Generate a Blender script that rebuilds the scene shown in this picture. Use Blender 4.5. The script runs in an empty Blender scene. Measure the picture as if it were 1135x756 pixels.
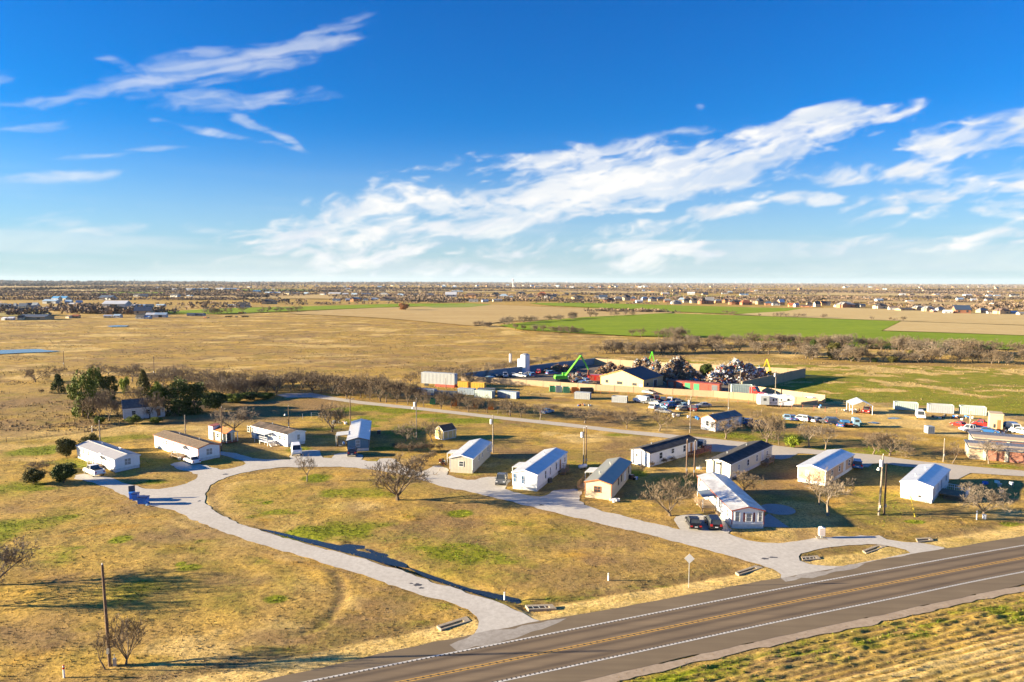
import bpy, bmesh, math, random
import numpy as np
from mathutils import Vector, Matrix, Euler
from mathutils.geometry import tessellate_polygon
random.seed(11); RNG = np.random.default_rng(11)
R = math.radians
scene = bpy.context.scene
COL = scene.collection

# ------------------------------------------------------------------ camera
CAM_H = 38.0
FPX, CX, CY = 757.0, 567.5, 378.0
HORIZON = 312.6
cam_data = bpy.data.cameras.new("camera")
cam = bpy.data.objects.new("camera", cam_data)
COL.objects.link(cam)
cam_data.sensor_width = 36.0
cam_data.lens = 36.0 * FPX / 1135.0
cam_data.clip_start = 0.5
cam_data.clip_end = 120000
pitch = math.atan((CY - HORIZON) / FPX)
cam.location = (0, 0, CAM_H)
ROT = Euler((R(90) - pitch, 0, 0)).to_matrix() @ Matrix.Rotation(R(0.18), 3, 'Z')
cam.rotation_euler = ROT.to_euler()
scene.camera = cam
RN = np.array(ROT)

def g(px, py, z=0.0):
    """the point of the ground seen at a place of the survey photograph"""
    d = ROT @ Vector(((px - CX) / FPX, -(py - CY) / FPX, -1.0))
    t = (z - CAM_H) / d.z
    return Vector((d.x * t, d.y * t, z))

def scale_at(p):
    v = ROT.transposed() @ (Vector(p) - cam.location)
    return FPX / -v.z

def to_px(p):
    v = ROT.transposed() @ (Vector(p) - cam.location)
    return (CX + FPX * v.x / -v.z, CY - FPX * v.y / -v.z)

def height_at(base_px, top_py):
    """height of an upright thing whose foot is at base_px and whose top is at row top_py"""
    p = g(*base_px)
    lo, hi = 0.0, 80.0
    for _ in range(40):
        m = (lo + hi) / 2
        if to_px((p.x, p.y, m))[1] > top_py: lo = m
        else: hi = m
    return lo

# ------------------------------------------------------------------ object helpers
def prop(o, label=None, cat=None, group=None, kind=None):
    if label: o["label"] = label
    if cat: o["category"] = cat
    if group: o["group"] = group
    if kind: o["kind"] = kind
    return o

def empty(name, loc, rz=0.0, label=None, cat=None, group=None):
    o = bpy.data.objects.new(name, None)
    o.location = loc; o.rotation_euler = (0, 0, rz); o.empty_display_size = 0.3
    COL.objects.link(o)
    return prop(o, label, cat, group)

class MB:
    """collects shapes and links them as one mesh object"""
    def __init__(s): s.v = []; s.f = []; s.m = []; s.mat = 0; s.M = None
    def _add(s, vs, fs, m=None):
        n = len(s.v)
        if s.M is not None: vs = [tuple(s.M @ Vector(v)) for v in vs]
        s.v.extend([tuple(v) for v in vs]); s.f.extend([tuple(n + i for i in f) for f in fs])
        s.m.extend([s.mat if m is None else m] * len(fs))
    def box(s, x0, x1, y0, y1, z0, z1, m=None):
        if x0 > x1: x0, x1 = x1, x0
        if y0 > y1: y0, y1 = y1, y0
        if z0 > z1: z0, z1 = z1, z0
        s._add([(x0,y0,z0),(x1,y0,z0),(x1,y1,z0),(x0,y1,z0),(x0,y0,z1),(x1,y0,z1),(x1,y1,z1),(x0,y1,z1)],
               [(0,3,2,1),(4,5,6,7),(0,1,5,4),(1,2,6,5),(2,3,7,6),(3,0,4,7)], m)
    def prism(s, pts, axis, a0, a1, m=None):
        """pts: 2D outline; extruded along axis"""
        n = len(pts)
        def P(p, a):
            return {'x': (a, p[0], p[1]), 'y': (p[0], a, p[1]), 'z': (p[0], p[1], a)}[axis]
        vs = [P(p, a0) for p in pts] + [P(p, a1) for p in pts]
        fs = [tuple(range(n))[::-1], tuple(range(n, 2 * n))] + [(i, (i + 1) % n, n + (i + 1) % n, n + i) for i in range(n)]
        s._add(vs, fs, m)
    def tube(s, p0, p1, r0, r1=None, n=6, m=None, cap=True):
        r1 = r0 if r1 is None else r1
        p0 = Vector(p0); p1 = Vector(p1); d = (p1 - p0)
        if d.length < 1e-6: return
        d.normalize()
        a = d.cross(Vector((0, 0, 1)))
        if a.length < 1e-3: a = d.cross(Vector((1, 0, 0)))
        a.normalize(); b = d.cross(a)
        vs = []
        for p, r in ((p0, r0), (p1, r1)):
            for i in range(n):
                t = 2 * math.pi * i / n
                vs.append(p + a * (r * math.cos(t)) + b * (r * math.sin(t)))
        fs = [(i, (i + 1) % n, n + (i + 1) % n, n + i) for i in range(n)]
        if cap: fs += [tuple(range(n))[::-1], tuple(range(n, 2 * n))]
        s._add(vs, fs, m)
    def poly(s, pts, m=None): s._add(pts, [tuple(range(len(pts)))], m)
    def slab(s, quad, t, m=None):
        """a plate: four corners pushed down by t"""
        q = [Vector(p) for p in quad]; n = (q[1] - q[0]).cross(q[2] - q[0]).normalized()
        if n.z < 0: n = -n
        s._add([*q, *[p - n * t for p in q]], [(0,1,2,3),(7,6,5,4),(0,4,5,1),(1,5,6,2),(2,6,7,3),(3,7,4,0)], m)
    def blob(s, c, r, m=None, jit=0.25, seed=0, sub=1):
        rnd = random.Random(seed)
        bm = bmesh.new(); bmesh.ops.create_icosphere(bm, subdivisions=sub, radius=1.0)
        vs = []
        for v in bm.verts:
            k = 1 + rnd.uniform(-jit, jit)
            vs.append((c[0] + v.co.x * r[0] * k, c[1] + v.co.y * r[1] * k, c[2] + v.co.z * r[2] * k))
        fs = [tuple(v.index for v in f.verts) for f in bm.faces]
        bm.free(); s._add(vs, fs, m)
    def build(s, name, mats, parent=None, label=None, cat=None, group=None, kind=None, smooth=False, fix=True, loc=None):
        me = bpy.data.meshes.new(name)
        me.from_pydata(s.v, [], s.f)
        if not isinstance(mats, (list, tuple)): mats = [mats]
        for m in mats: me.materials.append(m)
        if len(mats) > 1: me.polygons.foreach_set("material_index", s.m)
        if fix:
            bm = bmesh.new(); bm.from_mesh(me); bmesh.ops.recalc_face_normals(bm, faces=bm.faces); bm.to_mesh(me); bm.free()
        if smooth: me.polygons.foreach_set("use_smooth", [True] * len(me.polygons))
        me.update()
        return link_mesh(name, me, parent, label, cat, group, kind, loc)

def link_mesh(name, me, parent=None, label=None, cat=None, group=None, kind=None, loc=None):
    o = bpy.data.objects.new(name, me)
    COL.objects.link(o)
    if parent is not None: o.parent = parent
    if loc is not None: o.location = loc
    return prop(o, label, cat, group, kind)

def copy_tree(src, loc=None, rz=None, scale=None, label=None, group=None, parent=None):
    o = src.copy(); COL.objects.link(o)
    if parent is not None: o.parent = parent
    if loc is not None: o.location = loc
    if rz is not None: o.rotation_euler = (0, 0, rz)
    if scale is not None: o.scale = scale if hasattr(scale, '__len__') else (scale,) * 3
    if label: o["label"] = label
    if group: o["group"] = group
    for ch in list(src.children): copy_tree(ch, parent=o)
    return o

def np_mesh(name, V, F, mat, attrs=None, smooth=False):
    """V (n,3), F (m,k) arrays"""
    me = bpy.data.meshes.new(name)
    k = F.shape[1]
    me.vertices.add(len(V)); me.vertices.foreach_set("co", np.ascontiguousarray(V, dtype=np.float32).ravel())
    me.loops.add(F.size); me.loops.foreach_set("vertex_index", np.ascontiguousarray(F, dtype=np.int32).ravel())
    me.polygons.add(len(F)); me.polygons.foreach_set("loop_start", np.arange(0, F.size, k, dtype=np.int32))
    me.polygons.foreach_set("loop_total", np.full(len(F), k, dtype=np.int32))
    if smooth: me.polygons.foreach_set("use_smooth", np.ones(len(F), dtype=bool))
    for nm, arr in (attrs or {}).items():
        a = me.attributes.new(nm, 'FLOAT_COLOR', 'POINT')
        full = np.ones((len(V), 4), dtype=np.float32); full[:, :arr.shape[1]] = arr
        a.data.foreach_set("color", full.ravel())
    me.materials.append(mat)
    me.update(calc_edges=True); me.validate()
    return me

# ------------------------------------------------------------------ noise
_perm = np.random.default_rng(5).permutation(4096)
_val = np.random.default_rng(6).random(4096)
def vnoise(x, y, seed=0):
    xi = np.floor(x).astype(np.int64); yi = np.floor(y).astype(np.int64)
    fx = x - xi; fy = y - yi
    fx = fx * fx * (3 - 2 * fx); fy = fy * fy * (3 - 2 * fy)
    def h(a, b): return _val[_perm[(_perm[(a + seed * 131) & 4095] + b) & 4095]]
    return (h(xi, yi) * (1 - fx) + h(xi + 1, yi) * fx) * (1 - fy) + (h(xi, yi + 1) * (1 - fx) + h(xi + 1, yi + 1) * fx) * fy
def fbm(x, y, oct=4, seed=0):
    s = 0; a = 0.5; t = 0
    for i in range(oct):
        s = s + a * vnoise(x * 2 ** i, y * 2 ** i, seed + i); t += a; a *= 0.55
    return s / t

# ------------------------------------------------------------------ materials
def new_mat(name):
    m = bpy.data.materials.new(name); m.use_nodes = True
    nt = m.node_tree; b = nt.nodes["Principled BSDF"]
    return m, nt, b
def N(nt, t, **kw):
    n = nt.nodes.new(t)
    for k, v in kw.items():
        if k in n.inputs.keys() if isinstance(k, str) else False: n.inputs[k].default_value = v
        else: setattr(n, k, v)
    return n
def L(nt, a, b): nt.links.new(a, b)

MATS = {}
def plain(name, col, rough=0.7, metal=0.0, var=0.12, scale=1.5, bump=0.0, bscale=8.0, ribs=None, emit=None):
    """a surface with weathering; ribs=(axis, period, depth) adds siding or corrugation relief"""
    if name in MATS: return MATS[name]
    m, nt, b = new_mat(name)
    b.inputs["Roughness"].default_value = rough
    b.inputs["Metallic"].default_value = metal
    tc = N(nt, "ShaderNodeTexCoord")
    no = N(nt, "ShaderNodeTexNoise"); no.inputs["Scale"].default_value = scale; no.inputs["Detail"].default_value = 5; no.inputs["Roughness"].default_value = 0.65
    L(nt, tc.outputs["Object"], no.inputs["Vector"])
    rp = N(nt, "ShaderNodeMapRange"); rp.inputs["From Min"].default_value = 0.3; rp.inputs["From Max"].default_value = 0.7
    rp.inputs["To Min"].default_value = 1 - var * 1.4; rp.inputs["To Max"].default_value = 1 + var * 0.6
    L(nt, no.outputs["Fac"], rp.inputs["Value"])
    mx = N(nt, "ShaderNodeVectorMath", operation='SCALE'); mx.inputs[0].default_value = col
    L(nt, rp.outputs["Result"], mx.inputs["Scale"])
    L(nt, mx.outputs["Vector"], b.inputs["Base Color"])
    h = None
    if bump:
        nb = N(nt, "ShaderNodeTexNoise"); nb.inputs["Scale"].default_value = bscale; nb.inputs["Detail"].default_value = 3
        L(nt, tc.outputs["Object"], nb.inputs["Vector"]); h = nb.outputs["Fac"]
        bp = N(nt, "ShaderNodeBump"); bp.inputs["Strength"].default_value = bump; bp.inputs["Distance"].default_value = 0.1
        L(nt, h, bp.inputs["Height"]); L(nt, bp.outputs["Normal"], b.inputs["Normal"])
    if ribs:
        ax, per, dep = ribs
        w = N(nt, "ShaderNodeTexWave"); w.bands_direction = ax; w.inputs["Scale"].default_value = 0.314 / per; w.inputs["Distortion"].default_value = 0
        L(nt, tc.outputs["Object"], w.inputs["Vector"])
        bp = N(nt, "ShaderNodeBump"); bp.inputs["Strength"].default_value = 0.6; bp.inputs["Distance"].default_value = dep
        L(nt, w.outputs["Fac"], bp.inputs["Height"]); L(nt, bp.outputs["Normal"], b.inputs["Normal"])
    MATS[name] = m
    return m

def attr_mat(name, rough=0.8, sub=0.0, gain=1.0):
    m, nt, b = new_mat(name)
    a = N(nt, "ShaderNodeAttribute"); a.attribute_name = "tint"
    L(nt, a.outputs["Color"], b.inputs["Base Color"]); b.inputs["Roughness"].default_value = rough
    b.inputs["Specular IOR Level"].default_value = 0.2
    return m

M_white = plain("white_siding", (0.78, 0.79, 0.80), 0.6, var=0.07, ribs=('Z', 0.2, 0.02))
M_cream = plain("cream_siding", (0.60, 0.49, 0.33), 0.6, var=0.07, ribs=('Z', 0.2, 0.02))
M_peach = plain("peach_siding", (0.50, 0.33, 0.22), 0.65, var=0.12, ribs=('Z', 0.2, 0.02))
M_beige = plain("beige_siding", (0.46, 0.42, 0.34), 0.6, var=0.08, ribs=('X', 0.3, 0.02))
M_grayblue = plain("grey_blue_siding", (0.10, 0.21, 0.30), 0.6, var=0.08, ribs=('Z', 0.2, 0.02))
M_yshed = plain("yellow_plank", (0.62, 0.47, 0.20), 0.7, var=0.1, ribs=('X', 0.3, 0.02))
M_trimwhite = plain("white_trim", (0.80, 0.80, 0.80), 0.55, var=0.05)
M_trimred = plain("red_trim", (0.40, 0.09, 0.05), 0.6, var=0.1)
M_trimorange = plain("rust_trim", (0.46, 0.16, 0.05), 0.6, var=0.1)
M_trimdark = plain("dark_trim", (0.10, 0.08, 0.07), 0.6)
M_skirt = plain("skirting_panel", (0.62, 0.62, 0.62), 0.6, var=0.15, ribs=('X', 0.25, 0.02))
M_metalroof = plain("white_metal_roof", (0.74, 0.73, 0.72), 0.30, 0.5, var=0.10, scale=0.7, ribs=('Y', 0.6, 0.03))
M_metalroof2 = plain("galvanised_roof", (0.60, 0.60, 0.58), 0.35, 0.1, var=0.10, ribs=('Y', 0.4, 0.03))
M_greyroof = plain("grey_metal_roof", (0.33, 0.32, 0.33), 0.5, var=0.10, ribs=('Y', 0.6, 0.03))
M_oliveroof = plain("olive_grey_roof", (0.34, 0.33, 0.26), 0.35, 0.4, var=0.10, scale=1.0)
M_shbrown = plain("brown_shingle", (0.16, 0.11, 0.07), 0.9, var=0.35, scale=2.5, bump=0.5, bscale=5)
M_shdark = plain("charcoal_shingle", (0.055, 0.05, 0.05), 0.9, var=0.5, scale=0.9, bump=0.5, bscale=5)
M_shpatch = plain("patchy_shingle", (0.11, 0.075, 0.055), 0.9, var=0.75, scale=0.45, bump=0.5, bscale=5)
M_orangeroof = plain("orange_metal_roof", (0.55, 0.17, 0.05), 0.6, var=0.12)
M_redroof = plain("dark_red_roof", (0.25, 0.07, 0.05), 0.6, var=0.12)
M_glass = plain("window_glass", (0.05, 0.06, 0.07), 0.12, var=0.2)
M_blind = plain("window_with_blind", (0.34, 0.35, 0.34), 0.25, var=0.3)
M_door = plain("door_paint", (0.66, 0.66, 0.66), 0.5)
M_doorbrown = plain("brown_door_paint", (0.33, 0.15, 0.06), 0.5)
M_wood = plain("weathered_wood", (0.28, 0.19, 0.11), 0.85, var=0.3)
M_redwood = plain("red_stained_wood", (0.30, 0.10, 0.045), 0.8, var=0.3)
M_pole = plain("pole_wood", (0.16, 0.10, 0.065), 0.9, var=0.4, scale=3)
M_polegrey = plain("grey_pole_wood", (0.26, 0.215, 0.165), 0.9, var=0.35, scale=3)
M_metal = plain("galvanised_metal", (0.45, 0.46, 0.47), 0.4, 0.4)
M_darkmetal = plain("dark_metal", (0.05, 0.05, 0.055), 0.5)
M_conc = plain("concrete", (0.34, 0.28, 0.20), 0.9, var=0.2, bump=0.2)
M_tanwall = plain("tan_precast_wall", (0.40, 0.29, 0.18), 0.85, var=0.1)
M_bluebin = plain("blue_plastic", (0.015, 0.17, 0.60), 0.5)
M_darkblue = plain("dark_blue_plastic", (0.012, 0.03, 0.13), 0.5)
M_rubber = plain("tyre_rubber", (0.02, 0.02, 0.02), 0.8)
M_black = plain("black_paint", (0.012, 0.012, 0.014), 0.25)
M_redlamp = plain("red_lens", (0.5, 0.01, 0.01), 0.25)
M_clear = plain("clear_lens", (0.7, 0.7, 0.7), 0.15)
M_rim = plain("wheel_rim_metal", (0.35, 0.35, 0.36), 0.3, 0.5)

# ------------------------------------------------------------------ world
SUN_EL, SUN_AZ = 11.5, None
sun_dir = Vector((-math.cos(R(3.2)), -math.sin(R(3.2)), 0)) * math.cos(R(SUN_EL)) + Vector((0, 0, math.sin(R(SUN_EL))))
world = bpy.data.worlds.new("World"); scene.world = world; world.use_nodes = True
nt = world.node_tree
for n in list(nt.nodes): nt.nodes.remove(n)
out = N(nt, "ShaderNodeOutputWorld"); bg = N(nt, "ShaderNodeBackground")
L(nt, bg.outputs[0], out.inputs[0])
sky = N(nt, "ShaderNodeTexSky"); sky.sky_type = 'NISHITA'; sky.sun_disc = False
sky.sun_elevation = R(SUN_EL)
sky.sun_rotation = math.atan2(sun_dir.x, sun_dir.y)   # nishita: rotation 0 puts the sun at +Y, turning clockwise
sky.altitude = 200; sky.air_density = 1.0; sky.dust_density = 0.6; sky.ozone_density = 3.0
SKY_STRENGTH = 0.05
bg.inputs["Strength"].default_value = SKY_STRENGTH
hsv = N(nt, "ShaderNodeHueSaturation"); hsv.inputs["Saturation"].default_value = 1.28; hsv.inputs["Value"].default_value = 1.0
L(nt, sky.outputs[0], hsv.inputs["Color"])
tint = N(nt, "ShaderNodeMix", data_type='RGBA', blend_type='MULTIPLY'); tint.inputs["Factor"].default_value = 1.0
tint.inputs[7].default_value = (0.03, 0.50, 0.86, 1)
L(nt, hsv.outputs[0], tint.inputs[6])
tc = N(nt, "ShaderNodeTexCoord")
sep = N(nt, "ShaderNodeSeparateXYZ"); L(nt, tc.outputs["Generated"], sep.inputs[0])
az = N(nt, "ShaderNodeMath", operation='ARCTAN2'); L(nt, sep.outputs[0], az.inputs[0]); L(nt, sep.outputs[1], az.inputs[1])
el = N(nt, "ShaderNodeMath", operation='ARCSINE'); L(nt, sep.outputs[2], el.inputs[0])
def azel(px, py):
    d = (ROT @ Vector(((px - CX) / FPX, -(py - CY) / FPX, -1.0))).normalized()
    return math.atan2(d.x, d.y), math.asin(d.z)
BAND = [(330,248,55,15,6,.9),(430,245,125,26,8,1),(470,225,60,24,8,.85),(570,228,150,27,9,1),(640,215,120,27,10,1),(740,190,130,26,13,1),(850,160,100,20,15,1),(930,138,66,13,13,.95),
        (600,180,60,12,4,.8),(560,190,45,9,0,.7),(650,162,26,6,-12,.6),(700,172,110,13,6,.75),
        (330,270,60,11,2,.75),(440,285,140,13,2,.75),(560,278,130,13,5,.75),(660,262,70,16,14,.75),(700,275,60,10,-6,.7),(560,297,220,9,1,.62),(790,278,75,7,2,.68),
        (785,233,44,7,2,.9),(1080,158,85,17,13,1),(1130,145,60,16,12,.95),(970,190,100,12,4,.9),(900,218,60,10,-2,.88),(1010,196,60,8,0,.8),(1040,215,85,13,8,.9),(1035,236,85,10,2,.85),(1130,240,55,9,0,.75),
        (960,270,75,8,2,.62),(1080,262,130,7,2,.55),(1060,273,110,6,2,.62),(1250,170,90,30,8,.9),(1400,230,160,40,5,.9),(-300,230,160,24,4,.7)]
CIRR = [(60,112,75,6,4,.8),(150,95,60,12,8,.95),(230,76,90,14,13,1),(300,60,75,14,15,1),(355,35,36,9,25,.9),(135,75,30,6,-30,.7),(235,115,45,9,0,.8),(300,112,50,7,6,.8),(340,102,22,4,14,.6),
        (285,140,38,4.5,-26,.85),(250,150,60,3,-12,.6),(300,160,30,2.5,-12,.5),(35,139,38,4,3,.7),(185,165,35,3,0,.45),(60,195,55,6,2,.8),(100,173,40,2.5,2,.4),(105,254,55,8,-3,.95),(35,240,45,4,4,.7),(240,258,30,5,-12,.5),(390,125,20,2,5,.4),(780,111,6,5,40,.45),(-200,120,160,20,6,.8)]

# the cloud cover is computed here from noise, over azimuth and elevation, right round the horizon
CW, CHH, EL_MAX = 4600, 600, R(42)
def clouds():
    A, E = np.meshgrid((np.arange(CW) + 0.5) / CW * 2 * np.pi - np.pi, (np.arange(CHH) + 0.5) / CHH * EL_MAX)
    A = A.ravel(); E = E.ravel()
    wx = (fbm(A * 9, E * 22, 4, 50) - 0.5) * 0.085; wy = (fbm(A * 9 + 40, E * 22, 4, 60) - 0.5) * 0.030
    def mask(ells, warp):
        M = np.zeros_like(A)
        for (px, py, hl, ht, deg, w) in ells:
            a0, e0 = azel(px, py)
            a1, e1 = azel(px + hl * math.cos(R(deg)), py - hl * math.sin(R(deg)))
            a2, e2 = azel(px - ht * math.sin(R(deg)), py - ht * math.cos(R(deg)))
            la = math.hypot(a1 - a0, e1 - e0); lb = math.hypot(a2 - a0, e2 - e0); t = math.atan2(e1 - e0, a1 - a0)
            sel = np.abs(A - a0) < la * 2.2 + 0.1
            x = A[sel] + wx[sel] * warp - a0; y = E[sel] + wy[sel] * warp - e0
            r = np.hypot((x * math.cos(t) + y * math.sin(t)) / la, (-x * math.sin(t) + y * math.cos(t)) / lb)
            M[sel] = np.maximum(M[sel], w * np.clip((1.9 - r) / 1.35, 0, 1))
        return M
    c, s_ = math.cos(R(11)), math.sin(R(11))
    U = A * c + E * s_; V = -A * s_ + E * c
    U2 = U + wx * 0.9; V2 = V + wy * 1.1
    n1 = fbm(U2 * 9, V2 * 36, 7, 70); n2 = fbm(U2 * 42, V2 * 110, 4, 80)
    m = mask(BAND, 1.0)
    d = m + (n1 - 0.5) * 2.1 + (n2 - 0.5) * 1.15
    cum = sstep_(0.34, 1.12, d) * sstep_(0.0, 0.25, m); cum = cum * (0.72 + 0.28 * sstep_(.35, .62, fbm(U2 * 26, V2 * 95 + 9, 5, 37)))
    c2, s2 = math.cos(R(13)), math.sin(R(13))
    U3 = A * c2 + E * s2 + wx; V3 = -A * s2 + E * c2 + wy
    n3 = fbm(U3 * 12, V3 * 85, 7, 90); n4 = fbm(U3 * 30, V3 * 40, 4, 95)
    mc = mask(CIRR, 0.45)
    dc = mc + (n3 - 0.5) * 2.2 + (n4 - 0.5) * 0.7
    cir = sstep_(0.25, 1.35, dc) * sstep_(0.0, 0.3, mc) * 0.52
    veil = sstep_(0.42, 0.75, fbm(A * 3.0 + wx * 3, E * 40, 5, 99)) * (1 - sstep_(0.0, 0.17, E)) * 0.40
    cov = 1 - (1 - cum) * (1 - cir) * (1 - veil)
    # thin undersides let the far blue through: a soft shade inside the thick band
    shade = np.clip(0.5 + (fbm(U2 * 14, V2 * 46 + 3, 5, 33) - 0.5) * 2.4 + (n2 - 0.5) * 0.6, 0, 1)
    px = np.ones((CHH * CW, 4), np.float32); px[:, 0] = cov * 0.97; px[:, 1] = shade
    im = bpy.data.images.new("cloud_cover", CW, CHH, float_buffer=True, is_data=True)
    im.pixels.foreach_set(px.ravel()); im.update(); im.pack()
    return im
def sstep_(a, b, v):
    t = np.clip((v - a) / (b - a), 0, 1); return t * t * (3 - 2 * t)
def mth(op, a, b=None):
    n = N(nt, "ShaderNodeMath", operation=op)
    for i, v in enumerate((a, b)):
        if v is None: continue
        if hasattr(v, 'node'): L(nt, v, n.inputs[i])
        else: n.inputs[i].default_value = v
    return n.outputs[0]
co = N(nt, "ShaderNodeCombineXYZ")
L(nt, mth('ADD', mth('DIVIDE', az.outputs[0], 2 * math.pi), 0.5), co.inputs[0]); L(nt, mth('DIVIDE', el.outputs[0], EL_MAX), co.inputs[1])
ti = N(nt, "ShaderNodeTexImage"); ti.image = clouds(); ti.extension = 'CLIP'; ti.interpolation = 'Cubic'
L(nt, co.outputs[0], ti.inputs[0])
csp = N(nt, "ShaderNodeSeparateColor"); L(nt, ti.outputs[0], csp.inputs[0])
CLOUD = 4.0
ccol = N(nt, "ShaderNodeMix", data_type='RGBA'); L(nt, csp.outputs[1], ccol.inputs["Factor"])
ccol.inputs[6].default_value = (CLOUD * 0.74, CLOUD * 0.80, CLOUD * 0.88, 1); ccol.inputs[7].default_value = (CLOUD * 1.0, CLOUD * 0.985, CLOUD * 0.95, 1)
fin = N(nt, "ShaderNodeMix", data_type='RGBA'); L(nt, csp.outputs[0], fin.inputs["Factor"])
hz = N(nt, "ShaderNodeMapRange", interpolation_type='SMOOTHERSTEP'); L(nt, el.outputs[0], hz.inputs[0])
hz.inputs[1].default_value = 0.25; hz.inputs[2].default_value = -0.05; hz.inputs[4].default_value = 0.70
hmix = N(nt, "ShaderNodeMix", data_type='RGBA'); L(nt, hz.outputs[0], hmix.inputs["Factor"]); hmix.inputs[7].default_value = (2.75, 3.05, 3.35, 1)
L(nt, tint.outputs[2], hmix.inputs[6])
L(nt, hmix.outputs[2], fin.inputs[6]); L(nt, ccol.outputs[2], fin.inputs[7])
L(nt, fin.outputs[2], bg.inputs["Color"])

sl = bpy.data.lights.new("sun", 'SUN'); sl.energy = 4.6; sl.angle = R(0.53); sl.color = (1.0, 0.83, 0.55)
so = bpy.data.objects.new("sun", sl); COL.objects.link(so)
so.rotation_euler = sun_dir.to_track_quat('Z', 'Y').to_euler()
scene.view_settings.view_transform = 'Standard'; scene.view_settings.look = 'None'
scene.view_settings.exposure = 2.4; scene.view_settings.gamma = 1
scene.cycles.max_bounces = 4; scene.cycles.diffuse_bounces = 2; scene.cycles.transparent_max_bounces = 4
scene.cycles.use_adaptive_sampling = True
# ------------------------------------------------------------------ roads, as outlines on the ground
def G(pts): return [g(*p) for p in pts]
def smooth_line(pts, n=4):
    """Catmull-Rom through world points"""
    P = [Vector(p) for p in pts]; P = [P[0] * 2 - P[1]] + P + [P[-1] * 2 - P[-2]]; o = []
    for i in range(1, len(P) - 2):
        for k in range(n):
            t = k / n
            o.append(0.5 * ((2 * P[i]) + (P[i+1] - P[i-1]) * t + (2*P[i-1] - 5*P[i] + 4*P[i+1] - P[i+2]) * t*t + (3*P[i] - P[i-1] - 3*P[i+1] + P[i+2]) * t**3))
    o.append(P[-2]); return o

loop_outer = [(507,716),(519,709),(526,703),(531,697),(531,689.5),(518,676),(490,666),(465,659),(420,643),(372.5,628.7),(325,614),(280,601),(250,590),(224,581),(205,572.5),(185,563.5),(165,560),
  (152,556.5),(138,549),(126,543.5),(115,539),(98,534),(81.5,530.7),(84,527),(92,525.5),(106,526.5),(120,529),(134,533.5),(148,538),(162,541.5),(176,542.4),(192,540),(207,536),(218,531),(220,528.5),(219,526),(212,523.5),(199,521),
  (189,515),(193,513),(202,511.5),(213,512.5),(222,514),(234,517.5),(245.4,521),(254,519.8),(264,517.6),(270,516),(272,514),(268,511),(256,507),(243,504),(240,502),(245,500.7),(252,501.3),(262,502.5),(270,505),(279.6,508),(295,509.4),(322,509.4),
  (323,501),(334,499.4),(345,499),(354,499.6),(355,503),(358,507.3),(366,508),(371,504),(377,502.3),(386,501.6),(396,502.5),(403,504),(400,509.5),(407,511),(417,511.5),(421,508.5),(432,508),(438,509),(443.7,514),(454,519.5),(466,523),(473,520.5),(480,516.5),(488,516),
  (496,519),(497.4,521.5),(495.6,526),(506,530),(517.8,532.4),(527,532),(533,529.8),(541,528.5),(550,529),(560,530.5),(566,533),(561,538),(559.6,541.9),(569,545.8),(584,549),(598.5,550.5),(608,548.5),(613,543.7),(622,542.5),(636,542),(645,543.5),(644,550),(642,555),(648,559.5),(668,566.5),(692,572.5),(720,579.5),(753,587),
  (750,581),(746,576),(748,572.5),(757,570.7),(775,570.5),(800,573),(806,580),(811,587.5),(808,591),(815,594.5),(828.5,599),(848,602),(869,602),(890,599),(909,596.5),(940,594.5),(975,593.5),(983,598.3),(1000,600.3),(1017,602),(1046.5,607)]
loop_end = [(1046.5,610),(1011,616.5),(935.5,630),(867,642.5)]
loop_inner = [(866,637),(862,634),(856,631),(848,628.7),(835,623.4),(800,614),(760,603.5),(718.6,592),(694,587.5),(656,578),(620,569.5),(591,562),(562,555.5),(535.6,549),(510,543),(488,538.7),(472,534),(460,530.7),(445,527),(430,523.7),(414,521),(395,518.7),(377,517.7),(360,517.4),(335,517.5),(307,518.5),(288,520.8),(268.5,524),(254,528),(242.6,532.6),(234,537.5),(229.6,542.8),(227,548),(227,553),(231,560.5),(239,567.8),(250,574),(264,580),(280,586),(310,594.5),(346,604.5),(380,613.5),(412,622),(450,635),(491.5,648.6),(530,661),(560,671),(578,680),(590,686),(608,690)]
inner_end = [(608,694),(507,722)]
loop_px = loop_outer + loop_end + loop_inner + inner_end
island_px = [(885,617),(888,614),(896,611.5),(915,607),(940,604.5),(962,603.4),(975,603.6),(990,606.5),(1003,609.5),(1008,612.5),(985,617.5),(960,622.5),(935.5,627.2),(915,627.5),(897,625.5),(886,621.5)]
park_px = [(306,437.8),(318,436),(345,435.5),(372,440.5),(399,444.5),(470,452),(554,461.5),(600,466),(646.7,471.3),(690,476.5),(746,481.7),(786,486),(834,491),(871,495.3),(920,499.8),(970,504.2),(1017,511),(1070,516.5),(1135,522),(1300,536),(1500,553),
  (1500,560),(1300,543),(1135,528),(1100,526),(1076,524.5),(1068,528),(1062,531.5),(1050,531),(1040,528),(1050,521),(1020,518.5),(1000,517),(975,513.5),(968,514),(962,518),(950,517),(949,510),(925,506),(900,503.3),(884,502.5),(876,507.5),(866,509.5),(853,508),(851,500.5),(834,498),(823,496.6),(815,499),(800,500.8),(780,500.3),(771,499),(768,493),(762,489),(746,486),(690,480.3),(646.7,475),(600,469.8),(554,464.8),(470,455.2),(399,447.8),(372,444),(345,440.5),(318,441)]
def line_px(rows, ext=True): return rows
hw_top = [(-400,905),(-100,838),(100,795),(283,757),(372.5,737),(438.6,721),(520,704.5),(605,687.5),(708,669.5),(800,652.5),(860,642),(935.5,628.3),(1046.5,608.3),(1135,594.5),(1400,553)]
hw_bot = [(-100,935),(300,846),(500,793),(642,756),(750,731),(860,706.3),(960,685),(1050,665.5),(1135,648.3),(1450,590)]
HT = G(hw_top); HB = G(hw_bot)
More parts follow.
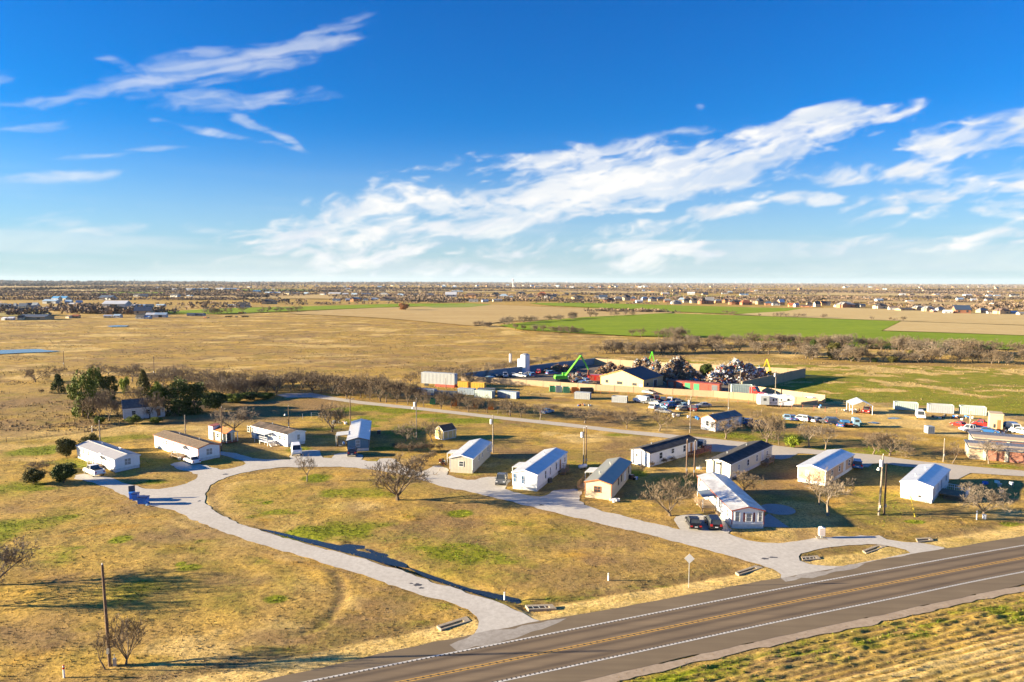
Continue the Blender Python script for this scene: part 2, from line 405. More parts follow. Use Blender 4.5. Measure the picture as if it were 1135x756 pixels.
def sheet(name, outline, z, mat, holes=(), kind='structure', label=None, th=0.0):
    loops = [[Vector((p.x, p.y, 0)) for p in outline]] + [[Vector((p.x, p.y, 0)) for p in h] for h in holes]
    tris = tessellate_polygon(loops)
    flat = [p for l in loops for p in l]
    me = bpy.data.meshes.new(name)
    fs = []
    for t in tris:
        a, b, c = (flat[i] for i in t)
        fs.append(t if (b - a).cross(c - a).z > 0 else t[::-1])
    vs = [(p.x, p.y, z) for p in flat]
    if th:
        n0 = 0
        for l in loops:
            n = len(l); base = len(vs)
            vs += [(p.x, p.y, z - th) for p in l]
            for i in range(n): fs.append((n0 + i, n0 + (i + 1) % n, base + (i + 1) % n, base + i))
            n0 += n
    me.from_pydata(vs, [], fs); me.materials.append(mat)
    o = link_mesh(name, me, kind=kind); 
    if label: o["label"] = label
    return o

# gravel / old concrete surface
def road_mat(name, c1, c2, c3, rough=0.9, streak=0.0, ang=0.0):
    m, nt, b = new_mat(name)
    tc = N(nt, "ShaderNodeTexCoord")
    n1 = N(nt, "ShaderNodeTexNoise"); n1.inputs["Scale"].default_value = 0.18; n1.inputs["Detail"].default_value = 6
    n2 = N(nt, "ShaderNodeTexNoise"); n2.inputs["Scale"].default_value = 1.6; n2.inputs["Detail"].default_value = 6; n2.inputs["Roughness"].default_value = 0.7
    mp = N(nt, "ShaderNodeMapping"); mp.inputs["Rotation"].default_value = (0, 0, ang)
    L(nt, tc.outputs["Object"], mp.inputs[0]); L(nt, tc.outputs["Object"], n1.inputs[0])
    if streak:
        mp.inputs["Scale"].default_value = (0.02, 1.0, 1)
        n2.inputs["Scale"].default_value = 1.1
        L(nt, mp.outputs[0], n2.inputs[0])
    else: L(nt, tc.outputs["Object"], n2.inputs[0])
    r1 = N(nt, "ShaderNodeMapRange"); r1.inputs[1].default_value = 0.35; r1.inputs[2].default_value = 0.65; L(nt, n1.outputs[0], r1.inputs[0])
    r2 = N(nt, "ShaderNodeMapRange"); r2.inputs[1].default_value = 0.38; r2.inputs[2].default_value = 0.66; L(nt, n2.outputs[0], r2.inputs[0])
    a = N(nt, "ShaderNodeMix", data_type='RGBA'); a.inputs[6].default_value = (*c1, 1); a.inputs[7].default_value = (*c2, 1); L(nt, r1.outputs[0], a.inputs[0])
    c = N(nt, "ShaderNodeMix", data_type='RGBA'); c.inputs[7].default_value = (*c3, 1); L(nt, a.outputs[2], c.inputs[6])
    k = N(nt, "ShaderNodeMath", operation='MULTIPLY'); L(nt, r2.outputs[0], k.inputs[0]); k.inputs[1].default_value = 0.65; L(nt, k.outputs[0], c.inputs[0])
    if name == "highway_asphalt":
        at = N(nt, "ShaderNodeAttribute"); at.attribute_name = "wear"; ml = N(nt, "ShaderNodeMix", data_type='RGBA', blend_type='MULTIPLY'); ml.inputs[0].default_value = 1
        L(nt, c.outputs[2], ml.inputs[6]); L(nt, at.outputs["Color"], ml.inputs[7]); c = ml
    L(nt, c.outputs[2], b.inputs["Base Color"]); b.inputs["Roughness"].default_value = rough
    b.inputs["Specular IOR Level"].default_value = 0.25
    n3 = N(nt, "ShaderNodeTexNoise"); n3.inputs["Scale"].default_value = 5; n3.inputs["Detail"].default_value = 2; L(nt, tc.outputs["Object"], n3.inputs[0])
    bp = N(nt, "ShaderNodeBump"); bp.inputs["Strength"].default_value = 0.25; bp.inputs["Distance"].default_value = 0.03; L(nt, n3.outputs[0], bp.inputs["Height"]); L(nt, bp.outputs[0], b.inputs["Normal"])
    return m
M_loop = road_mat("pale_gravel", (0.55,0.515,0.46), (0.49,0.455,0.405), (0.36,0.325,0.28))
M_park = road_mat("old_pale_asphalt", (0.49,0.44,0.37), (0.44,0.395,0.335), (0.35,0.31,0.265))
hd = (g(860,671) - g(449,755.6)); HANG = math.atan2(hd.y, hd.x)
M_asph = road_mat("highway_asphalt", (0.205,0.152,0.098), (0.172,0.128,0.084), (0.122,0.092,0.066), streak=1, ang=-HANG)
M_shoulder = road_mat("highway_shoulder", (0.205,0.155,0.098), (0.17,0.128,0.082), (0.130,0.098,0.065), streak=1, ang=-HANG)
def ragged(P, amp=.22, step=.9, seed=4):
    """a worn edge: the outline resampled and pushed in and out a little"""
    o = []; n = len(P); acc = 0
    for i in range(n):
        a, b = P[i], P[(i+1) % n]; d = b - a; L_ = d.length
        if L_ < 1e-6: continue
        nn_ = Vector((-d.y, d.x, 0)) / L_; k = max(1, int(L_ / step)) if L_ < 60 else 1
        for j in range(k):
            q = a + d * (j / k); w = (float(fbm(np.array([q.x/1.7]), np.array([q.y/1.7]), 3, seed)[0]) - .5) * 2.4 * amp
            o.append(q + nn_ * w)
    return o
LOOP = G(loop_px); ISL = G(island_px); PARK = G(park_px)
HW = HT + HB[::-1]
sheet("gravel_road", ragged(LOOP, .42), 0.030, M_loop, holes=[ragged(ISL)])
sheet("park_road", ragged(PARK, .2, 1.5), 0.030, M_park)
sheet("highway_shoulder", ragged(HW, .22, 2.0), 0.045, M_shoulder, th=0.02)
M_gshoulder = road_mat("gravel_edge", (0.42,0.33,0.24), (0.34,0.26,0.19), (0.24,0.18,0.12))
_hb = smooth_line(HB, 4); _off = []
for _i, _p in enumerate(_hb):
    _d = (_hb[min(_i+1, len(_hb)-1)] - _hb[max(_i-1, 0)]).normalized(); _off.append(_p + Vector((_d.y, -_d.x, 0)) * 1.25)
sheet("gravel_edge", ragged(_hb + _off[::-1], .5, .8), 0.034, M_gshoulder)

# the lane lines follow the same gentle bend
l_white_n = [(-300,885),(100,802),(220,779),(343,755.6),(450,734),(560,712.6),(700,685),(859.8,653.9),(1000,628.5),(1135,604.8),(1400,561)]
l_yellow = [(-300,914),(0,848),(250,796),(449,755.6),(560,733),(700,704.3),(860,671.2),(1000,644),(1135,618.6),(1420,569)]
l_white_s = [(-100,903),(200,832),(400,789),(557.6,755.2),(700,724.5),(859.8,690),(1000,661.5),(1135,634),(1430,580)]
def fit(rows):
    w = smooth_line(G(rows), 6); return w
def ribbon(pts, off0, off1, z, mb, dash=None):
    """dash=(on, period) along the line"""
    acc = 0.0
    P = [Vector((p.x, p.y, 0)) for p in pts]
    # resample
    seg = []; tot = 0
    for i in range(len(P) - 1):
        seg.append((tot, P[i], P[i + 1])); tot += (P[i + 1] - P[i]).length
    def at(s):
        s = max(0, min(tot - 1e-4, s))
        for t0, a, b in reversed(seg):
            if s >= t0:
                d = (b - a); l = d.length; d = d / l
                return a + d * (s - t0), Vector((-d.y, d.x, 0))
    cuts = []
    if dash:
        s = 0
        while s < tot: cuts.append((s, s + dash[0])); s += dash[1]
    else:
        s = 0
        while s < tot: cuts.append((s, min(tot, s + 3))); s += 3
    for s0, s1 in cuts:
        a, na = at(s0); b, nb_ = at(s1)
        mb.poly([(a + na * off0) + Vector((0,0,z)), (a + na * off1) + Vector((0,0,z)), (b + nb_ * off1) + Vector((0,0,z)), (b + nb_ * off0) + Vector((0,0,z))][::-1])
M_wline = plain("white_road_paint", (0.62,0.60,0.56), 0.7, var=0.25, scale=3)
M_yline = plain("yellow_road_paint", (0.62,0.34,0.05), 0.7, var=0.25, scale=3)
M_rumble = plain("milled_rumble_groove", (0.06,0.05,0.042), 0.9)
WN, YL, WS = fit(l_white_n), fit(l_yellow), fit(l_white_s)
LW = [p for p in WN] + [p for p in WS[::-1]]
def lane_mesh():
    """the carriageway as long strips, with the polish of the wheel paths carried across it"""
    nC = 29; V = []; T = []
    wn = [Vector((p.x, p.y, 0)) for p in WN]; wsx = np.array([p.x for p in WS]); wsy = np.array([p.y for p in WS])
    for i, p in enumerate(wn):
        d = (wn[min(i+1, len(wn)-1)] - wn[max(i-1, 0)]).normalized(); nrm = Vector((d.y, -d.x, 0)); q = None
        lo, hi = 0, 14
        for _ in range(24):
            m_ = (lo + hi) / 2; c_ = p + nrm * m_
            if c_.y > np.interp(c_.x, wsx, wsy): lo = m_
            else: hi = m_
        q = p + nrm * lo
        for k in range(nC):
            f = k / (nC - 1); c_ = p.lerp(q, f); V.append((c_.x, c_.y, 0.050)); x = f * 2 % 1.0 if f < 1 else 1.0
            tr = math.exp(-((x - .24) / .10) ** 2) + math.exp(-((x - .76) / .10) ** 2)
            T.append((1.12 - .50 * tr, 1.10 - .49 * tr, 1.06 - .42 * tr))
    n_ = len(wn); idx_ = np.arange(n_ * nC).reshape(n_, nC)
    F_ = np.stack([idx_[:-1, :-1].ravel(), idx_[1:, :-1].ravel(), idx_[1:, 1:].ravel(), idx_[:-1, 1:].ravel()], 1)[:, ::-1]
    return np_mesh("highway", np.array(V), F_, M_asph, {"wear": np.array(T)})
link_mesh("highway", lane_mesh(), kind='structure')
M_spill = road_mat("gravel_dust", (0.40,0.37,0.33), (0.30,0.27,0.235), (0.22,0.19,0.16))
sheet("gravel_spill", ragged(G([(498,715),(526,703),(570,697),(608,689),(628,686),(600,698),(570,707),(540,716),(505,723)]), .5, 1.0), .049, M_spill)
sheet("gravel_spill", ragged(G([(866,641.5),(900,635),(935,628.8),(958,624.5),(935,633),(900,641),(872,645)]), .5, 1.0), .049, M_spill)
M_pot = plain("wet_pothole", (.10,.095,.09), .5, var=.3)
for (cx_, cy_, rx_, ry_) in ((463,648.5,4.5,1.6),(456,647,2,.7),(467,652,3,.9),(848,619.5,4,1.0),(857,618,5,.8),(250,525.8,3,.7),(221,555.5,1.6,.7),(600,560,3,.8)):
    c_ = g(cx_, cy_); wx_ = rx_/scale_at(c_); wy_ = abs(g(cx_, cy_-ry_).y - g(cx_, cy_+ry_).y)/2
    sheet("pothole", [Vector((c_.x + wx_*math.cos(t_*.524)*(1+.25*math.sin(t_*2.3)), c_.y + wy_*math.sin(t_*.524)*(1+.3*math.cos(t_*1.7)), 0)) for t_ in range(12)], .036, M_pot)
mb = MB(); ribbon(WN, -0.12, 0.12, 0.056, mb); mb.build("white_edge_line", M_wline, kind='structure', fix=False)
mb = MB(); ribbon(WS, -0.12, 0.12, 0.056, mb); mb.build("white_edge_line", M_wline, kind='structure', fix=False)
mb = MB(); ribbon(YL, 0.10, 0.22, 0.056, mb); ribbon(YL, -0.22, -0.10, 0.056, mb); mb.build("yellow_centre_line", M_yline, kind='structure', fix=False)
mb = MB(); ribbon(WN, -0.26, 0.02, 0.061, mb, dash=(0.16, 0.48)); ribbon(WS, -0.02, 0.26, 0.061, mb, dash=(0.16, 0.48)); ribbon(YL, -0.13, 0.13, 0.061, mb, dash=(0.2, 0.75))
mb.build("rumble_strip", M_rumble, kind='structure', fix=False)

# ------------------------------------------------------------------ ground
def inside(poly, X, Y):
    c = np.zeros(X.shape, bool); n = len(poly)
    for i in range(n):
        x0, y0 = poly[i].x, poly[i].y; x1, y1 = poly[(i + 1) % n].x, poly[(i + 1) % n].y
        if y0 == y1: continue
        c ^= ((y0 > Y) != (y1 > Y)) & (X < (x1 - x0) * (Y - y0) / (y1 - y0) + x0)
    return c
def dist(line, X, Y, closed=False, cap=30.0):
    d = np.full(X.shape, float(cap)); n = len(line)
    for i in range(n if closed else n - 1):
        a = line[i]; b = line[(i + 1) % n]
        x0, x1 = sorted((a.x, b.x)); y0, y1 = sorted((a.y, b.y))
        sel = (X > x0 - cap) & (X < x1 + cap) & (Y > y0 - cap) & (Y < y1 + cap)
        if not sel.any(): continue
        xs = X[sel]; ys = Y[sel]; dx, dy = b.x - a.x, b.y - a.y; l2 = dx * dx + dy * dy + 1e-9
        t = np.clip(((xs - a.x) * dx + (ys - a.y) * dy) / l2, 0, 1)
        d[sel] = np.minimum(d[sel], np.hypot(xs - a.x - t * dx, ys - a.y - t * dy))
    return d
def sstep(a, b, v):
    t = np.clip((v - a) / (b - a), 0, 1); return t * t * (3 - 2 * t)

rows = [-4000, -1500, -500, -200, -80, -30, 0, 15, 25, 32]
d_ = 36.0
while d_ < 26000:
    rows.append(d_)
    d_ += (max(0.16, d_ * 0.0030) if d_ < 118 else d_ * 0.0052) if d_ < 420 else (d_ * 0.011 if d_ < 1500 else d_ * 0.035)
rows = np.array(rows + [30000.0, 41000.0])
tt = np.concatenate([[-60, -12, -5, -2.5, -1.6, -1.3, -1.1], np.linspace(-0.95, 0.95, 760), [1.1, 1.3, 1.6, 2.5, 5, 12, 60]])
W_ = np.maximum(rows + 15, 60)
X = np.clip((tt[None, :] * W_[:, None]).ravel(), -41000, 41000); Y = np.repeat(rows, len(tt))
near = (Y < 430) & (np.abs(X) < 600)
Z = np.zeros_like(X)
d_road = np.full(X.shape, 30.0); in_road = np.zeros(X.shape, bool)
xn, yn = X[near], Y[near]
dr = np.minimum.reduce([dist(LOOP, xn, yn, True, 6), dist(ISL, xn, yn, True, 6), dist(PARK, xn, yn, True, 6), dist(HW, xn, yn, True, 6)])
inn = (inside(LOOP, xn, yn) & ~inside(ISL, xn, yn)) | inside(PARK, xn, yn) | inside(HW, xn, yn)
d_road[near] = dr; in_road[near] = inn
wr = np.where(in_road, 0, sstep(0.15, 1.8, d_road))
mown = 0.55
rel = (fbm(X / 4.5, Y / 3.6, 3, 1) - 0.5) * 0.30 + (fbm(X / 0.9, Y / 0.9, 2, 7) - 0.5) * 0.075
rel_far = (fbm(X / 14, Y / 9, 3, 3) - 0.5) * 1.2 * sstep(210, 420, Y) * (1 - sstep(1500, 3000, Y))
Z = rel * wr * np.where(Y < 500, 1, 0.0) * 0.8 + rel_far * 0.35 - 0.02
Z = np.where(in_road, -0.06, Z)
DITCH = [([(150,752),(220,741),(280,729),(340,719),(386,712),(438,703),(484,694)],1.1,0.5),([(588,673),(620,667),(652,660),(700,652.5),(732,647),(775,640),(818,631)],1.1,0.5),
  ([(892,618),(905,614.5),(960,607.5)],0.8,0.4),([(1016,598.5),(1060,590),(1135,575),(1300,548)],1.2,0.45),
  ([(234,566),(262,584.0),(300,589.0),(345,599.5),(390,610.5),(423,619.5),(465,634.5),(505,648),(540,657.5),(573,664)],0.75,0.72),([(385,604),(405,607),(424,613)],0.9,0.45),([(372,636),(379,650),(378,662),(370,678),(356,692),(340,700)],0.5,0.22),
  ([(0,490),(40,485),(100,477.5),(150,468.5)],0.9,0.4),([(1065,577),(1072,582),(1083,588)],0.35,0.25),([(640,459),(700,463)],0.6,0.2)]
dd_all = np.zeros(len(xn)); wet = np.zeros(len(xn))
for px_, w, dep in DITCH:
    q = dist(smooth_line(G(px_), 3), xn, yn, False, 5)
    k = np.exp(-(q / (w * 1.7)) ** 2) * (.75 + .5 * fbm(xn / 5, yn / 5, 2, 12)); dd_all = np.maximum(dd_all, k * dep * .50); wet = np.maximum(wet, np.exp(-(q / (w * 1.5)) ** 2))
Z[near] -= dd_all * np.where(inn, 0, sstep(0.2, 1.2, dr))
# stubble field south of the highway
HBs = smooth_line(HB, 4)
south = (Y < 125) & near
ds = np.full(X.shape, 40.0)
ds[south] = dist(HBs, X[south], Y[south], False, 60)
below = np.zeros(X.shape, bool)
hx = np.array([p.x for p in HBs]); hy = np.array([p.y for p in HBs])
below[south] = Y[south] < np.interp(X[south], hx, hy)
crop = below & (ds > 1.3) & near & (Y > 30)
u_ = X * math.cos(HANG) + Y * math.sin(HANG)
rowz = np.sin(2 * np.pi * (ds + 0.35 * fbm(u_ / 6, ds * 0, 2, 4)) / 0.95) * 0.06 + np.sin(2 * np.pi * ds / 4.4 + 1) * 0.03
clump = (fbm(u_ / 1.6, ds / 0.5, 3, 21) - 0.5) * (0.07 + .30 * np.exp(-((ds - 4.5) / 3.2) ** 2))
Z = np.where(crop, Z + (rowz + clump) * sstep(1.3, 2.2, ds), Z)

# what grows where: R green, G pale mown verge / bare dirt, B dark or brown
RG = np.zeros(len(X)); PA = np.zeros(len(X)); BR = np.zeros(len(X))
def blob_mask(arr, px, py, rx, ry, amt=1.0, soft=0.5):
    c = g(px, py); wx = rx / scale_at(c); wy = abs(g(px, py - ry).y - g(px, py + ry).y) / 2
    r = np.hypot((X - c.x) / wx, (Y - c.y) / wy)
    np.maximum(arr, amt * (1 - sstep(1 - soft, 1 + soft, r)), out=arr)
for b_ in [(60,600,120,30,.36),(180,615,120,25,.32),(250,650,120,30,.34),(500,605,130,30,.42),(330,560,90,30,.36),(420,560,90,25,.28),(600,600,60,20,.22),(60,525,80,20,.34),(170,500,120,16,.26),(450,470,150,14,.35),(650,500,80,20,.2),(780,545,80,20,.25),(950,560,80,20,.18),(20,582,46,9,.75),(50,578,30,7,.7),(74,573,14,3.5,1),(134,598,14,5,1),(210,629,15,4.5,1),(200,625,6,3,1),(297,557,6,2.5,1),(305,664,14,5,1),(505,612,42,14,.72),(440,595,60,10,.45),(395,585,40,10,.5),(510,569,12,4,.95),(507,612,14,4,.95),
           (470,605,40,14,.55),(560,640,50,10,.45),(340,590,40,10,.45),(295,545,50,14,.45),(370,580,12,3,.8),(60,497,22,5,.9),(40,500,30,5,.6),(120,487,25,4,.75),(150,484,22,3,.8),(408,452,26,4,.95),(375,456,15,4,.6),(440,455,25,3,.9),(475,461,22,3,.9),(500,466,30,3,.6),(520,525,20,3,.55),(352,530,16,6,.6),(352,508,0.1,0.1,.1),
           (90,542,40,6,.3),(110,535,0.1,.1,.1),(165,535,20,2.5,.6),(45,541,30,3,.6),(700,525,16,4,.7),(620,548,18,4,.5),(330,498,14,4,.7),(430,497,20,2,.5),(418,512,18,4,.6),(690,549,0.1,.1,.1),(740,549,26,5,.35),(1014,578,10,2,.9),(1125,580,14,3,.6),(560,668,40,6,.4),(640,662,45,5,.55),(730,650,45,4,.5),(440,690,60,5,.4),(480,672,30,6,.4),
           (232,664,50,14,.4),(255,680,45,14,.35),(260,622,40,12,.3),(300,640,50,14,.3),(168,575,14,5,.3),(215,588,14,4,.4),(170,730,30,5,.45),(300,720,40,5,.3),(20,505,0.1,.1,.1),(650,476,0.1,.1,.1),(720,483,80,3,.35),(600,471,80,2,.4),(870,500,60,3,.4),(980,509,50,3,.45),(1080,517,80,3,.4),(850,484,60,6,.4),(940,500,60,4,.4),(1050,507,60,4,.3)]:
    blob_mask(RG, *b_)
# strips beside the roads are a touch greener or paler
for b_ in [(320,735,60,12,.9),(430,715,60,9,.95),(495,697,40,6,.95),(640,681,50,6,.95),(720,668,70,6,1),(800,652,60,6,1),(850,640,20,6,1),(960,620,50,7,1),(905,622,25,6,.8),(1060,598,40,6,1),(1120,590,60,8,1),(1200,575,80,9,1),(200,755,60,8,.6),
           (60,482,120,7,.55),(150,475,80,5,.6),(30,495,60,5,.5),(1000,463,70,8,1),(950,466,60,6,.8),(1050,471,70,6,1),(1090,480,60,6,1),(1120,470,60,12,.8),(900,450,60,4,1),(830,443,80,3,.8),(780,455,60,4,.35),(740,455,70,4,.5),(660,440,60,4,.3),(600,432,60,4,.4),(1000,456,120,5,.9),(470,590,0.1,.1,.1),(400,560,30,8,.5),(350,548,30,6,.35),(700,610,60,10,.35),(640,600,60,12,.35),(640,485,50,5,.4)]:
    blob_mask(PA, *b_)
for b_ in [(620,640,80,16,.6),(700,625,60,10,.5),(480,655,60,12,.7),(430,670,40,14,.7),(390,690,60,12,.7),(330,705,60,10,.7),(240,590,60,12,.5),(270,640,40,10,.3),(40,700,60,25,.5),(110,710,60,15,.4),(60,760,80,15,.4),(500,585,60,10,.35),(560,600,60,10,.4),(460,625,40,8,.45),
           (250,455,90,14,.7),(330,450,70,9,.7),(60,445,80,10,.6),(70,466,90,7,.55),(20,455,80,8,.5),(620,470,60,4,.4),(580,455,80,6,.5),(680,462,80,6,.55),(760,470,60,5,.4),(900,480,60,5,.4),(600,420,90,6,.9),(700,415,90,10,.9),(800,420,70,10,.9),(550,500,50,8,.3),(700,500,50,10,.3),(880,540,60,14,.3),(1000,570,60,8,.3),(1085,545,60,10,.35),(360,390,200,12,.3),(480,400,120,10,.35),(420,398,100,4,.4),(100,400,180,18,.25),(960,420,80,3,.5),(1000,405,130,6,.55)]:
    blob_mask(BR, *b_)
lawn = (Y < 232) & near & ~below
n_a = fbm(X / 13, Y / 10, 4, 81); n_b = fbm(X / 9, Y / 7, 4, 82); n_c = fbm(X / 16, Y / 11, 4, 83)
RG = np.where(lawn, np.clip(RG + .75 * sstep(.50, .68, n_a) * (.35 + RG), 0, 1), RG)
BR = np.where(lawn, np.clip(BR + .60 * sstep(.48, .66, n_b) * (1 - .5 * RG), 0, 1), BR)
PA = np.where(lawn, np.clip(PA + .62 * sstep(.52, .68, n_c) * (1 - RG), 0, 1), PA)
# pasture right of the scrapyard: green with tan tufts
pz = G([(715,398),(820,400),(900,405),(1010,405),(1140,409),(1400,412),(1400,475),(1135,460),(1060,452),(990,447),(915,445),(866,434),(830,434),(890,412),(760,403)])
ins = inside(pz, X, Y); tu_ = sstep(.49, .60, .55 * fbm(X / 6.5, Y / 6.5, 4, 91) + .45 * fbm(X / 30, Y / 30, 2, 92)) * sstep(208, 236, Y)
RG[ins] = np.clip(0.80 - 1.0 * tu_[ins], 0, 1); BR[ins] = 0; PA[ins] = tu_[ins] * .9
RG[near] = np.maximum(RG[near], np.where(wet > 0.4, 0.35, 0))
BR[near] = np.maximum(BR[near], wet * 0.8)
# loop rim is bare brown earth
rim = np.exp(-((dist(LOOP, xn, yn, True, 8) - 1.2) / 0.9) ** 2) * ~inn
BR[near] = np.maximum(BR[near], rim * 0.45)
# verge by the highway
dv = dist(smooth_line(HT, 3), xn, yn, False, 12)
north = yn > np.interp(xn, [p.x for p in HT], [p.y for p in HT])
v_ = np.where(north & ~inn, 1 - sstep(2.6, 4.2, dv), 0)
PA[near] = np.maximum(PA[near], v_)
BR[near] *= 1 - v_; RG[near] *= 1 - 0.8 * v_
# stubble colours
RG[crop] = np.clip(0.9 * (fbm(u_[crop] / 9, ds[crop] / 1.6, 3, 31) - .32) * np.exp(-np.maximum(ds[crop] - 8, 0) / 9) + 1.5 * (fbm(u_[crop] / 3, ds[crop] / 1.2, 3, 62) - .28) * np.exp(-((ds[crop] - 4.2) / 3.0) ** 2), 0, 1)
rs_ = np.sin(2 * np.pi * (ds[crop] + 0.35 * fbm(u_[crop] / 6, ds[crop] * 0, 2, 4)) / 0.95) * (.35 + .9 * fbm(u_[crop] / 9, ds[crop] / 3, 2, 66)) + 1.5 * (fbm(u_[crop] / 3.0, ds[crop] / .7, 3, 61) - .5) + .45 * np.sin(2 * np.pi * ds[crop] / 4.4); PA[crop] = np.clip(.68 + .75 * rs_, -.2, 1.3) * (.30 + .70 * sstep(7, 9.5, ds[crop])); BR[crop] = np.clip(-.2 - .8 * rs_, 0, .9)
Z = np.where(below & (ds <= 1.6), -.03, Z); verge_s = below & (ds <= 1.3); PA[verge_s] = 0.35; BR[verge_s] = 0.4; RG[verge_s] = 0
pas = (Y > 232) & (Y < 1100) & ~ins
st_ = sstep(.46, .66, fbm(X / 30, Y / 14, 5, 71)) * .55 + sstep(.48, .64, fbm(X / 5, Y / 5, 4, 72)) * .45
ok_ = pas & ((X < 40) | (Y > 300)) & ~((X > 60) & (Y < 340)); BR[ok_] = np.maximum(BR[ok_], st_[ok_] * sstep(232, 262, Y[ok_]) * .8)
pt_ = sstep(.5, .66, fbm(X / 24, Y / 12, 5, 73)) * .7; PA[ok_] = np.maximum(PA[ok_], pt_[ok_] * sstep(232, 262, Y[ok_]))
nr, nc_ = len(rows), len(tt)
idx = np.arange(nr * nc_).reshape(nr, nc_)
F = np.stack([idx[:-1, :-1].ravel(), idx[:-1, 1:].ravel(), idx[1:, 1:].ravel(), idx[1:, :-1].ravel()], 1)

def ground_mat():
    m, nt, b = new_mat("dry_winter_grass")
    b.inputs["Roughness"].default_value = 0.95; b.inputs["Specular IOR Level"].default_value = 0.1
    tc = N(nt, "ShaderNodeTexCoord")
    at = N(nt, "ShaderNodeAttribute"); at.attribute_name = "cover"
    sp = N(nt, "ShaderNodeSeparateColor"); L(nt, at.outputs["Color"], sp.inputs[0])
    def noi(sc, det=5, ro=0.65, sx=1, sy=1, dist=0):
        mp = N(nt, "ShaderNodeMapping"); mp.inputs["Scale"].default_value = (sx, sy, 1); L(nt, tc.outputs["Object"], mp.inputs[0])
        n = N(nt, "ShaderNodeTexNoise"); n.inputs["Scale"].default_value = sc; n.inputs["Detail"].default_value = det; n.inputs["Roughness"].default_value = ro; n.inputs["Distortion"].default_value = dist
        L(nt, mp.outputs[0], n.inputs[0]); return n.outputs[0]
    def rng(v, lo, hi, a=0.0, c=1.0):
        r = N(nt, "ShaderNodeMapRange", interpolation_type='SMOOTHSTEP'); r.inputs[1].default_value = lo; r.inputs[2].default_value = hi; r.inputs[3].default_value = a; r.inputs[4].default_value = c; L(nt, v, r.inputs[0]); return r.outputs[0]
    def mix(f, a, c):
        x = N(nt, "ShaderNodeMix", data_type='RGBA')
        if hasattr(f, 'node'): L(nt, f, x.inputs[0])
        else: x.inputs[0].default_value = f
        for i, v in ((6, a), (7, c)):
            if hasattr(v, 'node'): L(nt, v, x.inputs[i])
            else: x.inputs[i].default_value = (*v, 1)
        return x.outputs[2]
    def M2(op, a, c):
        n = N(nt, "ShaderNodeMath", operation=op)
        for i, v in ((0, a), (1, c)):
            if hasattr(v, 'node'): L(nt, v, n.inputs[i])
            else: n.inputs[i].default_value = v
        return n.outputs[0]
    big = noi(0.028, 5, 0.6, 1, 1.6); mid = noi(0.22, 5, 0.7, 1, 1.5); fine = noi(1.7, 6, 0.75); vf = noi(6, 4, 0.8)
    base = mix(rng(big, 0.38, 0.62), (0.355,0.240,0.090), (0.44,0.290,0.078))
    base = mix(rng(mid, 0.42, 0.68, 0, 0.8), base, (0.215,0.145,0.066))
    base = mix(rng(noi(0.09, 4, 0.6, 1, 1.4, 0.5), 0.56, 0.72, 0, 0.55), base, (0.42,0.225,0.030))
    pale = mix(rng(mid, 0.4, 0.6), (0.56,0.41,0.19), (0.50,0.35,0.145))
    base = mix(rng(M2('ADD', sp.outputs[1], M2('MULTIPLY', M2('SUBTRACT', mid, 0.5), 0.6)), 0.25, 0.75), base, pale)
    base = mix(rng(M2('ADD', sp.outputs[2], M2('MULTIPLY', M2('SUBTRACT', fine, 0.5), 0.9)), 0.05, 0.85, 0, 0.85), base, (0.205,0.135,0.078))
    green = mix(rng(fine, 0.35, 0.65), (0.110,0.155,0.006), (0.19,0.215,0.010))
    gf = M2('ADD', sp.outputs[0], M2('MULTIPLY', M2('SUBTRACT', M2('ADD', M2('MULTIPLY', mid, 0.55), M2('MULTIPLY', fine, 0.45)), 0.5), 1.5))
    base = mix(rng(gf, 0.22, 1.0, 0, 0.92), base, green)
    # olive undertone where there is no mask
    base = mix(rng(noi(0.06, 5, 0.7, 1, 1.3, 0.3), 0.46, 0.70, 0, 0.50), base, (0.185,0.170,0.022))
    # blades: darker and lighter flecks
    fl = rng(M2('ADD', M2('MULTIPLY', fine, 0.5), M2('MULTIPLY', vf, 0.5)), 0.38, 0.62, 0.50, 1.50)
    sc = N(nt, "ShaderNodeVectorMath", operation='SCALE'); L(nt, base, sc.inputs[0]); L(nt, fl, sc.inputs["Scale"])
    gd = N(nt, "ShaderNodeVectorMath", operation='MULTIPLY'); L(nt, sc.outputs[0], gd.inputs[0]); gd.inputs[1].default_value = (1.15, 1.10, 0.88)
    L(nt, gd.outputs[0], b.inputs["Base Color"])
    bp = N(nt, "ShaderNodeBump"); bp.inputs["Strength"].default_value = 0.5; bp.inputs["Distance"].default_value = 0.09
    L(nt, M2('ADD', M2('MULTIPLY', fine, 1.4), vf), bp.inputs["Height"]); L(nt, bp.outputs[0], b.inputs["Normal"])
    return m
M_ground = ground_mat()
me = np_mesh("ground", np.stack([X, Y, Z], 1), F, M_ground, {"cover": np.stack([RG, PA, BR], 1)}, smooth=True)
link_mesh("ground", me, kind='structure')
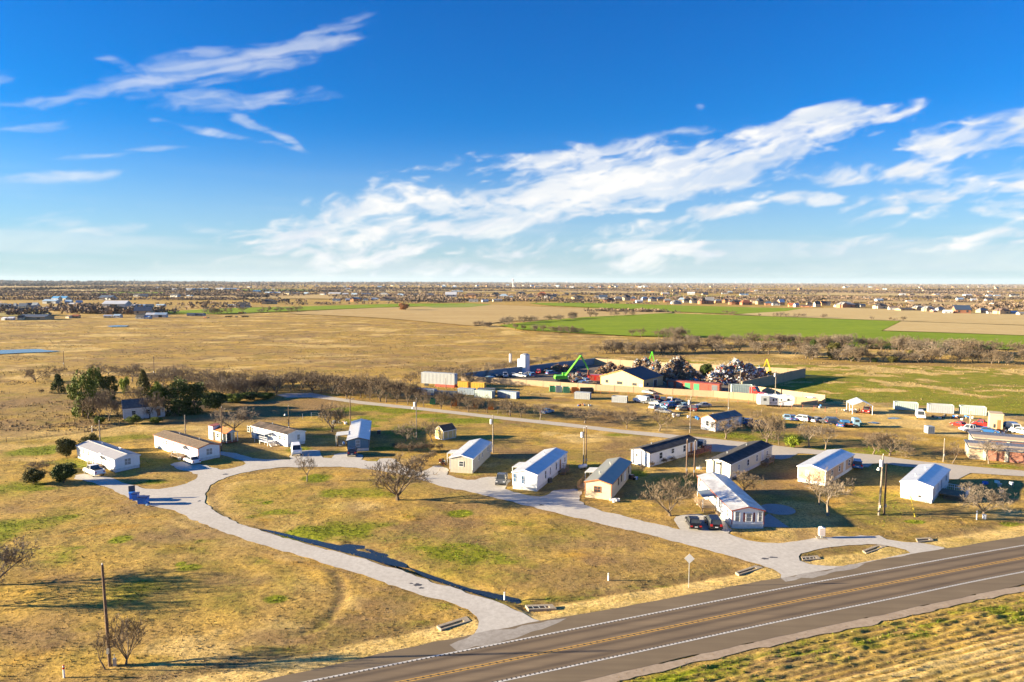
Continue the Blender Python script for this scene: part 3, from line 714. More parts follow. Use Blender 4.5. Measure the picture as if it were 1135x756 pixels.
# ------------------------------------------------------------------ mobile homes
HOME_BOXES = []
def window(parent, face, s, z, w, h, sg, W, Lh, frame=None, pane=None):
    """s: distance from the near corner along the face; face F short end, S long side, T far long side"""
    fr, pn = frame or M_trimwhite, pane or M_glass
    a = MB(); p = MB()
    def put(mb, s0, s1, z0, z1, d0, d1):
        if face == 'F': mb.box(s0, s1, -d1 * sg, -d0 * sg, z0, z1)
        elif face == 'S': mb.box(-d1, -d0, s0 * sg, s1 * sg, z0, z1)
        else: mb.box(W + d0, W + d1, s0 * sg, s1 * sg, z0, z1)
    t = 0.07
    put(a, s - w/2 - t, s + w/2 + t, z + h, z + h + t, -0.02, 0.07); put(a, s - w/2 - t, s + w/2 + t, z - t, z, -0.02, 0.08)
    put(a, s - w/2 - t, s - w/2, z, z + h, -0.02, 0.07); put(a, s + w/2, s + w/2 + t, z, z + h, -0.02, 0.07)
    put(a, s - w/2, s + w/2, z + h/2 - 0.025, z + h/2 + 0.025, -0.02, 0.05)
    if w > 1.0: put(a, s - 0.025, s + 0.025, z, z + h, -0.02, 0.052)
    put(p, s - w/2, s + w/2, z, z + h, -0.01, 0.03)
    f = a.build('window', fr, parent); p.build('pane', pn, f)
    return f
def door(parent, face, s, z, sg, W, mat=None, w=0.95, h=2.0):
    a = MB(); k = MB(); fr = MB()
    def put(mb, s0, s1, z0, z1, d0, d1):
        if face == 'F': mb.box(s0, s1, -d1 * sg, -d0 * sg, z0, z1)
        elif face == 'S': mb.box(-d1, -d0, s0 * sg, s1 * sg, z0, z1)
        else: mb.box(W + d0, W + d1, s0 * sg, s1 * sg, z0, z1)
    put(a, s - w/2, s + w/2, z, z + h, -0.02, 0.04)
    put(k, s + w*0.32, s + w*0.40, z + h*0.48, z + h*0.52, 0.04, 0.10)
    put(fr, s - w/2 - 0.1, s - w/2, z, z + h + 0.1, -0.02, 0.06); put(fr, s + w/2, s + w/2 + 0.1, z, z + h + 0.1, -0.02, 0.06); put(fr, s - w/2, s + w/2, z + h, z + h + 0.1, -0.02, 0.06)
    d = a.build('door', mat or M_door, parent); k.build('handle', M_metal, d); fr.build('door_frame', M_trimwhite, d)
    return d
def mobile_home(label, C, E, Lp, W, wall, roof, trim, name='mobile_home', cat='mobile home', skirt=0.65, eave=None, eave_py=None, rise=0.60, wins=(), doors=(), vents=2, group='mobile homes on the gravel loop', over=0.18, skirt_mat=None):
    c, e, l = g(*C), g(*E), g(*Lp)
    u = (l - c); Lh = u.length; u.normalize()
    v = Vector((-u.y, u.x, 0))
    if v.dot(e - c) < 0: v = -v
    rz = math.atan2(v.y, v.x)                    # local +X runs along the short end
    sg = 1 if Vector((-v.y, v.x, 0)).dot(u) > 0 else -1
    if W is None: W = (e - c).length
    if eave is None: eave = height_at(C, eave_py) if eave_py else 3.0
    t = empty(name, (c.x, c.y, 0), rz, label, cat, group)
    y = lambda b: b * sg
    # walls with gable ends
    b = MB()
    z0 = skirt
    ridge = eave + rise
    out = [(0, z0), (W, z0), (W, eave), (W/2, ridge - 0.03), (0, eave)]
    b.prism(out, 'y', 0, y(Lh)); b.build('wall', wall, t)
    k = MB(); k.prism([(0.04, -0.3), (W - 0.04, -0.3), (W - 0.04, z0), (0.04, z0)], 'y', y(0.04), y(Lh - 0.04)); k.build('skirting', skirt_mat or M_skirt, t)
    # roof plates
    r = MB(); th = 0.10
    sl = rise / (W / 2)
    o = over
    for sgn in (0, 1):
        xe, xr = (-o, W/2) if not sgn else (W + o, W/2)
        ze = eave - o * sl
        q = [(xe, y(-o), ze + th), (xr, y(-o), ridge + th), (xr, y(Lh + o), ridge + th), (xe, y(Lh + o), ze + th)]
        r.slab(q, th)
    r.box(W/2 - 0.12, W/2 + 0.12, y(-o - .01), y(Lh + o + .01), ridge + th - 0.03, ridge + th + 0.03)
    rf = r.build('roof', roof, t)
    # fascia on the gables and eaves
    f = MB()
    for yy in (-o - 0.03, Lh + o):
        for xe in (-o, W + o):
            ze = eave - o * sl
            f._add([(xe, y(yy), ze + th - 0.19), (W/2, y(yy), ridge + th - 0.19), (W/2, y(yy), ridge + th - 0.01), (xe, y(yy), ze + th - 0.01),
                    (xe, y(yy + 0.03), ze + th - 0.19), (W/2, y(yy + 0.03), ridge + th - 0.19), (W/2, y(yy + 0.03), ridge + th - 0.01), (xe, y(yy + 0.03), ze + th - 0.01)],
                   [(0,1,2,3),(7,6,5,4),(0,4,5,1),(3,2,6,7),(0,3,7,4),(1,5,6,2)])
    for xe in (-o - 0.03, W + o): f.box(xe, xe + 0.03, y(-o), y(Lh + o), eave - o * sl - 0.06, eave - o * sl + th - 0.012)
    f.build('fascia', trim, t)
    # corner boards
    for xx in (-0.025, W - 0.10):
        for yy in (-0.025, Lh - 0.10):
            cb = MB(); cb.box(xx, xx + 0.125, y(yy), y(yy + 0.125), z0, eave - 0.08); cb.build('corner_trim', trim, t)
    for i in range(vents):
        b_ = Lh * (0.3 + 0.42 * i); side = 1 if i % 2 == 0 else 0.45
        vb = MB(); xx = W * (0.72 if i % 2 == 0 else 0.66); zz = ridge + th - (xx - W/2) * sl
        vb.tube((xx, y(b_), zz - 0.1), (xx, y(b_), zz + 0.28), 0.09, 0.09, 8); vb.tube((xx, y(b_), zz + 0.28), (xx, y(b_), zz + 0.36), 0.17, 0.11, 8)
        vb.build('roof_vent', M_metal, t)
    for wn in wins:
        face, s, z, w, h = wn[:5]
        window(t, face, s, z, w, h, sg, W, Lh, *(wn[5:] or ()))
    for dn in doors: door(t, *dn[:3], sg, W, *(dn[3:] or ()))
    HOME_BOXES.append((c, v, u, W, Lh))
    return t, sg, W, Lh, eave, ridge
def awning(h, side, b0, b1, depth, z, mat=None, posts=True):
    t, sg, W, Lh, eave, ridge = h
    x0, x1 = (-depth, -0.02) if side == 'S' else (W + 0.02, W + depth)
    zi, zo = z, z - 0.22
    za, zb = (zo, zi) if side == 'S' else (zi, zo)
    m = MB(); m.slab([(x0, b0*sg, za), (x1, b0*sg, zb), (x1, b1*sg, zb), (x0, b1*sg, za)], 0.07)
    a = m.build('awning', mat or M_trimwhite, t)
    if posts:
        xo = x0 + 0.1 if side == 'S' else x1 - 0.1
        for b in (b0 + 0.15, b1 - 0.15):
            p = MB(); p.tube((xo, b*sg, 0), (xo, b*sg, zo - 0.05), 0.05, 0.05, 6); p.build('post', M_trimwhite, a)
def deck(h, side, b0, b1, depth, z, mat=None, rail=None, steps='near', openside=None):
    t, sg, W, Lh, eave, ridge = h
    mat = mat or M_wood; rail = rail or mat
    sx = -1 if side == 'S' else 1; xw = 0 if side == 'S' else W
    X = lambda d: xw + sx * d
    m = MB(); m.box(X(0.02), X(depth), b0*sg, b1*sg, z - 0.12, z)
    for dx in (0.15, depth - 0.15):
        for b in (b0 + 0.12, b1 - 0.12): m.box(X(dx - 0.06), X(dx + 0.06), (b - 0.06)*sg, (b + 0.06)*sg, -0.1, z - 0.12)
    d = m.build('deck', mat, t)
    r = MB()
    def railrun(p, q):
        p = Vector(p); q = Vector(q)
        for zz in (0.55, 1.0):
            r.tube((p.x, p.y, z + zz), (q.x, q.y, z + zz), 0.045, 0.045, 4)
        n = max(2, int((q - p).length / 0.28))
        for i in range(n + 1):
            a = p.lerp(q, i / n); r.tube((a.x, a.y, z), (a.x, a.y, z + 1.0), 0.05 if i % 4 == 0 else 0.02, None, 4)
    c1, c2, c3, c4 = (X(0.1), b0*sg), (X(depth - .05), b0*sg), (X(depth - .05), b1*sg), (X(0.1), b1*sg)
    railrun((*c2, 0), (*c3, 0))
    if steps != 'far': railrun((*c3, 0), (*c4, 0))
    if steps != 'near': railrun((*c1, 0), (*c2, 0))
    r.build('railing', rail, d)
    s = MB(); n = max(2, int(z / 0.19)); sgn = -1 if steps == 'near' else 1; bs = b0 if steps == 'near' else b1
    for i in range(n):
        zz = z - 0.19 * (i + 1)
        if zz < 0.03: break
        s.box(X(depth * 0.25), X(depth * 0.85), (bs + sgn * 0.28 * i)*sg, (bs + sgn * 0.28 * (i + 1))*sg, zz - 0.06, zz)
        s.box(X(depth * 0.22), X(depth * 0.25), (bs + sgn * 0.28 * i)*sg, (bs + sgn * 0.28 * (i + 1))*sg, zz - 0.2, zz)
        s.box(X(depth * 0.85), X(depth * 0.88), (bs + sgn * 0.28 * i)*sg, (bs + sgn * 0.28 * (i + 1))*sg, zz - 0.2, zz)
    if s.v: s.build('steps', mat, d)

# nearest the tall evergreens, grey roof
H1 = mobile_home("white mobile home with a ridged grey roof beside the round dark shrubs", (127.8,523.7), (151.9,519), (85.7,507), 4.7, M_white, M_greyroof, M_trimwhite, eave_py=509.4,
     wins=[('F',2.4,1.1,1.15,1.25,M_trimwhite,M_blind),('S',15.3,1.5,.55,.9),('S',12.7,1.5,.55,.9),('S',2.2,1.3,.9,1.0,M_trimwhite,M_blind),('T',5,1.3,1.1,1)], doors=[('S',6.8,.72),('T',9,.7)])
awning(H1, 'S', 5.4, 8.4, 2.0, 2.65); deck(H1, 'S', 5.2, 8.6, 1.9, .55, rail=M_wood)
H2 = mobile_home("white mobile home with a brown shingle roof edged in red trim", (220,511.9), (241.3,508.0), (171.3,495.6), 4.8, M_white, M_shbrown, M_trimred, eave_py=497.2,
     wins=[('F',2.4,1.1,1.25,1.3,M_trimwhite,M_blind),('S',15.9,1.5,.55,1.0),('S',14.1,1.5,.55,1.0),('S',11,1.5,.6,.9),('S',2.5,1.5,.7,.8,M_trimwhite,M_blind)], doors=[('S',6.6,.72),('T',9,.7)])
awning(H2, 'S', 5.2, 8.2, 1.9, 2.7); deck(H2, 'S', 5.0, 8.6, 2.0, .6)
H4 = mobile_home("white mobile home with patchy dark brown shingles and a recessed blue porch", (318.9,495.6), (338.5,492.6), (279,485), 4.7, M_white, M_shpatch, M_trimwhite, eave_py=481.8,
     wins=[('F',2.9,1.25,.7,1.2,M_trimwhite,M_blind),('S',16.5,1.3,1.0,1.3),('S',14.8,1.3,.6,1.3),('S',3.0,1.4,.8,.9),('S',1.3,1.4,.6,.9)], doors=[('S',7.6,.72),('T',9,.7)])
awning(H4, 'S', 5.9, 10.5, 2.2, 2.65); deck(H4, 'S', 4.5, 8.0, 2.4, .85, mat=M_trimwhite)
t, sg, W, Lh, ev, rd = H4
m = MB(); m.box(-0.05, -0.004, 8.2*sg, 13.0*sg, .75, 2.55); m.build('porch_recess_sheet', plain("dark_blue_recess_sheet", (0.04,0.16,0.27), .6), t)  # flat dark blue sheet standing in for the depth of the recessed porch
H5 = mobile_home("grey-blue mobile home with a white metal roof, end-on to the gravel road", (408.9,499.6), (385,499.7), (411.2,477.4), 4.75, M_grayblue, M_metalroof, M_trimdark, eave_py=487.6,
     wins=[('F',2.4,1.05,.85,1.45,M_trimwhite,M_blind),('S',5,1.4,.9,.9),('S',12,1.4,.9,.9),('T',8,1.3,.9,1)], doors=[('S',8.5,.7),('T',6,.7)], vents=0)
awning(H5, 'T', 5.5, 9.5, 2.9, 2.7, M_metalroof2); deck(H5, 'T', 5.5, 9.2, 2.6, .6)
H6 = mobile_home("beige mobile home with a white metal roof and a white-framed square end window", (523.9,524.8), (498.1,522.6), (543.9,504.8), 4.75, M_beige, M_metalroof, M_trimwhite, eave_py=508.6,
     wins=[('F',2.35,1.35,.85,.95),('S',4.6,1.5,.6,1.2),('S',7.2,1.5,.5,1.0),('S',12,1.5,.6,1.0),('T',8,1.3,1,1)], doors=[('S',15,.7),('T',6,.7)], skirt_mat=M_beige)
awning(H6, 'T', 6, 9, 2.6, 2.4, M_metalroof2)
H7 = mobile_home("long white mobile home whose end wall has two narrow blue-grey windows", (595.2,545), (568,541.0), (628.1,517.8), 4.8, M_white, M_metalroof, M_trimwhite, eave_py=526.2,
     wins=[('F',2.75,1.25,.45,1.4,M_trimwhite,plain('blue_shade_pane',(.10,.17,.28),.3)),('F',4.35,1.35,.55,1.5,M_trimwhite,plain('blue_shade_pane',(.10,.17,.28),.3)),('S',4.6,1.25,.6,1.4),('S',7.4,1.25,.35,1.4),('S',11.0,1.25,.6,1.4),('S',16.5,1.5,.9,.9,M_trimwhite,M_blind),('T',8,1.3,1,1)], doors=[('S',13.5,.7,M_doorbrown),('T',6,.7)], vents=2)
awning(H7, 'T', 6, 10, 2.6, 2.5, M_metalroof2); deck(H7, 'S', 12.2, 14.6, 1.6, .6, steps='near')
H8 = mobile_home("cream mobile home with an olive-grey roof outlined in orange trim", (677.4,554.4), (650.9,550.4), (699.6,527.6), 4.75, M_cream, M_oliveroof, M_trimorange, eave_py=537.0,
     wins=[('F',2.5,1.2,1.15,.95,M_trimorange),('S',5.3,1.3,.55,1.2,M_trimdark),('S',7.7,1.3,.6,1.2,M_trimdark),('S',10.6,.9,.8,1.7,M_trimwhite,M_blind),('S',13.6,1.3,.5,1.2,M_trimdark),('T',8,1.3,1,1)], doors=[('S',10.6,.7),('T',6.6,.7)], skirt_mat=M_cream)
awning(H8, 'T', 8, 11.5, 2.4, 2.4, M_metalroof2); deck(H8, 'T', 3.2, 6.6, 2.4, .55)
H9 = mobile_home("white mobile home with a flat-looking black roof and a red-brown deck", (720,518), (697.2,513.4), (772.8,501.7), 4.8, M_white, M_shdark, M_trimdark, eave_py=502.4, rise=.6,
     wins=[('S',3.9,1.2,1.0,1.25,M_trimwhite),('S',8.3,1.6,.95,.9,M_trimwhite),('S',12.8,1.2,.95,1.3,M_trimwhite),('S',21,1.3,1.1,1.1,M_trimwhite,M_blind),('F',3.3,1.8,.35,.35,M_trimdark),('T',8,1.3,1,1)], doors=[('S',15.5,.72,M_doorbrown),('T',6,.7)], vents=1)
deck(H9, 'S', 14.3, 20, 2.4, .75, mat=M_redwood)
t, sg, W, Lh, ev, rd = H9
for s0, hh in ((2.0, ev + .25), (4.05, ev)):
    m = MB(); m.box(s0, s0 + .22, -.16*sg, -.01*sg, .1, hh); m.build('downpipe', plain('slate_trim', (.25,.28,.36), .6), t)
H10 = mobile_home("long cream mobile home with a black roof, behind the nearest white home", (809,532.2), (783.9,526.5), (855,509), 4.8, plain("pale_cream_siding", (.72,.66,.50), .6, var=.06, ribs=('Z', .2, .02)), M_shdark, M_trimwhite, eave_py=515.0, rise=.62,
     wins=[('S',4.0,1.3,.7,.9,M_trimwhite,M_blind),('S',8.5,1.2,.9,1.2,M_trimwhite),('S',13.0,1.2,.9,1.3,M_trimwhite,M_blind),('S',18.5,1.4,.9,.9,M_trimwhite,M_blind),('F',2.4,2.75,.9,.22,M_trimdark),('T',8,1.3,1,1)], doors=[('S',16,.72),('T',6,.7)], vents=2)
deck(H10, 'S', 15, 18, 1.8, .7)
H11 = mobile_home("nearest white mobile home, its end window set between dark red shutters", (810.9,585.6), (844.8,584.2), (773.3,544.3), 5.0, M_white, plain("stained_metal_roof", (.66,.65,.64), .35, .4, var=.35, scale=.55, ribs=('Y', .6, .03)), M_trimred, eave_py=565.8,
     wins=[('F',2.65,1.15,.85,1.25,M_trimwhite,M_blind),('F',.85,1.15,.7,1.5,M_trimwhite,M_blind),('F',4.4,1.15,.55,1.5,M_trimwhite,M_blind),('S',2.0,1.2,.6,1.2,M_trimwhite),('S',17.5,1.2,1.0,1.4,M_trimwhite),('S',12.8,1.3,.7,1.1,M_trimwhite),('S',6.0,1.3,.7,1.1,M_trimwhite,M_blind)], doors=[('S',9.3,.72),('T',10,.7)], vents=0)
awning(H11, 'S', 7.6, 11.2, 2.4, 2.75, plain("dark_blue_grey_awning", (.16,.20,.25), .5)); deck(H11, 'S', 7.6, 12.2, 2.6, .65, mat=M_wood)
t, sg, W, Lh, ev, rd = H11
for s0 in (1.78, 3.34):
    m = MB(); m.box(s0 - .02, s0 + .22, -.05*sg, -.002*sg, 1.05, 2.5); m.build('shutter', plain('dark_red_shutter', (.16,.02,.02), .6), t)
H12 = mobile_home("peach mobile home with a white metal roof behind a bare tree", (914.6,539.3), (884.4,536.5), (945.5,519.5), 5.1, M_peach, M_metalroof, M_trimwhite, eave_py=522.0,
     wins=[('F',3.3,1.4,.5,1.0,M_trimwhite,M_blind),('S',3.5,1.3,.8,1.1,M_trimwhite),('S',8,1.3,.8,1.1,M_trimwhite),('S',14,1.3,.8,1.1,M_trimwhite),('T',8,1.3,1,1)], doors=[('S',11,.72),('T',6,.7)], vents=0)
H13 = mobile_home("stark white mobile home with a windowless end wall, rightmost of the mobile homes", (1032.8,558.1), (1002.8,554.0), (1051.3,537.4), 4.9, plain('plain_white_panel', (.80,.80,.79), .6, var=.05), M_metalroof, M_trimwhite, eave_py=539.7,
     wins=[('S',1.6,1.2,.4,1.5,M_trimwhite),('S',4.6,1.2,.5,1.4,M_trimwhite,M_blind),('S',12,1.4,.9,1.0,M_trimwhite,M_blind),('T',8,1.3,1,1),('F',1.9,.75,.3,.25,M_trimdark)], doors=[('S',7.5,.72,plain('blue_grey_door',(.2,.27,.36),.5)),('T',6,.7)], vents=2)
deck(H13, 'S', 5.2, 9.0, 4.2, .7, mat=M_wood, rail=M_trimwhite)

# small buildings
H3 = mobile_home("tiny yellow and white cabin with an orange roof behind the brown utility pole", (247.2,491.5), (259.6,490.2), (233,487.5), 2.9, plain('faded_yellow_siding', (.70,.58,.30), .7, var=.3, ribs=('Z', .2, .02)), M_orangeroof, M_trimwhite, name='cabin', cat='cabin', skirt=.35, eave=2.55, rise=.75, group=None,
     wins=[('S',2.2,1.1,.9,.9),('S',4.4,1.1,.6,.9,M_trimwhite,M_blind)], doors=[('F',1.5,.45,M_darkmetal)], vents=0, skirt_mat=M_redwood)
t, sg, W, Lh, ev, rd = H3
m = MB(); m.box(0, W, -1.6*sg, 0, .18, .34); m.build('porch_floor', M_redwood, t)
for xx in (.08, W/2, W - .08):
    m = MB(); m.box(xx - .06, xx + .06, -1.55*sg, -1.43*sg, .34, ev); m.build('porch_post', M_trimwhite, t)
m = MB(); m.slab([(-.15, -1.75*sg, ev + .02), (W/2, -1.75*sg, rd + .06), (W/2, -.19*sg, rd + .06), (-.15, -.19*sg, ev + .02)], .07); m.slab([(W + .15, -1.75*sg, ev + .02), (W/2, -1.75*sg, rd + .06), (W/2, -.19*sg, rd + .06), (W + .15, -.19*sg, ev + .02)], .07); m.build('porch_roof', M_orangeroof, t)
m = MB(); m.prism([(0.02, ev), (W - .02, ev), (W/2, rd - .04)], 'y', -1.5*sg, -1.42*sg); m.build('porch_gable', plain('blue_gable',(.36,.47,.58),.6), t)
m = MB(); m.box(-.3, W*.55, (Lh - 1.9)*sg, (Lh + .05)*sg, .3, 3.6); m.build('rear_tower', M_trimwhite, t)
m = MB(); m.slab([(-.45, (Lh - 2.1)*sg, 3.62), (W*.6, (Lh - 2.1)*sg, 3.8), (W*.6, (Lh + .2)*sg, 3.8), (-.45, (Lh + .2)*sg, 3.62)], .1); m.build('tower_roof', M_redroof, t)
SH = mobile_home("small yellow plank shed with a brown barn roof behind the bare trees", (491.5,487.8), (482.7,484.8), (505.4,484.9), 3.1, M_yshed, M_shbrown, M_trimwhite, name='shed', cat='shed', skirt=.15, eave=2.1, rise=1.15, group=None, wins=[('F',1.55,1.9,.4,.4)], doors=[('S',2.2,.15,M_yshed,1.4,1.75)], vents=0, over=.1)

# white house half hidden in the trees
HT1 = mobile_home("white house with a grey gabled roof half hidden among bare trees and evergreens", (137,465.5), (129,463), (183,461.5), 8.0, plain('weathered_white_board', (.62,.62,.62), .7, var=.15, ribs=('Z', .2, .02)), plain('faded_grey_shingle', (.19,.165,.14), .9, var=.35), M_trimwhite, name='farmhouse', cat='house', skirt=.3, eave=3.0, rise=1.9, group=None,
     wins=[('F',2.2,1.1,.9,1.2),('F',5.6,1.1,.9,1.2),('S',2.5,1.2,.9,1.1),('S',6,1.2,.9,1.1),('S',11,1.2,.9,1.1),('T',3,1.2,.9,1.1)], doors=[('S',8.6,.32,M_doorbrown),('F',3.9,.3,M_door)], vents=1)
HT2 = mobile_home("small white trailer house with a rusting grey roof beyond the park road", (793,478.5), (787.5,476.4), (822,472.3), 4.6, M_white, plain('rusting_grey_roof', (.27,.23,.20), .7, var=.35, scale=.6, ribs=('Y', .4, .03)), M_trimorange, name='trailer_house', cat='house', skirt=.4, eave=2.9, rise=1.0, group=None,
     wins=[('S',2.2,1.1,.8,1.2,M_trimwhite,M_blind),('S',6,1.1,.8,1.2),('S',12,1.1,.8,1.2),('F',2.5,1.1,.8,1.2)], doors=[('S',4.2,.42)], vents=1)

# small metal stoops, steps and clutter beside the homes
def clutter(px, py, n, seed, label, name='yard_clutter', rad=1.0, mats=None):
    rnd = random.Random(seed); p = g(px, py)
    e = empty(name, (p.x, p.y, 0), rnd.uniform(0, 3), label, 'yard clutter')
    kinds = ['tub', 'chair', 'crate', 'box', 'bucket']
    mats = mats or [M_bluebin, M_trimwhite, M_wood, M_darkmetal, M_redwood, M_black, M_metal]
    for i in range(n):
        k = rnd.choice(kinds); a = rnd.uniform(0, 6.28); r = rnd.uniform(0.1, rad); x, y = r * math.cos(a), r * math.sin(a); s = rnd.uniform(.7, 1.2)
        m = MB(); m.M = Matrix.Translation((x, y, 0)) @ Matrix.Rotation(rnd.uniform(0, 3), 4, 'Z') @ Matrix.Scale(s, 4)
        if k in ('tub', 'bucket'):
            m.tube((0,0,0), (0,0,.55), .26, .33, 10); m.tube((0,0,.5), (0,0,.56), .36, .36, 10)
        elif k == 'chair':
            m.box(-.25,.25,-.25,.25,.4,.45); m.box(-.25,.25,.2,.25,.45,.95)
            for xx in (-.23,.2):
                for yy in (-.23,.2): m.box(xx,xx+.03,yy,yy+.03,0,.4)
        else:
            m.box(-.35,.35,-.25,.25,0,.06)
            for q in ((-.35,-.31,-.25,.25),(.31,.35,-.25,.25),(-.31,.31,-.25,-.21),(-.31,.31,.21,.25)): m.box(*q,.06,.45)
        m.build(k, rnd.choice(mats), e)
    return e
# ------------------------------------------------------------------ yard things
clutter(119,515,6,1,"chairs and tubs cluttering the porch corner of the grey-roofed home")
clutter(204,509,7,2,"furniture and boxes heaped by the brown-roofed home's porch")
clutter(379,494,5,3,"boxes and a chair left of the grey-blue home's end wall")
clutter(489,514,8,4,"scattered chairs and crates left of the beige home", rad=1.8)
clutter(649,541,5,5,"boards and boxes left of the cream orange-trimmed home")
clutter(797,571,6,6,"crates and toys below the dark awning of the nearest home")
clutter(703,532,4,7,"tubs beside the far corner of the cream orange-trimmed home")
clutter(851,512,5,8,"boxes on the drive beside the long cream home")
clutter(372,470,7,9,"junk lying behind the grey-blue home", rad=3.0)
clutter(776,520,4,10,"pale buckets near the twin brown poles", mats=[M_trimwhite, M_metal])
clutter(1109,540,6,11,"pale boards and tubs lying in the shade right of the rightmost home", rad=4.5, mats=[M_trimwhite, M_metal, M_bluebin])
clutter(680,554.6,4,12,"white pails under the end wall of the cream home", mats=[M_trimwhite], rad=1.2)

def planter_tank():
    p = g(646,520)
    e = empty('propane_tank', (p.x, p.y, 0), .6, "silvery propane tank at the foot of the paired poles", 'propane tank')
    m = MB(); m.tube((-.85,0,.62), (.85,0,.62), .38, .38, 14); m.blob((-.85,0,.62), (.22,.37,.37), jit=0, sub=2); m.blob((.85,0,.62), (.22,.37,.37), jit=0, sub=2); m.build('tank', M_trimwhite, e, smooth=True)
    m = MB(); m.tube((0,0,.98), (0,0,1.12), .14, .14, 10); m.build('dome', M_metal, e)
    for x in (-.5,.5):
        m = MB(); m.box(x-.05,x+.05,-.25,.25,0,.3); m.build('leg', M_darkmetal, e)
planter_tank()
def ac_unit(px, py, rz, label):
    p = g(px, py); e = empty('air_conditioner', (p.x, p.y, 0), rz, label, 'air conditioner')
    m = MB(); m.box(-.42,.42,-.42,.42,.05,.85); m.build('housing', M_darkmetal, e)
    m = MB(); m.tube((0,0,.85), (0,0,.90), .33, .33, 12); m.build('fan_grille', M_metal, e)
    m = MB(); m.box(-.5,.5,-.5,.5,-.05,.05); m.build('pad', M_conc, e)
ac_unit(608.5,534.5,.8,"dark air conditioner against the side of the long white home")
ac_unit(700,531,.9,"dark air conditioner beside the cream orange-trimmed home")
ac_unit(420,481,.1,"small black unit standing in the shade right of the grey-blue home")

def dumpster(px, py, rz, label, sx=1.0, lid='closed', group='blue refuse bins by the gravel road'):
    p = g(px, py); e = empty('refuse_bin', (p.x, p.y, 0.03), rz, label, 'refuse bin', group)
    m = MB(); w, d, h = .46*sx, .56, 1.3
    m._add([(-w*.82,-d*.8,.15),(w*.82,-d*.8,.15),(w*.82,d*.8,.15),(-w*.82,d*.8,.15),(-w,-d,h),(w,-d,h),(w,d,h),(-w,d,h)], [(0,3,2,1),(4,5,6,7),(0,1,5,4),(1,2,6,5),(2,3,7,6),(3,0,4,7)])
    m.box(-w-.04,w+.04,-d-.04,d+.04,h-.10,h-.02); m.build('body', M_bluebin, e)
    m = MB()
    if lid == 'closed':
        m.prism([(-d-.07,h),(d+.05,h),(d+.05,h+.09),(0,h+.17),(-d-.07,h+.10)], 'x', -w-.05, w+.05)
    else:
        m.slab([(-w-.05,d*.95,h),(w+.05,d*.95,h),(w+.05,d*1.35,h+.95),(-w-.05,d*1.35,h+.95)], .06)
    m.build('lid', M_darkblue if lid == 'closed' else plain('grey_lid',(.10,.10,.10),.6), e)
    m = MB(); m.tube((-w*.8,d*.8,.14), (w*.8,d*.8,.14), .035, None, 6); m.build('axle', M_darkmetal, e)
    for x in (-w*.86, w*.86):
        m = MB(); m.tube((x-.05,d*.8,.14), (x+.05,d*.8,.14), .14, None, 10); m.build('wheel', M_rubber, e)
    m = MB(); m.tube((-w*.5,d+.12,h-.02), (w*.5,d+.12,h-.02), .03, None, 6); m.build('handle', M_darkblue, e)
dumpster(146.5,553.8,.5,"blue refuse bin with its grey lid standing open, leftmost of the bins", 1.0, 'open')
dumpster(150.6,555.2,.15,"dark-lidded refuse bin behind the bin with the open grey lid", .95)
dumpster(156.3,559,.25,"bright blue refuse bin nearest the camera, with a closed dark lid", 1.0)
dumpster(161.2,559.2,.05,"refuse bin with a dark blue lid at the right end of the bins", 1.0)
m = MB(); m.blob((0,0,.22),(.34,.28,.24),seed=3); m.build('rubbish_bag', plain('pale_blue_bag',(.45,.60,.68),.4), label="pale blue rubbish bag beside the rightmost refuse bin", cat='rubbish bag', loc=g(163.6,561.0))

# ------------------------------------------------------------------ poles
def pole(px, py, top, label, mat=None, transformer=0, arm=False, lean=0.0, thick=0.15, light=False, group='wooden utility poles'):
    p = g(px, py); h = height_at((px, py), top)
    e = empty('utility_pole', (p.x, p.y, 0), random.uniform(-.4, .4), label, 'utility pole', group)
    m = MB(); m.tube((0,0,-.3), (lean*.6,0,h*.55), thick, thick*.85, 8); m.tube((lean*.6,0,h*.55), (lean,0,h), thick*.85, thick*.68, 8); m.build('pole', mat or M_pole, e)
    if arm:
        m = MB(); m.box(lean-1.1,lean+1.1,-.2,-.1,h-.75,h-.62)
        a = m.build('crossarm', mat or M_pole, e)
        for x in (-1.0,-.5,.5,1.0):
            m = MB(); m.tube((lean+x,-.15,h-.62), (lean+x,-.15,h-.45), .05, .035, 6); m.build('insulator', M_trimwhite, a)
    else:
        m = MB(); m.tube((lean,0,h), (lean,0,h+.16), .05, .035, 6); m.build('insulator', M_trimwhite, e)
    for k in range(transformer):
        m = MB(); zz = h - 1.9; m.tube((lean-.42,-.05,zz), (lean-.42,-.05,zz+1.0), .26, .26, 10); m.tube((lean-.42,-.05,zz+1.0), (lean-.42,-.05,zz+1.08), .28, .2, 10)
        t = m.build('transformer', M_trimwhite, e)
        m = MB(); m.tube((lean-.42,-.05,zz+1.05), (lean-.42,-.05,zz+1.3), .05, .03, 6); m.build('bushing', M_darkmetal, t)
    if light:
        m = MB(); m.tube((lean,0,h-2.4), (lean-.9,0,h-2.1), .03, None, 5); l_ = m.build('lamp_arm', M_metal, e)
        m = MB(); m.tube((lean-.95,0,h-2.45), (lean-.95,0,h-2.05), .26, .12, 8); m.build('lamp_head', M_trimwhite, l_)
    m = MB(); m.box(-.12,.12,-thick-.14,-thick+.02,1.3,1.8); m.build('meter_box', M_metal, e)
    return e
pole(122,737,626,"tall dark utility pole beside the small bare tree near the highway", thick=.17, lean=-.3, arm=False)
pole(111,490,466.5,"grey utility pole just behind the grey-roofed mobile home", M_polegrey)
pole(205.6,483,460.5,"grey utility pole behind the brown-roofed mobile home", M_polegrey)
pole(245.6,500,451.5,"brown utility pole in front of the tiny orange-roofed cabin", lean=.3)
pole(320.3,476,450,"utility pole with a lamp behind the patchy-roofed mobile home", light=True)
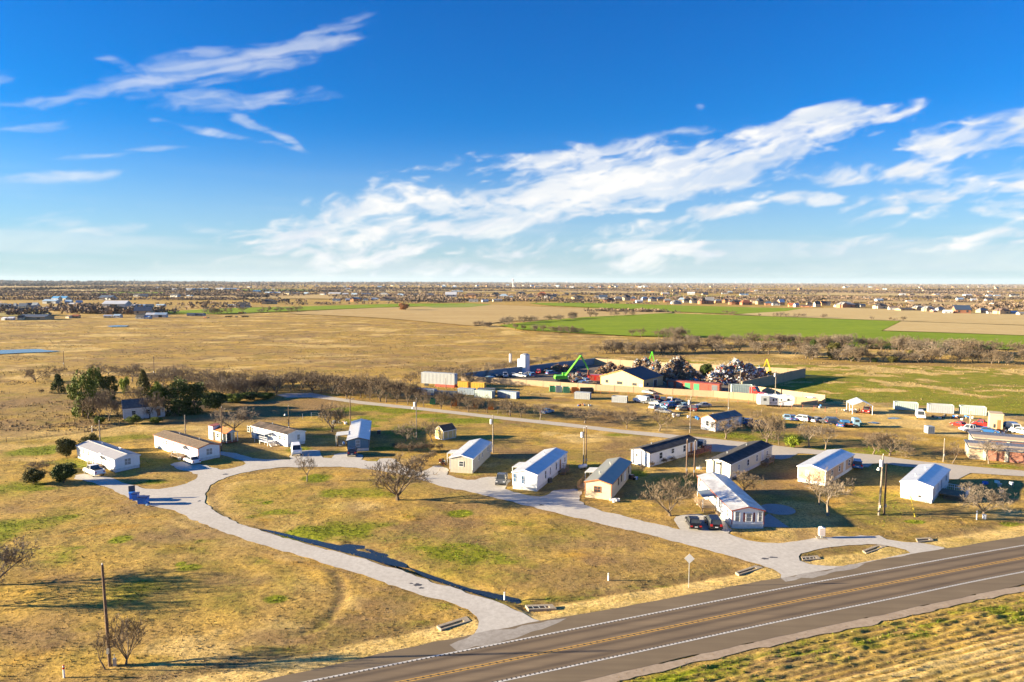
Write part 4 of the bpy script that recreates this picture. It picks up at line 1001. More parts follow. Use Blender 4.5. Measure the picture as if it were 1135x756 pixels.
pole(388.6,482,439,"utility pole with a crossarm behind the grey-blue home", arm=True)
pole(461.8,487,442,"grey utility pole with a lamp among the small bare trees left of the yellow shed", M_polegrey, transformer=1, light=True)
pole(546.3,501.5,460.5,"grey utility pole with a white transformer behind the beige home", M_polegrey, transformer=1)
pole(646.8,518,474.5,"left of the paired utility poles, with a white transformer", M_polegrey, transformer=1)
pole(649.5,517.6,473,"right of the paired utility poles, without a transformer")
pole(764.8,480,440,"utility pole with a white transformer behind the black-roofed home", M_polegrey, transformer=1)
pole(760.8,529,487.5,"left of the two brown poles in front of the red-brown deck", thick=.17)
pole(769,530.5,488.5,"right of the two brown poles in front of the red-brown deck", lean=.1)
pole(807.2,458,426,"utility pole standing in the yard right of the junk cars", M_polegrey)
pole(859.2,440,411,"utility pole with a transformer behind the white camper", M_polegrey, transformer=1)
pole(820.3,428,410,"pole in front of the coloured scrap heap", M_polegrey)
pole(974,571,504.3,"tall greenish utility pole with a transformer, left of the pair by the highway", M_polegrey, transformer=1, thick=.18, lean=.35, arm=False, light=True)
pole(980,570.4,513.5,"shorter dark utility pole, right of the pair by the highway", thick=.16)
pole(1045.6,512,487,"grey utility pole beyond the park road behind the rightmost home", M_polegrey)
pole(1075,472,455,"utility pole beside the white pickup in the far yard", M_polegrey, thick=.18)
pole(71,406.5,389,"utility pole alone in the pasture above the conical evergreen")
pole(171,416.5,395,"utility pole in the pasture above the farmhouse evergreens")
pole(494.3,431,418.5,"utility pole in front of the long white semitrailer")
pole(565.3,461.5,447,"utility pole among the roadside trees below the containers")
m = MB(); p = g(1014,573); q = g(1007.8,560); m.tube((p.x,p.y,0), (q.x,q.y,2.2), .05, .05, 6); m.build('guy_wire_guard', plain('yellow_plastic',(.75,.55,.03),.5), label="slanting yellow guy-wire guard left of the rightmost home", cat='guy guard')

# ------------------------------------------------------------------ small roadside things
def mailbox_unit():
    p = g(910.5,596.5); e = empty('mailbox_cluster', (p.x, p.y, 0.0), -.1, "white cluster mailbox on a pedestal beside the gravel road", 'mailbox')
    m = MB(); m.box(-.42,.42,-.28,.28,.45,1.6); m.prism([(-.45,1.6),(.45,1.6),(.0,1.74)], 'y', -.3, .3); m.build('cabinet', M_trimwhite, e)
    m = MB(); m.box(-.14,.14,-.1,.1,0,.45); m.build('pedestal', M_metal, e)
    d = MB()
    for i in range(3):
        for j in range(4): d.box(-.38+i*.26,-.15+i*.26,-.30,-.281,.52+j*.26,.74+j*.26)
    d.build('mailbox_door', plain('pinkish_door',(.60,.50,.46),.5), e)
    m = MB(); m.box(-.7,.7,-.6,.6,-.02,.05); m.build('pad', M_conc, e)
mailbox_unit()
def diamond_sign():
    p = g(763.3,650.5); h = height_at((763.3,650.5), 613.6); e = empty('diamond_sign', (p.x, p.y, 0), R(-6), "white-backed diamond road sign on a post beside the highway", 'road sign')
    m = MB(); m.tube((0,0,-.2), (0,0,h-.15), .045, None, 6); m.build('post', M_metal, e)
    s = .62; zc = h - s*1.0
    m = MB(); m.M = Matrix.Translation((0,-.07,zc)) @ Matrix.Rotation(R(45), 4, 'Y'); m.box(-s*.72,s*.72,-.012,.012,-s*.72,s*.72); m.build('plate', plain('pale_sign_back',(.66,.66,.66),.45,.2), e)
    m = MB(); m.box(-.05,.05,-.056,-.045,zc-.6,zc+.6); m.build('bracket', M_wood, e)
diamond_sign()
def marker(px, py, top, label, cap=None, w=.07):
    p = g(px, py); h = height_at((px, py), top); e = empty('marker_post', (p.x, p.y, 0), 0, label, 'marker post')
    m = MB(); m.tube((0,0,-.1), (0,0,h), w, w, 8); m.build('post', M_trimwhite, e)
    m = MB(); m.tube((0,0,h), (0,0,h+.06), w*1.1, w*.7, 8); m.tube((0,0,h*.72), (0,0,h*.9), w*1.04, None, 8); m.build('cap', cap or M_metal, e)
marker(674.3,643.2,635.5,"white marker post in the middle of the mown triangle",w=.10)
marker(559.2,664,656.5,"white marker post at the lower end of the loop ditch",w=.10)
marker(71,750.8,738,"white marker post with a red cap nearest the bottom left corner",M_redlamp,.09)
marker(1082.5,575.5,566.5,"white marker post beside the bare tree near the right edge",w=.10)
marker(102,478.5,472.5,"short pale post by the field track left of the first home",w=.06)
p = g(127.3,738); e = empty('utility_pedestal', (p.x,p.y,0), .2, "small grey utility box between the dark pole and the bare tree", 'utility box')
m = MB(); m.box(-.14,.14,-.12,.12,0,.75); m.build('cabinet', M_metal, e); m = MB(); m.tube((0,0,.75),(0,0,1.15),.04,None,6); m.build('riser', M_metal, e)
p = g(1091,575); m = MB(); m.tube((0,0,0),(0,0,.62),.26,.3,12); m.tube((0,0,.62),(0,0,.68),.33,.33,12); m.build('bucket', M_trimwhite, label="white bucket at the foot of the bare tree near the right edge", cat='bucket', loc=(p.x,p.y,0))

def headwall(a, b, c, d, label):
    """sloped culvert end: concrete frame round a dark mouth; a,b near edge, d,c far edge"""
    A, B, C_, D = (g(*q) for q in (a, b, c, d))
    o = (A + B + C_ + D) / 4
    e = empty('culvert_end', (o.x, o.y, 0), 0, label, 'culvert')
    def q(u, v): return (A.lerp(B, u)).lerp(D.lerp(C_, u), v) - o
    m = MB()
    def bar(u0, u1, v0, v1, z0=-.5, z1=.02):
        c4 = [q(u0,v0), q(u1,v0), q(u1,v1), q(u0,v1)]
        m._add([(p.x,p.y,z0) for p in c4] + [(p.x,p.y,z1) for p in c4], [(0,3,2,1),(4,5,6,7),(0,1,5,4),(1,2,6,5),(2,3,7,6),(3,0,4,7)])
    bar(0,1,.0,.2); bar(0,1,.62,1); bar(0,.04,.2,.62); bar(.8,1,.2,.62)
    m.build('frame', M_conc, e)
    m = MB(); c4 = [q(.07,.24), q(.86,.24), q(.86,.76), q(.07,.76)]
    m.poly([(p.x,p.y,-.35) for p in c4]); m.build('mouth', M_darkmetal, e)
    m = MB()
    for k in range(3 if 'grey' in label else 0):
        u = .22 + .22*k; p0, p1 = q(u,.24), q(u,.76); m.tube((p0.x,p0.y,.0),(p1.x,p1.y,.0),.03,None,5)
    if m.v: m.build('grate_bar', M_metal, e)
headwall((489,698),(522,688),(517,683),(484,693.5),"pale concrete culvert end left of the lower gravel entrance")
headwall((586,675.8),(617,674.5),(612,669.6),(582,670.6),"grey culvert end right of the lower gravel entrance")
headwall((819,637),(846,629),(838,626.3),(815,634),"concrete culvert end left of the upper gravel entrance")
headwall((960,613.5),(983,605.5),(976,602.5),(956,610),"concrete culvert end on the small grass island")
headwall((890,621),(910,619.3),(906,615.6),(888,617),"low grey culvert end at the left of the grass island")
headwall((1017,600.5),(1035,599),(1031,595.5),(1015,596.5),"low dark culvert end right of the upper gravel entrance")

# paved extras
M_pad = road_mat("concrete_pad", (0.40,0.39,0.37),(0.36,0.35,0.33),(0.30,0.29,0.27))
c = g(862,564.8); rx = 18.5/scale_at(c)
sheet("round_concrete_pad", [Vector((c.x + rx*math.cos(t*.2618), c.y + rx*.98*math.sin(t*.2618), 0)) for t in range(24)], .075, M_pad, th=.1)
sheet("concrete_walk", G([(846.5,584),(845.5,574),(852,569.5),(874,584.5)]), .070, M_pad, th=.1)
# water
mw, ntw, bw = new_mat("still_water"); bw.inputs["Base Color"].default_value = (0.02,0.03,0.035,1); bw.inputs["Roughness"].default_value = 0.12
mw2, ntw, bw = new_mat("shallow_pond"); bw.inputs["Base Color"].default_value = (0.12,0.15,0.17,1); bw.inputs["Roughness"].default_value = 0.2
sheet("ditch_water", G([(255,580),(300,586.5),(345,596),(390,602),(430,606),(455,618),(450,628),(423,623),(385,613.5),(340,602.5),(300,592),(262,587)]), -.20, mw)
sheet("ditch_water", G([(450,626),(520,650),(575,660),(578,668),(530,657.5),(480,643)]), -.24, mw)
sheet("pond", G([(-60,391),(-20,389.3),(20,388),(44,387.4),(52,388.8),(68,389.8),(50,391),(30,391.5),(5,392.8),(-40,395)]), .34, mw2)
sheet("pond", G([(118,361.6),(130,360.8),(143,361.2),(140,362.3),(122,362.8)]), .34, mw2)
sheet("puddle", G([(983,463.3),(991,462.5),(999,463.6),(994,464.8),(985,464.6)]), .06, mw2)
sheet("puddle", G([(960,468.6),(968,467.5),(976,468.8),(970,469.8)]), .06, mw2)
# ------------------------------------------------------------------ trees
M_bark = plain("grey_brown_bark", (0.17,0.125,0.085), 0.9, var=.4, scale=4)
M_twig = plain("bare_twigs", (0.20,0.145,0.09), 0.9, var=.3, scale=2)
M_barkpale = plain("pale_bark", (0.28,0.22,0.16), 0.9, var=.35, scale=4)
M_twigpale = plain("pale_twigs", (0.23,0.18,0.13), 0.9, var=.3, scale=2)
def bare_tree_meshes(seed, levels=4, spread=1.0, nlimb=5, low=0.12, twig_w=0.011, per=4, density=1.0, stem=0.028):
    """height 1 unit tree; returns trunk and crown meshes (crown = branches and twigs)"""
    rnd = random.Random(seed)
    tv, tf, cv, cf = [], [], [], []
    def tube(v, f, pts, rad, n):
        base = len(v)
        for i, p in enumerate(pts):
            d = (pts[min(i+1, len(pts)-1)] - pts[max(i-1, 0)]).normalized()
            a = d.cross(Vector((0.31, 0.95, 0.05))).normalized(); b = d.cross(a)
            for k in range(n):
                t = 2*math.pi*k/n; q = p + a*(rad[i]*math.cos(t)) + b*(rad[i]*math.sin(t)); v.append((q.x, q.y, q.z))
        for i in range(len(pts)-1):
            for k in range(n):
                f.append((base+i*n+k, base+i*n+(k+1)%n, base+(i+1)*n+(k+1)%n, base+(i+1)*n+k))
    def grow(p, d, ln, r, lev):
        pts = [p]; rad = [r]; n = 4 if lev < 3 else 2; q = p.copy(); dd = d.copy()
        for i in range(n):
            dd = (dd + Vector((rnd.uniform(-1,1), rnd.uniform(-1,1), rnd.uniform(-.35,.8))) * (.16 if lev < 3 else .25)).normalized()
            q = q + dd * (ln / n); pts.append(q.copy()); rad.append(r * (1 - .62 * (i+1)/n))
        if lev <= 1: tube(tv, tf, pts, rad, 6)
        elif lev == 2: tube(cv, cf, pts, rad, 4)
        elif lev == 3: tube(cv, cf, pts, rad, 3)
        else:
            a = dd.cross(Vector((rnd.uniform(-1,1), rnd.uniform(-1,1), rnd.uniform(-1,1)))).normalized() * r
            b0 = len(cv); cv.extend([tuple(pts[0]-a), tuple(pts[0]+a), tuple(pts[-1])]); cf.append((b0, b0+1, b0+2))
            for k in range(per):
                s = pts[0].lerp(pts[-1], rnd.uniform(.2, .95)); e = s + (dd + Vector((rnd.uniform(-1,1), rnd.uniform(-1,1), rnd.uniform(-.6,.9))) * .95).normalized() * ln * rnd.uniform(.45, .9)
                b0 = len(cv); cv.extend([tuple(s-a*.8), tuple(s+a*.8), tuple(e)]); cf.append((b0, b0+1, b0+2))
            return
        m = {0: nlimb, 1: 6, 2: 5, 3: 6}[lev]
        if lev == 3: m = max(3, int(m * density))
        for k in range(m):
            if lev == 0: t = rnd.uniform(.45, 1.0)
            else: t = rnd.uniform(.28, 1.0)
            i = min(n-1, int(t*n)); s = pts[i].lerp(pts[i+1], t*n-i)
            ang = 2*math.pi*(k + rnd.uniform(-.3,.3))/m
            side = Vector((math.cos(ang), math.sin(ang), 0))
            if lev == 0: nd = (side * spread * rnd.uniform(.55, 1.0) + Vector((0,0,1.0))).normalized()
            else:
                o = dd.cross(side); o = o.normalized() if o.length > .1 else side
                nd = (dd * .75 + o * rnd.uniform(.5, 1.0) * spread + Vector((0,0,.18))).normalized()
            fac = {0: (.44,.60), 1: (.40,.58), 2: (.40,.58), 3: (.34,.60)}[lev]
            nl = ln * rnd.uniform(*fac) if lev else rnd.uniform(.40, .52)
            grow(s, nd, nl, max(rad[i] * (.62 if lev == 0 else .5), twig_w*.35 if lev < 3 else twig_w*.28), lev+1)
    grow(Vector((0,0,-.02)), Vector((rnd.uniform(-.1,.1), rnd.uniform(-.1,.1), 1)), low + .06, stem, 0)
    zmax = max(v[2] for v in cv); xm = max(max(abs(v[0]), abs(v[1])) for v in cv)
    k = 1.0 / zmax
    out = []
    for nm, v, f in (('trunk', tv, tf), ('crown', cv, cf)):
        me = bpy.data.meshes.new(nm); me.from_pydata([(a*k, b*k, c*k) for a, b, c in v], [], f); me.update(); out.append(me)
    return out, xm * k
TREES = {}
def bare_variant(key, *a, mats=None, **k):
    (t, c), w = bare_tree_meshes(*a, **k)
    mats = mats or (M_bark, M_twig)
    t.materials.append(mats[0]); c.materials.append(mats[1]); TREES[key] = (t, c, w)
bare_variant('vase', 3, nlimb=7, low=.07, spread=.85, stem=.030)
bare_variant('vase2', 14, nlimb=6, low=.06, spread=.8, stem=.028)
bare_variant('round', 21, nlimb=5, low=.16, spread=1.15, stem=.030, per=6)
bare_variant('round2', 35, nlimb=5, low=.20, spread=1.25, stem=.028, per=6)
bare_variant('wide', 47, nlimb=6, low=.14, spread=1.5, stem=.032, per=6)
bare_variant('pale', 52, nlimb=4, low=.22, spread=1.1, stem=.030, per=5, mats=(M_barkpale, M_twigpale))
bare_variant('palewide', 77, nlimb=6, low=.12, spread=1.35, stem=.028, per=6, mats=(M_bark, M_twigpale))
bare_variant('brush', 61, nlimb=9, low=.02, spread=1.1, stem=.014, per=6)
bare_variant('thin', 68, nlimb=3, low=.35, spread=.6, stem=.018, per=1, density=.5)

def place_tree(kind, p, h, w, label, group=None, name='bare_tree', rz=None, parts=True):
    t, c, hw = TREES[kind]
    sx = (w / 2) / (hw * .76)
    e = empty(name, (p.x, p.y, 0), rz if rz is not None else random.uniform(0, 6.28), label, 'tree', group)
    e.scale = (sx, sx, h)
    link_mesh('trunk', t, e); link_mesh('crown', c, e)
    return e
def tree_px(kind, bx, by, top, wpx, label, group=None, rz=None, name='bare_tree'):
    p = g(bx, by); h = height_at((bx, by), top); w = wpx / scale_at(p)
    return place_tree(kind, p, h, w, label, group, name, rz)
tree_px('vase',441,554,501,96,"wide many-stemmed bare tree on the grass inside the loop, largest in the park",rz=1.0)
tree_px('pale',340,533.5,501,26,"small pale bare tree on the inner edge of the loop opposite the patchy-roofed home")
tree_px('vase2',743,571.5,521,70,"dense bare tree forking at the ground, left of the two parked black cars",rz=.4)
tree_px('pale',917.4,571.5,517,58,"bare tree with a pale trunk in front of the peach home")
tree_px('thin',908,559,528,26,"thin bare tree just behind the pale-trunked tree in front of the peach home")
tree_px('round',824.8,546.5,518,36,"small bare tree between the nearest home and the long cream home")
tree_px('palewide',1090,571,533,50,"low bare tree with a white bucket at its foot near the right edge")
tree_px('vase2',139.5,736,672,58,"small bare tree beside the tall dark pole near the highway")
tree_px('thin',116.3,741,701,26,"spindly bare sapling left of the tall dark pole")
tree_px('palewide',-4,648,594,70,"bare tree cut by the left edge of the picture")
tree_px('palewide',-30,672,618,60,"bare tree just outside the left edge, casting its shadow across the lawn")
tree_px('palewide',259,478,448,48,"pinkish-grey spreading bare tree behind the tiny cabin")
tree_px('vase',368,478.5,444,46,"dark multi-stemmed bare tree left of the grey-blue home")
tree_px('round2',478.5,489.5,463,28,"bare tree just left of the yellow shed")
tree_px('palewide',450,488.5,467,26,"faint bare tree between the grey-blue home and the pole with a lamp")
tree_px('round',694.8,475,450,26,"bare tree by the park road, behind the left end of the black-roofed home")
tree_px('round2',730.7,478,449,36,"spreading bare tree by the park road behind the black-roofed home")
tree_px('round',804.4,486.5,460,38,"bare tree in front of the rusty-roofed trailer house")
tree_px('wide',849.7,491,450,36,"tallest bare tree right of the rusty-roofed trailer house")
tree_px('round2',863.5,493,455,24,"bare tree left of the bright green bush")
tree_px('pale',896.8,496,465,32,"pale-trunked bare tree right of the bright green bush")
tree_px('pale',914.8,498,466,26,"second pale-trunked bare tree right of the bright green bush")
tree_px('round2',967.7,503.5,477,30,"bare tree by the park road, left of the wide forked one")
tree_px('wide',986.2,505,475,46,"wide forked bare tree by the park road right of the flatbed truck")
tree_px('thin',1055.7,513.5,489,20,"faint thin bare tree left of the storage building")
tree_px('pale',1096,513.8,484,30,"bare tree in front of the storage building doors")
tree_px('round',648.5,469,449,44,"low double-trunked bare tree by the park road above the paired poles")
tree_px('pale',598.8,465,445,22,"small bare tree by the park road below the green and white refuse containers")
tree_px('wide',502,425.5,401,46,"bare tree behind the long white semitrailer")

def rowtree(pts, kinds, label, group, jit=1.5, hk=1.0):
    for (x, y, top, w) in pts:
        tree_px(random.choice(kinds), x, y, y - (y - top) * random.uniform(.92, 1.08) * hk, w * random.uniform(.9, 1.15), label, group)
rowtree([(470,451,430,22),(489,453,430,24),(500,452,433,18),(509,453.5,431,22),(519,456.5,434,20),(529,456.5,436,18),(540,457.5,435,20),(551.6,458.5,438,18),(562,460,439,18),(577.5,462.5,441,24),(566,461.5,442,18)],
        ['round','round2','wide','vase'], "bare roadside tree in front of the row of shipping containers", "bare trees between the park road and the containers")
rowtree([(306,438.5,412,26),(322,434,413,22),(346,434,410,28),(356,435,411,24),(368,436,411,26),(384.5,440.5,412,30),(391,439,411,24),(400,441,411,24),(410,442,413,24),(421.5,445,413,26),(428,446,415,22),(440,447,416,26),(452,449,418,22),(462,447,420,20),(335,430,412,22)],
        ['vase','round','vase2','round2','wide'], "bare tree in the thicket where the park road ends", "bare trees north of the end of the park road")
rowtree([(244,441,417,26),(258,440,415,28),(272,439,414,26),(284,438,413,28),(296,437,412,26),(236,430,409,22),(222,428,407,24),(250,430,408,24),(268,428,408,22),(290,427,409,20),(205,424,406,20),(190,421,404,22),(180,418,405,18)],
        ['vase','palewide','wide','round'], "bare tree in the thicket behind the dark evergreens", "bare trees behind the farmhouse evergreens")
rowtree([(39,423.5,404,24),(66,419,404,18),(98,464,434,24),(110,466,432,26),(121,467,436,20),(105,458,428,26),(118,455,424,22),(131,462,440,16),(166,463,430,22),(175,465,432,18),(150,450,424,20),(186,452,424,18),(120,415,403,22),(135,417,404,22),(148,415,402,18),(105,412,402,18)],
        ['palewide','round','wide'], "bare grey tree among the farmhouse evergreens", "bare trees round the farmhouse")
rowtree([(46,436.5,430,6),(43,522.5,509,30)], ['brush'], "low leafless bush in the rough grass", "leafless bushes left of the homes")
rowtree([(444,500,489,14),(455,501,489,15),(466,500.5,488,15),(477,500,488,14),(488,499,490,10),(438,497,489,10),(463,516,503,20),(473,511,500,16),(480,508,497,12),(722,517.5,510,8),(736,514,506,9),(746,512,505,8),(712,521,514,7)],
        ['brush'], "leafless scrub in the yard", "leafless scrub between the homes", )
rowtree([(x + random.uniform(-4, 4), y + random.uniform(-2, 2), y - random.uniform(17, 25), random.uniform(22, 30)) for x, y in ((150,424),(165,428),(180,431),(196,427),(212,432),(226,435),(240,433),(253,436),(266,434),(279,436),(292,433),(303,431),(314,431),(326,430),(340,429),(352,430),(364,431),(376,433),(388,434),(402,436),(415,437),(428,439),(441,440),(455,441))],
        ['vase','round','wide','palewide'], "bare tree in the brown thicket between the farmhouse and the containers", "bare trees filling the brown thicket")
# scrub along the pasture edge and south of the scrapyard
rowtree([(520,425,411,16),(536,418,404,18),(548,412,401,18),(560,410,399,18),(572,408,398,18),(586,406,396,18),(600,403,394,18),(614,401,392,18),(628,399,390,16),(642,397,389,16),(486,424,409,22),(470,421,408,18),(455,424,409,20)],
        ['wide','brush','palewide'], "low bare tree along the back wall of the scrapyard", "bare scrub along the scrapyard wall")
rowtree([(662,461,452,18),(676,463,452,20),(612,455,447,16),(626,458,449,14),(640,459,451,14),(700,462,455,12)], ['brush','palewide'], "leafless scrub in the rough ground below the junk cars", "leafless scrub in the rough ground")

# belt of trees beyond the scrapyard, hedges in the green field
def belt(poly_line, n, h0, h1, label, group, kinds=('wide','round','palewide','vase'), wk=(1.1,1.5), depth=6.0):
    P = smooth_line(G(poly_line), 6); tot = [0]
    for a, b in zip(P, P[1:]): tot.append(tot[-1] + (b - a).length)
    for i in range(n):
        s = random.random() * tot[-1]
        k = max(j for j in range(len(tot)) if tot[j] <= s); k = min(k, len(P) - 2)
        q = P[k].lerp(P[k+1], (s - tot[k]) / max(1e-6, tot[k+1] - tot[k]))
        q = q + Vector((random.uniform(-1,1), random.uniform(-1,1), 0)) * depth
        h = random.uniform(h0, h1)
        place_tree(random.choice(kinds), q, h, h * random.uniform(*wk), label, group)
LB = "bare tree in the long belt behind the scrapyard"; GB = "bare trees in the belt behind the scrapyard"
belt([(668,391),(700,392),(750,391),(800,390.5),(850,391),(900,394)], 44, 5, 8.5, LB, GB, depth=7)
belt([(740,385),(790,383),(840,381.5),(900,384),(930,386)], 34, 5.5, 9.0, LB, GB, depth=8)
belt([(895,398),(940,400),(990,400.5),(1040,401),(1080,402),(1140,403),(1250,406)], 40, 4.5, 9.5, "bare tree along the near edge of the right-hand belt", "bare trees in the right-hand belt", depth=6)
belt([(900,383),(950,386),(1000,388),(1060,391),(1130,394),(1200,396)], 40, 5, 9.5, "bare tree along the far edge of the right-hand belt", "bare trees in the far right-hand belt", depth=8)
belt([(1000,390),(1030,396),(1050,396),(1065,392)], 8, 9, 11.5, "tall bare tree in the middle of the right-hand belt", "tall bare trees in the right-hand belt", depth=5)
belt([(523,361.2),(535,362),(548,362.5)], 7, 4, 6.5, "small bare tree at the left tip of the green field", "bare trees at the left tip of the green field", depth=4)
belt([(556,361),(575,358.5),(600,357),(616,356),(640,353.5),(665,351.5),(700,349.5)], 22, 5, 9, "bare tree in the hedge along the far side of the green field", "bare trees in the green field hedge", depth=5)
belt([(560,365),(590,367),(625,369),(667,370.5)], 14, 4, 6.5, "bare tree in the hedge along the near side of the green field", "bare trees on the near side of the green field", depth=4)
belt([(696,373),(712,373.5),(726,374),(738,374),(765,375)], 9, 5.5, 9, "bare tree at the near edge of the green field above the scrapyard", "bare trees at the near edge of the green field", depth=4)
belt([(228,348.5),(250,347.5),(275,346.6),(300,346),(335,344.8)], 14, 5, 9, "bare tree along the left-hand green strip", "bare trees along the left-hand green strip", depth=8)
belt([(700,345.5),(740,346.5)], 10, 3, 5, "low bare tree between the two green fields", "low bare trees between the green fields", depth=5)
belt([(745,347.5),(800,349),(850,351),(895,352),(950,354),(1010,357)], 16, 3.5, 7, "bare tree along the far fence of the big green field", "bare trees along the far fence of the green field", depth=4)

# evergreens: foliage as many small faces through the crown's volume
def leafy(seed, n, shape, size, flat=0.0):
    rnd = np.random.default_rng(seed)
    pts = []
    nl = 46
    if shape == 'round':
        # lumpy crown made of overlapping clumps
        cs = rnd.normal(size=(nl, 3)); cs /= np.linalg.norm(cs, axis=1)[:, None]; cs *= rnd.uniform(.35, .82, (nl, 1)); cs[:, 2] = cs[:, 2] * .9
        rr = rnd.uniform(.20, .36, nl)
    elif shape == 'cone':
        zz = rnd.uniform(-.95, .95, nl); ang = rnd.uniform(0, 6.28, nl); rad = (1 - (zz + 1) / 2) * .78 * rnd.uniform(.6, 1.05, nl)
        cs = np.stack([rad * np.cos(ang), rad * np.sin(ang), zz], 1); rr = .12 + .17 * (1 - (zz + 1) / 2) + rnd.uniform(0, .05, nl)
    else:
        zz = rnd.uniform(-.95, .85, nl); ang = rnd.uniform(0, 6.28, nl); rad = np.sqrt(1 - np.clip(zz * .9 + .1, -1, 1) ** 2) * rnd.uniform(.3, .85, nl)
        cs = np.stack([rad * np.cos(ang), rad * np.sin(ang), zz], 1); rr = rnd.uniform(.16, .34, nl)
    which = rnd.integers(0, nl, n); d = rnd.normal(size=(n, 3)); d /= np.linalg.norm(d, axis=1)[:, None]
    P = cs[which] + d * (rr[which] * rnd.uniform(.6, 1.05, n) )[:, None]
    P = P[P[:, 2] > -1.02]; n = len(P)
    a = rnd.normal(size=(n, 3)); a /= np.linalg.norm(a, axis=1)[:, None]; b = rnd.normal(size=(n, 3)); b -= a * (a * b).sum(1)[:, None]; b /= np.linalg.norm(b, axis=1)[:, None]
    s = size * rnd.uniform(.5, 1.3, (n, 1))
    V = np.stack([P - a * s, P + b * s * .6, P + a * s, P - b * s * .6], 1).reshape(-1, 3)
    V[:, 2] = (V[:, 2] + 1) / 2
    F = np.arange(4 * n).reshape(n, 4)
    return V, F, np.repeat(rnd.random(n), 4), np.repeat(rnd.random(nl)[which][:0] if False else np.ones(n), 4)
def leaf_mat(name, c1, c2):
    m, nt, b = new_mat(name)
    gi = N(nt, "ShaderNodeNewGeometry"); mx = N(nt, "ShaderNodeMix", data_type='RGBA'); mx.inputs[6].default_value = (*c1, 1); mx.inputs[7].default_value = (*c2, 1)
    L(nt, gi.outputs["Random Per Island"], mx.inputs[0]); L(nt, mx.outputs[2], b.inputs["Base Color"]); b.inputs["Roughness"].default_value = .7; b.inputs["Specular IOR Level"].default_value = .25
    return m
ML = {'dark': leaf_mat("dark_evergreen_leaves", (0.030,0.055,0.009), (0.075,0.105,0.016)), 'cedar': leaf_mat("cedar_leaves", (0.075,0.11,0.010), (0.16,0.19,0.018)),
      'brown': leaf_mat("bronze_evergreen_leaves", (0.065,0.065,0.014), (0.13,0.115,0.022)), 'lime': leaf_mat("lime_leaves", (0.15,0.20,0.015), (0.26,0.30,0.025)), 'rust': leaf_mat("russet_leaves", (0.30,0.13,0.05), (0.38,0.19,0.08))}
LEAF = {}
for nm, shp, n, sz, sd in (('round','round',9500,.055,1),('round2','round',8500,.06,9),('cone','cone',4600,.055,2),('tall','tall',6000,.05,3),('tall2','tall',5200,.055,13)):
    V, F, a_, b_ = leafy(sd, n, shp, sz)
    for mk in ML:
        me = np_mesh('crown', V, F, ML[mk]); LEAF[(nm, mk)] = me
st = MB(); st.tube((0,0,-.02), (.02,0,.35), .05, .04, 6); st.tube((.02,0,.3), (0,.02,.8), .04, .02, 6)
st_o = st.build('trunk', M_bark); st_me = st_o.data; bpy.data.objects.remove(st_o)
def leafy_px(shape, mk, bx, by, top, wpx, label, group=None, name='evergreen_tree', cat='tree', parts=True):
    p = g(bx, by); h = height_at((bx, by), top); w = wpx / scale_at(p)
    e = empty(name, (p.x, p.y, -.05), random.uniform(0, 6.28), label, cat, group); e.scale = (w/2*.98, w/2*.98, h * (1.18 if shape.startswith('round') else 1.05))
    link_mesh('crown', LEAF[(shape, mk)], e); link_mesh('trunk', st_me, e)
    return e
leafy_px('round','brown',73.5,506,485.5,24,"round dark green shrub against the left end of the grey-roofed home",name='evergreen_shrub',cat='shrub')
leafy_px('round2','brown',100,499,482.5,22,"dark shrub peeping over the roof of the grey-roofed home",name='evergreen_shrub',cat='shrub')
leafy_px('round','dark',71,535,513.5,29,"large round dark shrub in front of the white pickup",name='evergreen_shrub',cat='shrub')
leafy_px('round2','brown',37.5,536,521,27,"low round dark shrub, leftmost of the shrubs near the first home",name='evergreen_shrub',cat='shrub')
leafy_px('cone','dark',65,435.5,415.5,22,"dark cone-shaped evergreen standing alone in the rough pasture",name='conifer')
leafy_px('tall','cedar',92,462,414,34,"tall yellow-green cedar left of the farmhouse",name='cedar_tree')
leafy_px('tall2','cedar',106,447,410,22,"narrow green cedar leaning over the tall yellow-green one",name='cedar_tree')
leafy_px('tall2','dark',121,446,418,24,"blue-green evergreen between the cedars and the farmhouse",name='cedar_tree')
leafy_px('round2','lime',139,437,419,12,"small yellow-green tree behind the farmhouse",name='leafy_tree')
leafy_px('cone','brown',159.5,440,411,24,"bronze pointed cedar behind the farmhouse roof",name='cedar_tree')
leafy_px('tall','dark',198,460,421,42,"big dark evergreen right of the farmhouse, tallest of its clump",name='evergreen_tree')
leafy_px('tall2','dark',216,458,427,34,"broad dark evergreen at the right of the farmhouse clump",name='evergreen_tree')
leafy_px('round','dark',236,453,434,34,"dark evergreen trailing off to the right of the clump",name='evergreen_tree')
leafy_px('round2','cedar',176,461,426,22,"mid-green tree between the farmhouse and the big dark evergreen",name='evergreen_tree')
leafy_px('round','cedar',258,446.5,436,26,"low green hedge shrub right of the evergreen clump",name='evergreen_shrub',cat='shrub')
leafy_px('round2','dark',276,443.5,435,26,"dark hedge shrub below the thicket",name='evergreen_shrub',cat='shrub')
leafy_px('round','cedar',294,442,435,24,"low green hedge shrub nearest the end of the park road",name='evergreen_shrub',cat='shrub')
leafy_px('round2','cedar',148,469.5,461,18,"low green shrub under the farmhouse wall",name='evergreen_shrub',cat='shrub')
leafy_px('round','cedar',173,469,462,16,"low green shrub at the right end of the farmhouse",name='evergreen_shrub',cat='shrub')
leafy_px('round2','cedar',110,470,462,14,"small green shrub below the grey bare trees",name='evergreen_shrub',cat='shrub')
leafy_px('round','lime',879.3,495.8,482.8,20,"bright yellow-green bush beside the park road",name='green_bush',cat='shrub')
leafy_px('tall','dark',901,386,376,10,"dark evergreen in the tree belt beyond the yellow excavator",name='evergreen_tree')
leafy_px('round','brown',894,382.5,373,9,"bronze evergreen next to the dark one in the belt",name='evergreen_tree')
